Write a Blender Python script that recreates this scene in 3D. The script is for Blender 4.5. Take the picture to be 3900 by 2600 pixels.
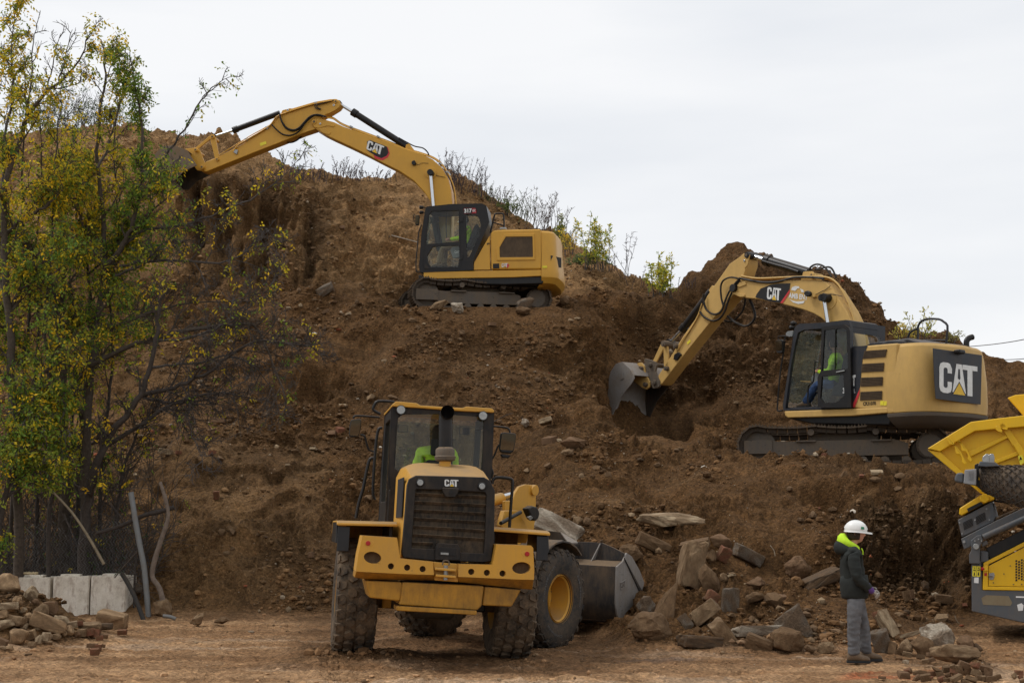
import bpy, bmesh, math, random
import numpy as np
from mathutils import Matrix, Vector, noise as mnoise
for o in list(bpy.data.objects): bpy.data.objects.remove(o)
SC = bpy.context.scene
COL = SC.collection
R = math.radians
# ------------------------------------------------------------------ camera
FPX, CXP, CYP = 5417.0, 1950.0, 1300.0
CAMH, PITCH = 1.75, math.atan(700/5417.0)
cam = bpy.data.cameras.new('camera'); cam.lens = 50.0; cam.sensor_width = 36.0; cam.clip_end = 9000
camo = bpy.data.objects.new('camera', cam); COL.objects.link(camo)
camo.location = (0, 0, CAMH); camo.rotation_euler = (math.pi/2 + PITCH, 0, 0)
SC.camera = camo
# ------------------------------------------------------------------ overcast sky + soft sun
SUN_EL, SUN_AZ = R(56), R(275)      # azimuth clockwise from +Y
w = bpy.data.worlds.new('World'); SC.world = w; w.use_nodes = True
nt = w.node_tree; nt.nodes.clear()
def N(t, typ, **kw):
    n = t.nodes.new(typ)
    for k, v in kw.items(): setattr(n, k, v)
    return n
sky = N(nt, 'ShaderNodeTexSky', sky_type='NISHITA', sun_disc=False)
sky.sun_elevation = SUN_EL; sky.sun_rotation = SUN_AZ
tc = N(nt, 'ShaderNodeTexCoord')
mp = N(nt, 'ShaderNodeMapping'); mp.inputs['Scale'].default_value = (1.1, 1.1, 5.5)
ns = N(nt, 'ShaderNodeTexNoise'); ns.inputs['Scale'].default_value = 1.6; ns.inputs['Detail'].default_value = 5; ns.inputs['Roughness'].default_value = .5
cr = N(nt, 'ShaderNodeValToRGB')
cr.color_ramp.elements[0].position = .3; cr.color_ramp.elements[0].color = (.76, .79, .835, 1)
cr.color_ramp.elements[1].position = .62; cr.color_ramp.elements[1].color = (.935, .94, .95, 1)
hs = N(nt, 'ShaderNodeMixRGB', blend_type='MULTIPLY'); hs.inputs[0].default_value = 1; hs.inputs[2].default_value = (.1, .1, .1, 1)
mx = N(nt, 'ShaderNodeMixRGB'); mx.inputs[0].default_value = .93
bg = N(nt, 'ShaderNodeBackground'); bg.inputs[1].default_value = 1.0
wo = N(nt, 'ShaderNodeOutputWorld')
L = nt.links.new
L(tc.outputs['Generated'], mp.inputs[0]); L(mp.outputs[0], ns.inputs['Vector']); L(ns.outputs['Fac'], cr.inputs[0])
L(sky.outputs[0], hs.inputs[1]); L(hs.outputs[0], mx.inputs[1]); L(cr.outputs[0], mx.inputs[2]); L(mx.outputs[0], bg.inputs[0]); L(bg.outputs[0], wo.inputs[0])
sun = bpy.data.lights.new('sun', 'SUN'); sun.energy = 1.5; sun.angle = R(14); sun.color = (1, .97, .93)
suno = bpy.data.objects.new('sun', sun); COL.objects.link(suno)
sd = Vector((math.sin(SUN_AZ)*math.cos(SUN_EL), math.cos(SUN_AZ)*math.cos(SUN_EL), math.sin(SUN_EL)))
suno.rotation_euler = sd.to_track_quat('Z', 'Y').to_euler(); suno.location = (0, 0, 60)
vs = SC.view_settings; vs.view_transform = 'Standard'; vs.look = 'None'; vs.exposure = 0.08; vs.gamma = 1.0; vs.use_curve_mapping = False
# ------------------------------------------------------------------ helpers
CP, SP = math.cos(PITCH), math.sin(PITCH)
CAM = Vector((0, 0, CAMH))
def ray(px, py):
    xc = (px-CXP)/FPX; yc = (CYP-py)/FPX
    return Vector((xc, CP - yc*SP, SP + yc*CP))
def P(px, py, Y):
    d = ray(px, py); return CAM + d*(Y/d.y)
VIEW = {'S': (0, 0, 1), 1: (1200, 1450, 1.42538), 2: (550, 300, 1.65077), 3: (1500, 700, 2.85067), 4: (2250, 900, 1.96), 5: (2750, 1100, 2.04522),
        6: (3150, 1450, 1.364), 7: (0, 1700, 1.742), 8: (0, 0, 1.42583), 11: (3180, 1940, 2.6125), 12: (3450, 1480, 1.63333), 13: (2350, 1880, 2.45),
        14: (3200, 2200, 3.36), 15: (1000, 500, 1.306667), 16: (0, 900, 1.7425), 17: (2500, 900, 2.475789), 18: (1900, 1900, 2.52833)}
def vpx(v, x, y):
    a, b, s = VIEW[v]; return a + x/s, b + y/s
class Frame:
    """a thing's own coordinates; turns a pixel into a local point on one of the thing's planes"""
    def __init__(self, M): self.M = M; self.I = M.inverted()
    def px(self, v, pts, axis, c):
        o = self.I @ CAM; out = []
        one = not isinstance(pts[0], (tuple, list))
        for p in ([pts] if one else pts):
            cc = p[2] if len(p) > 2 else c
            d = self.I.to_3x3() @ ray(*vpx(v, p[0], p[1]))
            out.append(o + d*((cc - o[axis])/d[axis]))
        return out[0] if one else out
class MB:
    def __init__(self): self.v = []; self.f = []
    def add(self, v, f):
        n = len(self.v); self.v += [tuple(p) for p in v]; self.f += [tuple(i+n for i in q) for q in f]; return self
    def box(self, c, s, rot=None):
        c = Vector(c); h = [x/2 for x in s]; v = []
        for z in (-1, 1):
            for x, y in ((-1, -1), (1, -1), (1, 1), (-1, 1)):
                p = Vector((x*h[0], y*h[1], z*h[2])); p = rot @ p if rot else p; v.append(c+p)
        return self.add(v, [(3, 2, 1, 0), (4, 5, 6, 7), (0, 1, 5, 4), (1, 2, 6, 5), (2, 3, 7, 6), (3, 0, 4, 7)])
    def bar(self, a, b, w, h, up=(0, 0, 1)):
        a = Vector(a); b = Vector(b); d = b-a; z = d.normalized(); x = Vector(up).cross(z)
        x = (Vector((1, 0, 0)) if x.length < 1e-5 else x).normalized(); y = z.cross(x)
        return self.box((a+b)/2, (w, h, d.length), Matrix((x, y, z)).transposed())
    def prism(self, poly, off):
        off = Vector(off); a = [Vector(p) for p in poly]; b = [p+off for p in a]; n = len(a)
        nrm = Vector((0, 0, 0))
        for i in range(n): nrm += a[i].cross(a[(i+1) % n])
        if nrm.dot(off) > 0: a.reverse(); b.reverse()
        return self.add(a+b, [tuple(range(n)), tuple(range(2*n-1, n-1, -1))] + [((i+1) % n, i, n+i, n+(i+1) % n) for i in range(n)])
    def ring_prism(self, outer, inner, off):
        """a frame: outer outline minus inner outline (same count), extruded"""
        off = Vector(off); n = len(outer); A = [Vector(p) for p in outer]; B = [Vector(p) for p in inner]
        v = A + B + [p+off for p in A] + [p+off for p in B]; f = []
        for i in range(n):
            j = (i+1) % n
            f += [(i, j, n+j, n+i), (2*n+j, 2*n+i, 3*n+i, 3*n+j), (j, i, 2*n+i, 2*n+j), (n+i, n+j, 3*n+j, 3*n+i)]
        return self.add(v, f)
    def loft(self, rings, caps=True, close=True):
        n = len(rings[0]); v = [p for r in rings for p in r]; f = []
        for k in range(len(rings)-1):
            for i in range(n if close else n-1):
                j = (i+1) % n; f.append((k*n+i, k*n+j, (k+1)*n+j, (k+1)*n+i))
        if caps: f += [tuple(range(n-1, -1, -1)), tuple(range((len(rings)-1)*n, len(rings)*n))]
        return self.add(v, f)
    def tube(self, pts, r, seg=8, caps=True):
        pts = [Vector(p) for p in pts]; n = len(pts)
        rr = list(r) if isinstance(r, (list, tuple)) else [r]*n
        rings = []; x = None
        for i, p in enumerate(pts):
            t = (pts[min(i+1, n-1)] - pts[max(i-1, 0)]).normalized()
            if x is None:
                x = t.orthogonal().normalized()
            x = (x - t*x.dot(t)); x = x.normalized() if x.length > 1e-6 else t.orthogonal().normalized()
            y = t.cross(x)
            rings.append([p + (x*math.cos(2*math.pi*k/seg) + y*math.sin(2*math.pi*k/seg))*rr[i] for k in range(seg)])
        return self.loft(rings, caps)
    def cyl(self, a, b, r, r2=None, seg=20): return self.tube([a, b], [r, r if r2 is None else r2], seg)
    def lathe(self, prof, o, axis, seg=32, caps=False):
        """prof: (radius, distance along axis)"""
        o = Vector(o); ax = Vector(axis).normalized(); x = ax.orthogonal().normalized(); y = ax.cross(x)
        rings = [[o + ax*d + (x*math.cos(2*math.pi*k/seg) + y*math.sin(2*math.pi*k/seg))*r for k in range(seg)] for r, d in prof]
        return self.loft(rings, caps)
    def build(self, name, mat, parent=None, bevel=0, sm=35, seg=2, **kw):
        me = bpy.data.meshes.new(name); me.from_pydata(self.v, [], self.f); me.update()
        return link(name, me, mat, parent, bevel, sm, seg)
def link(name, me, mat, parent=None, bevel=0, sm=35, seg=2):
    if mat is not None and not me.materials: me.materials.append(mat)
    if sm:
        me.polygons.foreach_set('use_smooth', [True]*len(me.polygons))
        if sm < 180: me.set_sharp_from_angle(angle=R(sm))
    o = bpy.data.objects.new(name, me); COL.objects.link(o); o.parent = parent
    if bevel:
        m = o.modifiers.new('bevel', 'BEVEL'); m.width = bevel; m.segments = seg; m.limit_method = 'ANGLE'; m.angle_limit = R(28); m.harden_normals = True
    return o
def thing(name, M, label, cat, group=None):
    o = bpy.data.objects.new(name, None); COL.objects.link(o); o.matrix_world = M; o.empty_display_size = .2
    return tag(o, label, cat, group)
def tag(o, label=None, cat=None, group=None, kind=None):
    for k, v in (('label', label), ('category', cat), ('group', group), ('kind', kind)):
        if v: o[k] = v
    return o
def fastmesh(name, V, F, mat=None, col=None, smooth=False):
    """numpy arrays -> mesh; F is (n,3) or (n,4); col = per-vertex rgb"""
    me = bpy.data.meshes.new(name); V = np.asarray(V, np.float32); F = np.asarray(F, np.int32)
    me.vertices.add(len(V)); me.vertices.foreach_set('co', V.ravel())
    k = F.shape[1]; me.loops.add(F.size); me.loops.foreach_set('vertex_index', F.ravel())
    me.polygons.add(len(F)); me.polygons.foreach_set('loop_start', np.arange(0, F.size, k, dtype=np.int32))
    me.polygons.foreach_set('use_smooth', np.full(len(F), smooth))
    me.update(calc_edges=True)
    if col is not None:
        a = me.color_attributes.new('tint', 'FLOAT_COLOR', 'POINT'); c = np.ones((len(V), 4), np.float32); c[:, :3] = col; a.data.foreach_set('color', c.ravel())
    if mat: me.materials.append(mat)
    return me
# numpy gradient-free value noise ------------------------------------------------
def _hash(i, j, k, s):
    h = (i.astype(np.uint32)*np.uint32(374761393) + j.astype(np.uint32)*np.uint32(668265263) + k.astype(np.uint32)*np.uint32(2246822519) + np.uint32(s)*np.uint32(3266489917))
    h = (h ^ (h >> np.uint32(13)))*np.uint32(1274126177); h ^= h >> np.uint32(16)
    h = h*np.uint32(2654435761); h ^= h >> np.uint32(15)
    return h.astype(np.float32)*np.float32(2.0/4294967295.0) - np.float32(1)
def vnoise(x, y, z=None, s=0):
    if z is None: z = np.zeros_like(x)
    xi, yi, zi = np.floor(x), np.floor(y), np.floor(z); fx, fy, fz = (x-xi).astype(np.float32), (y-yi).astype(np.float32), (z-zi).astype(np.float32)
    xi, yi, zi = xi.astype(np.int64), yi.astype(np.int64), zi.astype(np.int64)
    fx = fx*fx*fx*(fx*(fx*6-15)+10); fy = fy*fy*fy*(fy*(fy*6-15)+10); fz = fz*fz*fz*(fz*(fz*6-15)+10)
    out = 0
    for a in (0, 1):
        wa = fx if a else 1-fx
        for b in (0, 1):
            wb = wa*(fy if b else 1-fy)
            for c in (0, 1):
                out = out + wb*(fz if c else 1-fz)*_hash(xi+a, yi+b, zi+c, s)
    return out
def fbm(x, y, z=None, o=4, f=1.0, g=.5, s=0, ridge=False):
    t = 0; a = 1.0; tot = 0
    for k in range(o):
        n = vnoise(x*f, y*f, None if z is None else z*f, s+k*7)
        t = t + a*((1-2*np.abs(n)) if ridge else n); tot += a; a *= g; f *= 2.03
    return t/tot
# ------------------------------------------------------------------ materials
MAT = {}
def ramp(t, stops):
    r = N(t, 'ShaderNodeValToRGB'); e = r.color_ramp.elements
    while len(e) < len(stops): e.new(.5)
    for q, (p, c) in zip(e, stops): q.position = p; q.color = tuple(c)+(1,) if len(c) == 3 else c
    return r
def base_mat(name):
    m = bpy.data.materials.new(name); m.use_nodes = True; t = m.node_tree; b = t.nodes['Principled BSDF']; MAT[name] = m
    return m, t, b
def noise_node(t, scale, detail=6, rough=.6, coord='Object', stretch=None):
    c = N(t, 'ShaderNodeTexCoord'); n = N(t, 'ShaderNodeTexNoise'); n.inputs['Scale'].default_value = scale; n.inputs['Detail'].default_value = detail; n.inputs['Roughness'].default_value = rough
    if stretch:
        q = N(t, 'ShaderNodeMapping'); q.inputs['Scale'].default_value = stretch; t.links.new(c.outputs[coord], q.inputs[0]); t.links.new(q.outputs[0], n.inputs['Vector'])
    else: t.links.new(c.outputs[coord], n.inputs['Vector'])
    return n
DUST = (.20, .135, .078)
def paint(name, col, rough=.45, metal=0.0, dust=.25, dcol=DUST, scale=3.0, wear=None, bump=.0, spec=.28, streak=True, stretch=None, top=.25):
    """painted metal: base colour, broad dust film, vertical run streaks, small scratches"""
    m, t, b = base_mat(name); lk = t.links.new
    n1 = noise_node(t, scale, 8, .65, stretch=stretch); r1 = ramp(t, [(.42, (0, 0, 0)), (.75, (1, 1, 1))]); lk(n1.outputs['Fac'], r1.inputs[0])
    n2 = noise_node(t, scale*7, 5, .7, stretch=(1, 1, .25) if streak else None); r2 = ramp(t, [(.40, (0, 0, 0)), (.8, (1, 1, 1))]); lk(n2.outputs['Fac'], r2.inputs[0])
    mu = N(t, 'ShaderNodeMath', operation='MULTIPLY_ADD'); lk(r1.outputs[0], mu.inputs[0]); mu.inputs[1].default_value = dust; 
    m2 = N(t, 'ShaderNodeMath', operation='MULTIPLY'); lk(r2.outputs[0], m2.inputs[0]); m2.inputs[1].default_value = dust*.8; lk(m2.outputs[0], mu.inputs[2])
    ge = N(t, 'ShaderNodeNewGeometry'); sx = N(t, 'ShaderNodeSeparateXYZ'); lk(ge.outputs['Normal'], sx.inputs[0]); mt = N(t, 'ShaderNodeMapRange'); lk(sx.outputs[2], mt.inputs[0]); mt.inputs[1].default_value = .45; mt.inputs[2].default_value = .98; mt.inputs[4].default_value = top   # dust that has settled on level faces
    at_ = N(t, 'ShaderNodeMath', operation='ADD'); lk(mu.outputs[0], at_.inputs[0]); lk(mt.outputs[0], at_.inputs[1])
    cl = N(t, 'ShaderNodeMath', operation='MINIMUM'); lk(at_.outputs[0], cl.inputs[0]); cl.inputs[1].default_value = .95
    mx = N(t, 'ShaderNodeMixRGB'); mx.inputs[1].default_value = (*col, 1); mx.inputs[2].default_value = (*dcol, 1); lk(cl.outputs[0], mx.inputs[0])
    last = mx.outputs[0]
    if wear:
        n3 = noise_node(t, scale*9, 10, .75, stretch=(.35, 1, 1.6)); r3 = ramp(t, [(wear[1], (0, 0, 0)), (wear[1]+.03, (1, 1, 1))]); lk(n3.outputs['Fac'], r3.inputs[0])
        mw = N(t, 'ShaderNodeMixRGB'); lk(r3.outputs[0], mw.inputs[0]); lk(last, mw.inputs[1]); mw.inputs[2].default_value = (*wear[0], 1); last = mw.outputs[0]
    lk(last, b.inputs['Base Color'])
    mr = N(t, 'ShaderNodeMapRange'); lk(cl.outputs[0], mr.inputs[0]); mr.inputs[3].default_value = rough; mr.inputs[4].default_value = .92; lk(mr.outputs[0], b.inputs['Roughness'])
    b.inputs['Metallic'].default_value = metal; b.inputs['Specular IOR Level'].default_value = spec
    if bump:
        bp = N(t, 'ShaderNodeBump'); bp.inputs['Strength'].default_value = bump; bp.inputs['Distance'].default_value = .02; lk(n2.outputs['Fac'], bp.inputs['Height']); lk(bp.outputs[0], b.inputs['Normal'])
    return m
def plain(name, col, rough=.6, metal=0.0, var=.15, scale=20, bump=0.0, spec=.4):
    m, t, b = base_mat(name); lk = t.links.new
    n = noise_node(t, scale, 6, .65)
    r = ramp(t, [(.3, tuple(c*(1-var) for c in col)), (.7, tuple(min(1, c*(1+var)) for c in col))]); lk(n.outputs['Fac'], r.inputs[0]); lk(r.outputs[0], b.inputs['Base Color'])
    b.inputs['Roughness'].default_value = rough; b.inputs['Metallic'].default_value = metal; b.inputs['Specular IOR Level'].default_value = spec
    if bump:
        bp = N(t, 'ShaderNodeBump'); bp.inputs['Strength'].default_value = bump; bp.inputs['Distance'].default_value = .01; lk(n.outputs['Fac'], bp.inputs['Height']); lk(bp.outputs[0], b.inputs['Normal'])
    return m
def glass(name, tint=(.8, .86, .84), a=.18, dusty=.12):
    m, t, b = base_mat(name); lk = t.links.new; t.nodes.remove(b)
    tr = N(t, 'ShaderNodeBsdfTransparent'); tr.inputs[0].default_value = (*tint, 1)
    gl = N(t, 'ShaderNodeBsdfGlossy'); gl.inputs['Roughness'].default_value = .03; gl.inputs[0].default_value = (.9, .9, .9, 1)
    lw = N(t, 'ShaderNodeLayerWeight'); lw.inputs[0].default_value = .5; fr = N(t, 'ShaderNodeMath', operation='POWER'); lk(lw.outputs['Facing'], fr.inputs[0]); fr.inputs[1].default_value = 3.5
    ad = N(t, 'ShaderNodeMath', operation='MULTIPLY_ADD'); lk(fr.outputs[0], ad.inputs[0]); ad.inputs[1].default_value = .6; ad.inputs[2].default_value = .03+a*.1
    m1 = N(t, 'ShaderNodeMixShader'); lk(ad.outputs[0], m1.inputs[0]); lk(tr.outputs[0], m1.inputs[1]); lk(gl.outputs[0], m1.inputs[2])
    df = N(t, 'ShaderNodeBsdfDiffuse'); df.inputs[0].default_value = (.34, .30, .24, 1)
    n = noise_node(t, 6, 8, .7, stretch=(1, 1, .4)); r = ramp(t, [(.35, (dusty*.3,)*3), (.8, (dusty*1.8,)*3)]); lk(n.outputs['Fac'], r.inputs[0])
    m2 = N(t, 'ShaderNodeMixShader'); lk(r.outputs[0], m2.inputs[0]); lk(m1.outputs[0], m2.inputs[1]); lk(df.outputs[0], m2.inputs[2])
    lk(m2.outputs[0], t.nodes['Material Output'].inputs[0])
    return m
def tinted(name, rough=.9, nscale=6.0, amt=.35, bump=.3, bscale=25, bdist=.02, coord='Object'):
    """colour from the mesh's own tint attribute, broken up by noise"""
    m, t, b = base_mat(name); lk = t.links.new
    at = N(t, 'ShaderNodeAttribute', attribute_name='tint')
    n = noise_node(t, nscale, 8, .65, coord); r = ramp(t, [(.25, (1-amt,)*3), (.75, (1+amt,)*3)]); lk(n.outputs['Fac'], r.inputs[0])
    mu = N(t, 'ShaderNodeMixRGB', blend_type='MULTIPLY'); mu.inputs[0].default_value = 1; lk(at.outputs['Color'], mu.inputs[1]); lk(r.outputs[0], mu.inputs[2]); lk(mu.outputs[0], b.inputs['Base Color'])
    b.inputs['Roughness'].default_value = rough; b.inputs['Specular IOR Level'].default_value = .2
    if bump:
        n2 = noise_node(t, bscale, 8, .7, coord); bp = N(t, 'ShaderNodeBump'); bp.inputs['Strength'].default_value = bump; bp.inputs['Distance'].default_value = bdist; lk(n2.outputs['Fac'], bp.inputs['Height']); lk(bp.outputs[0], b.inputs['Normal'])
    return m
YA = paint('yellow_paint_new', (.63, .335, .045), .36, dust=.14, scale=1.2, top=.15, wear=((.33, .20, .07), .685))
YB = paint('yellow_paint_faded', (.59, .37, .115), .5, dust=.22, scale=1.6, wear=((.10, .07, .05), .69))
YL = paint('yellow_paint_loader', (.61, .315, .042), .42, dust=.22, dcol=(.27, .185, .105), scale=2.0, top=.65, wear=((.12, .078, .04), .655))
YS = paint('yellow_paint_screener', (.78, .46, .012), .35, dust=.13, scale=2.0, wear=((.16, .10, .05), .71))
YLG = paint('yellow_paint_grimy_shaded', (.46, .225, .024), .5, dust=.55, dcol=(.105, .064, .032), scale=2.6, top=.5, wear=((.09, .055, .03), .64))  # low loader parts: grime, plus their shade painted in as a darker yellow
CWB = paint('counterweight_scraped', (.115, .10, .085), .6, dust=.35, scale=2.2, wear=((.42, .33, .2), .63), top=.1)
BLK = paint('black_paint', (.009, .009, .010), .35, dust=.06, scale=2.5)
BLUK = paint('blue_black_paint', (.018, .022, .030), .4, dust=.12, scale=2.5)
BLKL = paint('black_plastic_dusty', (.009, .009, .010), .5, dust=.15, scale=3.5, wear=((.10, .075, .05), .70))
GREY = paint('grey_machine_paint', (.085, .098, .112), .45, dust=.30, scale=2.5, wear=((.30, .22, .13), .68))
STEEL = paint('worn_bucket_steel', (.27, .255, .24), .5, .15, dust=.45, scale=2.5, wear=((.05, .045, .04), .62))
BSTEEL = paint('black_bucket_steel', (.026, .027, .030), .5, .1, dust=.38, scale=2.4, top=.6, wear=((.22, .19, .16), .66))
CHROME = plain('chrome_rod', (.62, .64, .66), .18, .9, .05)
TRK = paint('track_steel', (.060, .047, .036), .6, .2, dust=.6, dcol=(.17, .115, .068), scale=4.0, top=.3)
TFR = paint('track_frame_steel', (.10, .085, .070), .6, .1, dust=.45, scale=2.2, top=.6, wear=((.03, .026, .022), .60))
RUB = paint('hose_rubber', (.014, .014, .014), .55, dust=.10, scale=6)
TYRE = paint('tyre_rubber', (.030, .030, .030), .8, dust=.45, scale=3.5, bump=.25, streak=False)
TYRED = paint('tyre_rubber_muddy', (.035, .030, .025), .85, dust=.75, dcol=(.21, .145, .088), scale=3.2, bump=.4, streak=False)
GLS = glass('cab_glass', (.80, .87, .84), .04, .03)
GLD = glass('cab_glass_dusty', (.78, .84, .80), .05, .02)
GLK = glass('door_glass_tinted', (.42, .52, .50), .1, .012)
MIR = plain('mirror_glass', (.20, .21, .205), .04, 1.0, .02)
WHT = plain('white_decal', (.72, .72, .70), .5, var=.12, scale=9)
RED = plain('red_decal', (.55, .035, .04), .5, var=.1)
LRED = plain('red_lamp', (.40, .012, .012), .25, var=.1)
YDC = plain('yellow_decal', (.75, .47, .03), .5, var=.12, scale=8)
YST = plain('yellow_sticker', (.78, .66, .04), .5, var=.1)
BRN = paint('brown_grille_mesh', (.060, .040, .024), .7, dust=.35, scale=4)
GRL = paint('radiator_mesh', (.018, .016, .014), .8, dust=.55, scale=3)
LENS = plain('lamp_lens', (.30, .30, .29), .18, .5, .2, 30)
SEAT = plain('seat_fabric', (.02, .02, .022), .85)
CGREY = plain('cab_trim_grey', (.20, .21, .21), .6)
HIVIS = plain('hi_vis_fabric', (.52, .80, .03), .8, var=.12, scale=14, bump=.2)
SKIN = plain('skin', (.50, .25, .17), .55, var=.1, scale=30)
# ================================================================== the dirt hill and the yard
def zpx(py, Y): return CAMH + Y*math.tan(PITCH + math.atan((CYP-py)/FPX))
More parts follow.
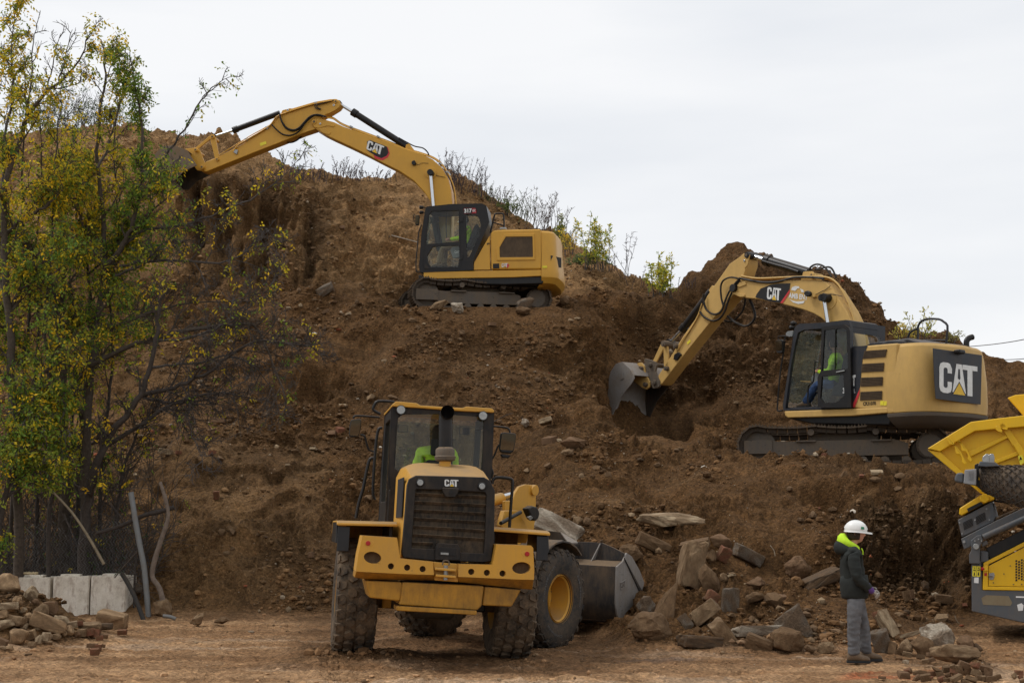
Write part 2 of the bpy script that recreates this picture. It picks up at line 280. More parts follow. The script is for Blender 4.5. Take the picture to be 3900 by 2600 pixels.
# one cross-section of the hill per column: column pixel, then (distance, pixel row) or (distance, 'z', height)
COLS = [
 (-700, [(20, 'z', 0), (27, 'z', .1), (31, 'z', 1.2), (40, 'z', 8), (46, 'z', 13), (52, 'z', 15), (60, 'z', 15)]),
 (0,    [(20, 'z', 0), (27.6, 'z', .05), (30, 2150), (36, 1650), (41, 1200), (44, 800), (46, 640), (49.5, 505), (54, 'z', 15)]),
 (300,  [(20, 'z', 0), (28.0, 'z', .05), (31, 2010), (33, 1780), (36, 1580), (40, 1150), (43, 800), (46, 570), (49, 510), (54, 'z', 14.5)]),
 (600,  [(20, 'z', 0), (26.8, 'z', 0), (28, 2290), (31, 1960), (32.6, 1770), (33.6, 1715), (36, 1500), (39, 1190), (41.3, 1000), (42.2, 700), (45, 600), (48, 510), (53, 'z', 13.5)]),
 (740,  [(20, 'z', 0), (26.5, 'z', 0), (27.6, 2320), (30.8, 1960), (32.3, 1785), (33.4, 1715), (36.3, 1470), (39.3, 1150), (41.0, 1020), (42.1, 720), (44.5, 600), (47, 528), (50, 'z', 13.3)]),
 (850,  [(20, 'z', 0), (26.3, 'z', 0), (27.4, 2330), (30.5, 1960), (32, 1800), (33.2, 1715), (36.5, 1450), (39.5, 1110), (40.9, 1040), (42.0, 760), (42.7, 690), (44.6, 545), (45.7, 498), (49, 'z', 12.8)]),
 (1000, [(20, 'z', 0), (26.2, 'z', 0), (27.3, 2330), (30.5, 1960), (32.3, 1780), (33.5, 1700), (36.5, 1430), (39.5, 1130), (40.6, 1050), (42.0, 780), (42.6, 700), (43.6, 640), (45, 592), (49, 'z', 12)]),
 (1150, [(20, 'z', 0), (26.2, 'z', 0), (27.3, 2330), (30.3, 2000), (32.3, 1790), (33.5, 1705), (36.3, 1420), (39.2, 1130), (40.8, 1010), (42.2, 830), (43, 720), (45, 690), (47, 662), (52, 'z', 12)]),
 (1230, [(20, 'z', 0), (26.2, 'z', 0), (27.3, 2330), (30.1, 2030), (32.1, 1810), (33.5, 1712), (36.2, 1425), (39.0, 1150), (40.6, 1060), (41.7, 900), (42.5, 790), (44.2, 735), (47.2, 662), (52, 'z', 12)]),
 (1300, [(20, 'z', 0), (26.2, 'z', 0), (27.3, 2330), (30, 2050), (32, 1830), (33.5, 1720), (36, 1430), (38.5, 1180), (42.0, 1045), (44.6, 850), (46.6, 715), (47.7, 662), (52, 'z', 12)]),
 (1560, [(20, 'z', 0), (25.8, 'z', 0), (27, 2330), (30, 2020), (33, 1700), (35.5, 1400), (37.1, 1200), (37.7, 1180), (41.2, 'z', 7.75), (44, 900), (47, 690), (48.5, 655), (52, 'z', 12.5)]),
 (1750, [(20, 'z', 0), (25.5, 'z', 0), (27, 2310), (30, 2010), (33, 1700), (35.5, 1400), (36.9, 1202), (37.5, 1182), (41.5, 'z', 7.7), (44.5, 940), (47.5, 710), (49, 680), (53, 'z', 12)]),
 (1950, [(20, 'z', 0), (24.5, 'z', 0), (26.5, 2190), (29.5, 1950), (33, 1650), (35.5, 1420), (36.9, 1202), (37.5, 1184), (41.5, 'z', 7.7), (44.5, 1000), (47.5, 815), (49, 788), (53, 'z', 11)]),
 (2110, [(20, 'z', 0), (23.9, 'z', 0), (26, 2080), (29, 1850), (31.2, 1690), (33, 1625), (34, 'z', 4.0), (35.6, 1440), (37.2, 1215), (38.0, 1186), (41.3, 'z', 7.8), (44, 1060), (47.5, 885), (53, 'z', 10)]),
 (2240, [(20, 'z', 0), (23.6, 'z', 0), (25.5, 2080), (28, 1880), (30.5, 1690), (32.4, 1540), (33.0, 1528), (34.3, 'z', 4.25), (35.6, 'z', 4.9), (37.5, 1280), (39.5, 1165), (42, 'z', 8.3), (45, 1030), (47.5, 968), (53, 'z', 9)]),
 (2300, [(19.9, 'z', 0), (22.6, 'z', .05), (24.8, 2130), (27.2, 1930), (29.7, 1760), (31.6, 1630), (32.6, 1600), (33.4, 1604), (35.5, 'z', 4.2), (37.6, 'z', 4.3), (38.7, 1310), (39.8, 1170), (40.4, 1150), (43, 'z', 8.5), (47.5, 1003), (53, 'z', 8.5)]),
 (2350, [(19.9, 'z', 0), (21.6, 'z', .2), (24, 2200), (26.5, 2000), (29, 1830), (31.3, 1680), (32.6, 1685), (35.2, 'z', 3.7), (37.8, 'z', 3.9), (38.8, 1340), (39.6, 1200), (40.6, 1125), (43, 'z', 8.6), (47.5, 1030), (53, 'z', 8)]),
 (2470, [(19.7, 'z', 0), (20.8, 2385), (24, 2190), (26.5, 2010), (29, 1850), (31.5, 1720), (33.3, 1650), (36, 'z', 3.7), (38.3, 'z', 3.9), (39.0, 1400), (39.8, 1250), (40.8, 1114), (43, 'z', 8.4), (47.5, 1095), (53, 'z', 7)]),
 (2620, [(19.6, 'z', 0), (20.6, 2385), (23, 2250), (26, 2010), (28.5, 1830), (30, 1760), (32, 1700), (35, 'z', 3.7), (38.2, 'z', 3.9), (39.2, 1380), (41, 1150), (42.6, 1075), (48, 'z', 7)]),
 (2720, [(19.6, 'z', 0), (20.6, 2385), (23, 2260), (26, 2010), (28.5, 1830), (30, 1760), (32, 1705), (35, 1650), (38.0, 1605), (39.2, 1370), (41.2, 1130), (43.2, 978), (48, 'z', 8)]),
 (2790, [(19.6, 'z', 0), (20.6, 2385), (23, 2270), (26, 2010), (28.4, 1820), (29.7, 1757), (31.5, 'z', 3.3), (35.5, 'z', 4.0), (37.7, 1580), (39.2, 1350), (41.5, 1100), (43.6, 922), (48, 'z', 8.5)]),
 (2900, [(19.6, 'z', 0), (20.6, 2385), (23, 2280), (26, 2020), (28.3, 1830), (29.4, 1781), (31, 'z', 3.15), (34.5, 'z', 3.3), (36.5, 'z', 4.0), (38, 1500), (40.5, 1200), (43.3, 978), (48, 'z', 8.5)]),
 (3010, [(19.6, 'z', 0), (20.7, 2385), (23, 2290), (25.5, 2060), (27.5, 1900), (28.3, 1815), (29.3, 1781), (31, 'z', 3.12), (34.5, 'z', 3.3), (37, 'z', 4.3), (40, 1300), (42.6, 1045), (48, 'z', 8)]),
 (3150, [(19.6, 'z', 0), (20.8, 2390), (23, 2300), (25.3, 2080), (27.2, 1920), (28.2, 1815), (29.2, 1782), (31, 'z', 3.1), (35, 'z', 3.3), (37.5, 'z', 4.2), (40, 1350), (42.6, 1052), (48, 'z', 7.5)]),
 (3275, [(19.4, 'z', 0), (20.9, 2400), (23.2, 2320), (25, 2120), (26.3, 1960), (28.1, 1815), (29.2, 1784), (31, 'z', 3.1), (35, 'z', 3.3), (38, 'z', 4.3), (40, 1400), (42.5, 1122), (48, 'z', 7)]),
 (3350, [(19.4, 'z', 0), (20.9, 2400), (23.4, 2330), (25, 2140), (26.2, 1960), (28.1, 1815), (29.2, 1785), (31, 'z', 3.1), (35, 'z', 3.3), (38, 'z', 4.2), (40, 1440), (42.4, 1200), (48, 'z', 6)]),
 (3405, [(19.2, 'z', 0), (21, 2440), (23.6, 2330), (25.1, 2150), (26.2, 1970), (28.1, 1816), (29.2, 1786), (31, 'z', 3.1), (35, 'z', 3.3), (38, 'z', 4.2), (40, 1460), (42.4, 1258), (48, 'z', 6)]),
 (3500, [(19.0, 'z', 0), (21.2, 2450), (23.8, 2340), (25.2, 2150), (26.2, 1980), (28.1, 1817), (29.2, 1787), (31, 'z', 3.1), (35, 'z', 3.3), (38, 'z', 4.1), (40, 1480), (42.4, 1266), (48, 'z', 6)]),
 (3635, [(19.0, 'z', 0), (22, 'z', .05), (24.0, 2350), (25.3, 2160), (26.3, 1990), (28.1, 1818), (29.2, 1788), (31, 'z', 3.1), (35, 'z', 3.3), (38, 'z', 4), (42.4, 1306), (48, 'z', 5.5)]),
 (3740, [(19.0, 'z', 0), (22, 'z', .05), (24.2, 2350), (25.3, 2170), (26.3, 2000), (28.1, 1819), (29.2, 1790), (31, 'z', 3.1), (36, 'z', 3.3), (39, 'z', 4), (42.4, 1350), (48, 'z', 5)]),
 (3900, [(19.0, 'z', 0), (22, 'z', .05), (24.2, 2350), (25.3, 2170), (26.3, 2000), (28.1, 1820), (29.2, 1792), (31, 'z', 3.1), (36, 'z', 3.3), (39, 'z', 4), (42.4, 1418), (48, 'z', 4.5)]),
 (4600, [(19.0, 'z', 0), (23, 'z', .1), (27, 'z', 1.6), (30, 'z', 2.6), (36, 'z', 3), (42, 'z', 4), (48, 'z', 3)]),
]
def build_cols(yy):
    us, zz = [], []
    for px, prof in COLS:
        pts = [(0, 0.0)]; best = 9999; u = None
        for e in prof:
            z = e[2] if e[1] == 'z' else zpx(e[1], e[0])
            if e[1] != 'z' and e[1] < best: best = e[1]
            pts.append((e[0], z))
        d = ray(px, best if best < 9999 else 1300); us.append(d.x/d.y)
        pts += [(pts[-1][0]+14, pts[-1][1]-1.5), (pts[-1][0]+40, -1.0)]
        a = np.array(pts); zz.append(np.interp(yy, a[:, 0], a[:, 1]))
    return np.array(us), np.array(zz)
NU = 940
uu = np.linspace(-.46, .46, NU)
yy = np.concatenate([np.arange(5, 15, .16), np.arange(15, 20, .060), np.arange(20, 46, .050), np.arange(46, 51, .09), np.arange(51, 90, .8)])
cu, cz = build_cols(yy)
Z0 = np.empty((len(yy), NU))
for i in range(len(yy)):
    Z0[i] = np.interp(uu, cu, cz[:, i])
def gauss1(a, sig, axis):
    k = int(sig*3)+1; w_ = np.exp(-.5*(np.arange(-k, k+1)/sig)**2); w_ /= w_.sum()
    pad = [(0, 0), (0, 0)]; pad[axis] = (k, k); b = np.pad(a, pad, mode='edge'); out = 0
    for j in range(2*k+1):
        out = out + w_[j]*(b[j:j+a.shape[0], :] if axis == 0 else b[:, j:j+a.shape[1]])
    return out
Z0 = gauss1(gauss1(Z0, 7, 1), 2.2, 0)
UU, YY = np.meshgrid(uu, yy); XX = UU*YY
GPX = CXP + FPX*UU*CP     # nominal image column (tracing aid for where the soil changes)
def sstep(a, b, x): t = np.clip((x-a)/(b-a), 0, 1); return t*t*(3-2*t)
def band(x, a, b, f): return sstep(a-f, a+f, x)*(1-sstep(b-f, b+f, x))
# keep level pads under the machines
def pad(x0, y0, z0, rx, ry, ang, Z, soft=.35):
    c, s = math.cos(ang), math.sin(ang); dx, dy = XX-x0, YY-y0; a = np.abs(c*dx+s*dy)-rx; b = np.abs(-s*dx+c*dy)-ry
    m = 1-sstep(0, soft, np.maximum(a, b)); return Z*(1-m)+z0*m, m
PADM = np.zeros_like(Z0)
def add_pad(*a, **k):
    global Z0, PADM
    Z0, m = pad(*a, Z0, **k); PADM = np.maximum(PADM, m)
POS_A = (-1.02, 39.5, 7.60); POS_B = (7.9, 32.2, 3.10)
add_pad(-0.95, 39.5, 7.60, 2.1, 1.45, 0.0)
add_pad(7.45, 32.25, 3.06, 2.6, 1.95, R(-14), soft=.5)
HR = -9.0; ARTIC = -41.0
ML = Matrix.Translation((-1.085, 19.12, .05)) @ Matrix.Rotation(R(90-HR), 4, 'Z') @ Matrix.Rotation(R(2.8), 4, 'X')
LF = Matrix.Translation((1.5, -.13, 0)) @ Matrix.Rotation(R(ARTIC), 4, 'Z') @ Matrix.Translation((1.5, 0, 0))

def bump(x0, y0, h, r, Zb=None):
    global Z0
    Z0 = Z0 + h*np.exp(-((XX-x0)**2+(YY-y0)**2)/(r*r))
bump(-8.9, 22.1, .85, 1.6); bump(-7.2, 21.6, .28, .9)          # left rubble pile
bump(P(3700, 2540, 16.9).x, 16.9, .16, .42)                    # brick heap
for M_ in (Matrix.Translation((0, 1.03, 0)), Matrix.Translation((0, -1.03, 0)), LF @ Matrix.Translation((0, 1.03, 0)), LF @ Matrix.Translation((0, -1.03, 0))):
    q_ = ML @ M_ @ Vector((0, 0, -.015)); add_pad(q_.x, q_.y, q_.z+.035, .30, .38, R(90-HR), soft=.9)
PADM = PADM*(YY > 25)
gy = np.gradient(Z0, axis=0)/np.gradient(YY, axis=0); gx = np.gradient(Z0, axis=1)/np.maximum(np.gradient(XX, axis=1), 1e-4)
nl = np.sqrt(1+gx*gx+gy*gy); NX, NY, NZ = -gx/nl, -gy/nl, 1/nl
hill = sstep(.05, .55, Z0)                      # 0 on the yard, 1 on the heap
f32 = np.float32
x_, y_, z_ = XX.astype(f32), YY.astype(f32), Z0.astype(f32)
steep = sstep(.75, 2.2, np.sqrt(gx*gx+gy*gy))
calm = (1 - .9*PADM)*(1-.8*band(GPX, 2290, 2640, 40)*band(YY, 31.5, 38.6, .5))*(1-.6*band(GPX, 1560, 2130, 40)*band(YY, 36.6, 38.5, .3))
big = fbm(x_, y_, z_, 3, .42, s=1)
mid = fbm(x_, y_, z_, 3, 1.3, s=11)
rid = fbm(x_, y_, z_, 3, 1.9, s=21, ridge=True)
fine = fbm(x_, y_, z_, 3, 5.0, .6, s=31)
clod = np.maximum(0, fbm(x_, y_, z_, 3, 7.5, .65, s=41))
clump = sstep(-.1, .5, fbm(x_, y_, z_, 2, .55, s=51))
rough_sel = sstep(-.25, .35, fbm(x_, y_, z_, 2, .35, s=61))     # smooth slid soil next to cloddy soil
D = hill*calm*(.36*big + .22*mid + (.08+.24*rough_sel)*rid + (.05+.10*rough_sel)*fine + (.08+.24*clump*rough_sel)*clod)
# grooves that the bucket teeth cut down the upper face, and run-off grooves in the other cut faces
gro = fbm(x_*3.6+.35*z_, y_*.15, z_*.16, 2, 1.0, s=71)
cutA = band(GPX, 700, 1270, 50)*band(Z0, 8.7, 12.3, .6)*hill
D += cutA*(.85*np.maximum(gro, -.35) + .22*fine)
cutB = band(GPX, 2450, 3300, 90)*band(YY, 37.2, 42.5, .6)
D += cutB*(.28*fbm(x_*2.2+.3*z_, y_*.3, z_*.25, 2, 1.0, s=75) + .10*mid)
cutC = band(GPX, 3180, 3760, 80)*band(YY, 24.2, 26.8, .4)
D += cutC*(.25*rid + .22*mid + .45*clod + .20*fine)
slide = band(GPX, 450, 1250, 120)*band(Z0, .3, 3.6, .4)
D -= slide*hill*(.06*rid*rough_sel)
# overhang lip of sliding soil: shift the face towards the camera a little where it is steep
def base_hit(px, py):
    d = ray(px, py); ys = np.arange(16, 52, .05); t = ys/d.y; zr_ = CAMH+d.z*t; u = d.x/d.y; j = int((u-uu[0])/(uu[1]-uu[0])); zg = np.interp(ys, yy, Z0[:, j]); k = np.nonzero(zg >= zr_)[0]
    k = k[0] if len(k) else len(ys)-1; return u*ys[k], ys[k], zg[k]
wob = .45*fbm(x_, y_, z_, 3, 1.6, s=161)
for sx, sy_, rr_, dd_ in [(1150, 1490, .75, .8), (900, 1330, .8, .35), (1290, 1040, .8, .4), (1010, 830, .7, .55), (1160, 920, .55, .45), (830, 880, .7, .5), (930, 1000, .8, .35), (2440, 1290, .8, .55), (2520, 1230, .5, .35), (2560, 1480, .9, .45), (3180, 1930, .45, .4), (3330, 1960, .7, .6), (3560, 2080, .8, .7), (3450, 2190, .7, .5), (3250, 2160, .45, .45), (2950, 2130, .5, .3), (2760, 2080, .4, .3), (2640, 2020, .35, .25), (1420, 1330, .7, .3), (1900, 1330, .8, .25), (2150, 1400, .6, .3), (700, 1540, .8, .5), (560, 1870, .6, .3), (2000, 1850, .5, .25)]:
    bx_, by_, bz_ = base_hit(sx, sy_); q2 = ((XX-bx_)/(rr_*1.25))**2+((YY-by_)/rr_)**2+((Z0-bz_)/(rr_*.8))**2
    D -= dd_*np.exp(-np.maximum(q2*(1+wob*1.6), 0)**1.6)
# small slump scarps across the slope
sw = (z_*.95+1.3*fbm(x_, y_, z_, 3, .5, s=171)) % 1.0
D += hill*calm*.24*sstep(-.1, .45, fbm(x_, y_, z_, 2, .38, s=181))*((1-sw)**1.5*sstep(0, .12, sw)-.3)
# yard: wheel ruts that run across, trodden mud
yard = (1-hill)*sstep(5, 12, YY)
rut = fbm(x_*.30+.6*vnoise(x_*.4, y_*.4), y_*1.9+.35*x_*.2, None, 4, 1.0, .6, s=81); mud = fbm(x_, y_, None, 4, 1.7, s=91); peb = np.maximum(0, fbm(x_, y_, None, 2, 11, s=95))
D += yard*(.010*rut + .030*mud + .030*peb + .040*np.maximum(0, fine))
ca_, sa_ = math.cos(R(-HR)), math.sin(R(-HR))          # tyre prints behind the loader
lx = (XX+1.085)*ca_+(YY-19.12)*sa_; ly = -(XX+1.085)*sa_+(YY-19.12)*ca_
for off_, fade in ((1.03, 1), (-1.03, 1), (1.9, .6), (-.2, .5), (3.4, .6), (-2.9, .6)):
    lz = lx-off_-.15*np.sin(ly*.25+off_); wk_ = (1-sstep(.20, .30, np.abs(lz)))*(1-sstep(-.6, .2, ly))*yard
    lug = np.sign(np.sin((ly+np.abs(lz)*.7)*2*np.pi/.24))*.5+.5
    D += fade*wk_*(-.030+.030*lug) + fade*.018*np.exp(-((np.abs(lz)-.33)/.06)**2)*(1-sstep(-.6, .2, ly))*yard
TX, TY, TZ = XX+NX*D, YY+NY*D, Z0+NZ*D
edge = np.maximum(sstep(.43, .46, np.abs(UU)), np.maximum(1-sstep(5, 6.5, YY), sstep(80, 89, YY)))
TZ = TZ*(1-edge) + edge*(-.6)
slid = fbm((x_*.80+z_*.55)*3.2, (z_*.85-x_*.5)*.35, y_*.2, 3, 1.0, .6, s=191)
D += slide*hill*.10*slid
TX, TY, TZ = XX+NX*D, YY+NY*D, Z0+NZ*D
TZ = TZ*(1-edge) + edge*(-.6)
# soil colours: dry tan on the old heap, damp brown where it was dug, pale dust on the yard
def mixc(a, b, m): return a*(1-m[..., None]) + np.array(b)*m[..., None]
C = np.zeros(Z0.shape+(3,)) + np.array((.142, .080, .038))
dry = np.clip(sstep(8.2, 9.6, Z0 + .8*big)*(1-sstep(2230, 2420, GPX - 260*sstep(42.5, 44.5, YY))), 0, 1)
C = mixc(C, (.30, .19, .10), dry*.9)
C = mixc(C, (.26, .162, .086), slide*(.55+.45*np.clip(slid*1.5, -1, 1)))
C = mixc(C, (.190, .115, .058), band(GPX, -400, 900, 200)*(1-dry)*.5)
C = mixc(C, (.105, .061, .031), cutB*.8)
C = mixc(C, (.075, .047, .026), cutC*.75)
C = mixc(C, (.150, .085, .040), band(GPX, 1300, 2300, 150)*band(Z0, 1, 7, 1)*.5)
C = mixc(C, (.115, .066, .033), band(GPX, 1400, 1900, 100)*band(Z0, 4.5, 7.2, .8)*.5)
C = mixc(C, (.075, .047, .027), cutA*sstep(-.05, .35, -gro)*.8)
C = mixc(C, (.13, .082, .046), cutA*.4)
lay = sstep(.1, .5, fbm(x_*.25, y_*.25, z_*2.2, 3, 1.0, s=101)); C = mixc(C, (.090, .056, .031), lay*hill*.45)
lt = sstep(.15, .6, fbm(x_, y_, z_, 4, .9, .6, s=111)); C = mixc(C, (.25, .165, .095), lt*hill*.30)
yc_ = sstep(-.25, .35, rut+.5*mud)
YC = mixc(np.zeros(Z0.shape+(3,))+np.array((.30, .195, .108)), (.44, .305, .18), yc_)
YC = mixc(YC, (.16, .098, .052), sstep(.1, .5, fbm(x_*.5, y_*1.2, None, 4, .9, .6, s=121))*.5)
YC = mixc(YC, (.52, .42, .31), sstep(.15, .5, fbm(x_*.45, y_*1.4, None, 4, 1.1, .6, s=131))*.6*(1-sstep(21, 24, YY)))
wet = band(GPX, 2330, 2640, 60)*band(YY, 18.75, 19.45, .2)*sstep(-.3, .2, fbm(x_*.5, y_*2.2, None, 3, 1.2, s=141))
YC = mixc(YC, (.17, .15, .14), wet*.8)
YC = mixc(YC, (.46, .16, .075), band(GPX, 3180, 3560, 50)*band(YY, 16.6, 17.3, .2)*sstep(.12, .4, fbm(x_*.5, y_*3, None, 3, 1.5, s=151))*.8)
YC = mixc(YC, (.125, .077, .041), band(YY, 18.7, 30, .4)*band(GPX, 1150, 2400, 90)*(.62+.3*np.clip(mud*2, -1, 1)))  # churned mud under the loader, darkened further to stand in for its shadow
YC = mixc(YC, (.19, .115, .060), sstep(.05, .4, fbm(x_*.22, y_*.9, None, 3, .8, .6, s=211))*.5)
C = C*np.array((1.06, 1.0, .88))*(.86+.14*dry[..., None]); YC = YC*np.array((1.04, 1.0, .93))
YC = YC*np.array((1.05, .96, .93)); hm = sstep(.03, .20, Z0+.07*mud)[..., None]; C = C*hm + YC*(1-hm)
nY = len(yy)
idx = np.arange(nY*NU).reshape(nY, NU)
F = np.stack([idx[:-1, :-1], idx[:-1, 1:], idx[1:, 1:], idx[1:, :-1]], -1).reshape(-1, 4)
# soil material
def soil_mat():
    m, t, b = base_mat('soil'); lk = t.links.new
    at = N(t, 'ShaderNodeAttribute', attribute_name='tint')
    n1 = noise_node(t, 1.3, 10, .72); r1 = ramp(t, [(.28, (.62, .62, .62)), (.5, (1, 1, 1)), (.72, (1.32, 1.28, 1.22))]); lk(n1.outputs['Fac'], r1.inputs[0])
    n2 = noise_node(t, 14, 10, .75); r2 = ramp(t, [(.30, (.46, .45, .43)), (.52, (1, 1, 1)), (.75, (1.6, 1.56, 1.5))]); lk(n2.outputs['Fac'], r2.inputs[0])
    m1 = N(t, 'ShaderNodeMixRGB', blend_type='MULTIPLY'); m1.inputs[0].default_value = 1; lk(at.outputs['Color'], m1.inputs[1]); lk(r1.outputs[0], m1.inputs[2])
    m2 = N(t, 'ShaderNodeMixRGB', blend_type='MULTIPLY'); m2.inputs[0].default_value = .8; lk(m1.outputs[0], m2.inputs[1]); lk(r2.outputs[0], m2.inputs[2])
    # gravel specks: pale grit and crumbs of brick
    c = N(t, 'ShaderNodeTexCoord'); vo = N(t, 'ShaderNodeTexVoronoi', feature='F1'); vo.inputs['Scale'].default_value = 16; lk(c.outputs['Object'], vo.inputs['Vector'])
    sz = ramp(t, [(.10, (1, 1, 1)), (.20, (0, 0, 0))]); lk(vo.outputs['Distance'], sz.inputs[0])
    se = N(t, 'ShaderNodeSeparateColor'); lk(vo.outputs['Color'], se.inputs[0])
    pick = N(t, 'ShaderNodeMath', operation='GREATER_THAN'); lk(se.outputs[0], pick.inputs[0]); pick.inputs[1].default_value = .80
    mk = N(t, 'ShaderNodeMath', operation='MULTIPLY'); lk(pick.outputs[0], mk.inputs[0]); lk(sz.outputs[0], mk.inputs[1])
    cc = ramp(t, [(0, (.30, .20, .12)), (.6, (.36, .27, .18)), (.80, (.52, .46, .38)), (.90, (.34, .085, .035))]); lk(se.outputs[1], cc.inputs[0]); cc.color_ramp.interpolation = 'CONSTANT'
    m3 = N(t, 'ShaderNodeMixRGB'); lk(mk.outputs[0], m3.inputs[0]); lk(m2.outputs[0], m3.inputs[1]); lk(cc.outputs[0], m3.inputs[2])
    v2 = N(t, 'ShaderNodeTexVoronoi', feature='F1'); v2.inputs['Scale'].default_value = 24; lk(c.outputs['Object'], v2.inputs['Vector']); s2 = N(t, 'ShaderNodeSeparateColor'); lk(v2.outputs['Color'], s2.inputs[0])
    r4 = ramp(t, [(0, (.62, .62, .62)), (1, (1.38, 1.36, 1.33))]); lk(s2.outputs[0], r4.inputs[0]); m4 = N(t, 'ShaderNodeMixRGB', blend_type='MULTIPLY'); m4.inputs[0].default_value = .8; lk(m3.outputs[0], m4.inputs[1]); lk(r4.outputs[0], m4.inputs[2])
    lk(m4.outputs[0], b.inputs['Base Color']); b.inputs['Roughness'].default_value = .95; b.inputs['Specular IOR Level'].default_value = .12
    n3 = noise_node(t, 9, 12, .75); bp = N(t, 'ShaderNodeBump'); bp.inputs['Strength'].default_value = .9; bp.inputs['Distance'].default_value = .10; lk(n3.outputs['Fac'], bp.inputs['Height'])
    bp2 = N(t, 'ShaderNodeBump'); bp2.inputs['Strength'].default_value = .7; bp2.inputs['Distance'].default_value = .02; lk(mk.outputs[0], bp2.inputs['Height']); lk(bp.outputs[0], bp2.inputs['Normal'])
    b3 = N(t, 'ShaderNodeBump', invert=True); b3.inputs['Strength'].default_value = .6; b3.inputs['Distance'].default_value = .04; lk(v2.outputs['Distance'], b3.inputs['Height']); lk(bp2.outputs[0], b3.inputs['Normal']); lk(b3.outputs[0], b.inputs['Normal'])
    return m
SOIL = soil_mat()
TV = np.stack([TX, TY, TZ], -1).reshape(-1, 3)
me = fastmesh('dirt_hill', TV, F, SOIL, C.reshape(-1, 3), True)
ter = bpy.data.objects.new('terrain', me); COL.objects.link(ter); tag(ter, 'heap of brown excavated dirt rising behind a flat trodden yard', 'dirt hill', kind='structure')
gm = MB(); gm.add([(-4000, -200, -.62), (4000, -200, -.62), (4000, 8000, -.62), (-4000, 8000, -.62)], [(0, 1, 2, 3)])
gr = gm.build('ground', plain('far_ground', (.16, .11, .06), .95, var=.3, scale=.05)); tag(gr, 'flat brown ground around the heap', 'ground', kind='structure')
# ---- where does a pixel meet the soil
_vx, _vy, _vz = TX.ravel(), TY.ravel(), TZ.ravel()-CAMH
_dep = _vy*CP+_vz*SP; _px = CXP+FPX*_vx/_dep; _py = CYP-FPX*(-_vy*SP+_vz*CP)/_dep
CELL = 8; _gw, _gh = 3900//CELL+1, 2600//CELL+1
_ok = (_px >= 0) & (_px < 3900) & (_py >= 0) & (_py < 2600); _ii = np.nonzero(_ok)[0]
_cell = (_py[_ii]//CELL).astype(int)*_gw + (_px[_ii]//CELL).astype(int)
_ord = np.argsort(-_dep[_ii], kind='stable'); HITI = np.full(_gw*_gh, -1); HITI[_cell[_ord]] = _ii[_ord]; HITI = HITI.reshape(_gh, _gw)
# surface normals for placing things
_dx = np.gradient(np.stack([TX, TY, TZ], -1), axis=1); _dy = np.gradient(np.stack([TX, TY, TZ], -1), axis=0)
TN = np.cross(_dx, _dy); TN /= np.maximum(np.linalg.norm(TN, axis=-1, keepdims=True), 1e-9); TN = TN.reshape(-1, 3)
def hit(px, py):
    i0, j0 = int(py)//CELL, int(px)//CELL
    for r in range(1, 12):
        s = HITI[max(i0-r, 0):i0+r+1, max(j0-r, 0):j0+r+1].ravel(); s = s[s >= 0]
        if len(s): k = s[np.argmin(TV[s, 1])] if r == 1 else s[0]; return Vector(TV[k]), Vector(TN[k])
    return P(px, py, 30), Vector((0, 0, 1))
def zat(x, y):
    u = x/y; i = np.searchsorted(yy, y)-1; i = min(max(i, 0), nY-2); fu = (u-uu[0])/(uu[1]-uu[0]); j = min(max(int(fu), 0), NU-2); b = fu-j; a = (y-yy[i])/(yy[i+1]-yy[i])
    return float((TZ[i, j]*(1-b)+TZ[i, j+1]*b)*(1-a) + (TZ[i+1, j]*(1-b)+TZ[i+1, j+1]*b)*a)
# ================================================================== excavators
from mathutils.geometry import tessellate_polygon
def panel(mb, loops, off):
    """flat sheet with holes, given thickness"""
    off = Vector(off); loops = [[Vector(p) for p in l] for l in loops]; flat = [p for l in loops for p in l]; n = len(flat)
    tri = tessellate_polygon(loops); f = []
    for t in tri:
        a, b, c = (flat[i] for i in t); s = (b-a).cross(c-a).dot(off)
        t = t if s < 0 else (t[0], t[2], t[1]); f += [tuple(t), (t[0]+n, t[2]+n, t[1]+n)]
    k = 0
    for l in loops:
        m = len(l)
        for i in range(m): j = (i+1) % m; f.append((k+j, k+i, n+k+i, n+k+j))
        k += m
    mb.add(flat+[p+off for p in flat], f); return mb
def pane(l): return MB().add(l, [tuple(range(len(l)))])
def slab(fr, v, pts, y0, y1, mb=None, axis=1):
    mb = mb or MB(); off = [0, 0, 0]; off[axis] = y1-y0
    return mb.prism(fr.px(v, pts, axis, y0), off)
def hose(fr, v, pts, y, r, name, mat, par, axis=1, seg=6):
    p = fr.px(v, pts, axis, y); q = smooth_path(p, 4)
    return MB().tube(q, r, seg).build(name, mat, par, sm=60)
def smooth_path(p, k=4):
    p = [Vector(a) for a in p]
    if len(p) < 3: return p
    out = []
    for i in range(len(p)-1):
        a, b, c, d = p[max(i-1, 0)], p[i], p[i+1], p[min(i+2, len(p)-1)]
        for s in range(k):
            t = s/k; out.append(.5*((2*b)+(c-a)*t+(2*a-5*b+4*c-d)*t*t+(3*b-a-3*c+d)*t**3))
    return out+[p[-1]]
def hyd(fr, v, base, mid, tip, y, Rb, Rr, par, yoff=0):
    a, b, c = fr.px(v, [base, mid, tip], 1, y); d = (b-a).normalized()
    cy = MB().tube([a, a+d*.02, b-d*.16, b-d*.155, b], [Rb, Rb, Rb, Rb*1.22, Rb*1.22], 16).build('cylinder_barrel', BLK, par, sm=40)
    MB().cyl(b-d*.05, c, Rr, seg=12).build('piston_rod', CHROME, cy, sm=40)
    MB().cyl(c+Vector((0, -Rb*1.1, 0)), c+Vector((0, Rb*1.1, 0)), Rb*.85, seg=14).build('rod_eye', BLK, cy, sm=40)
    return cy
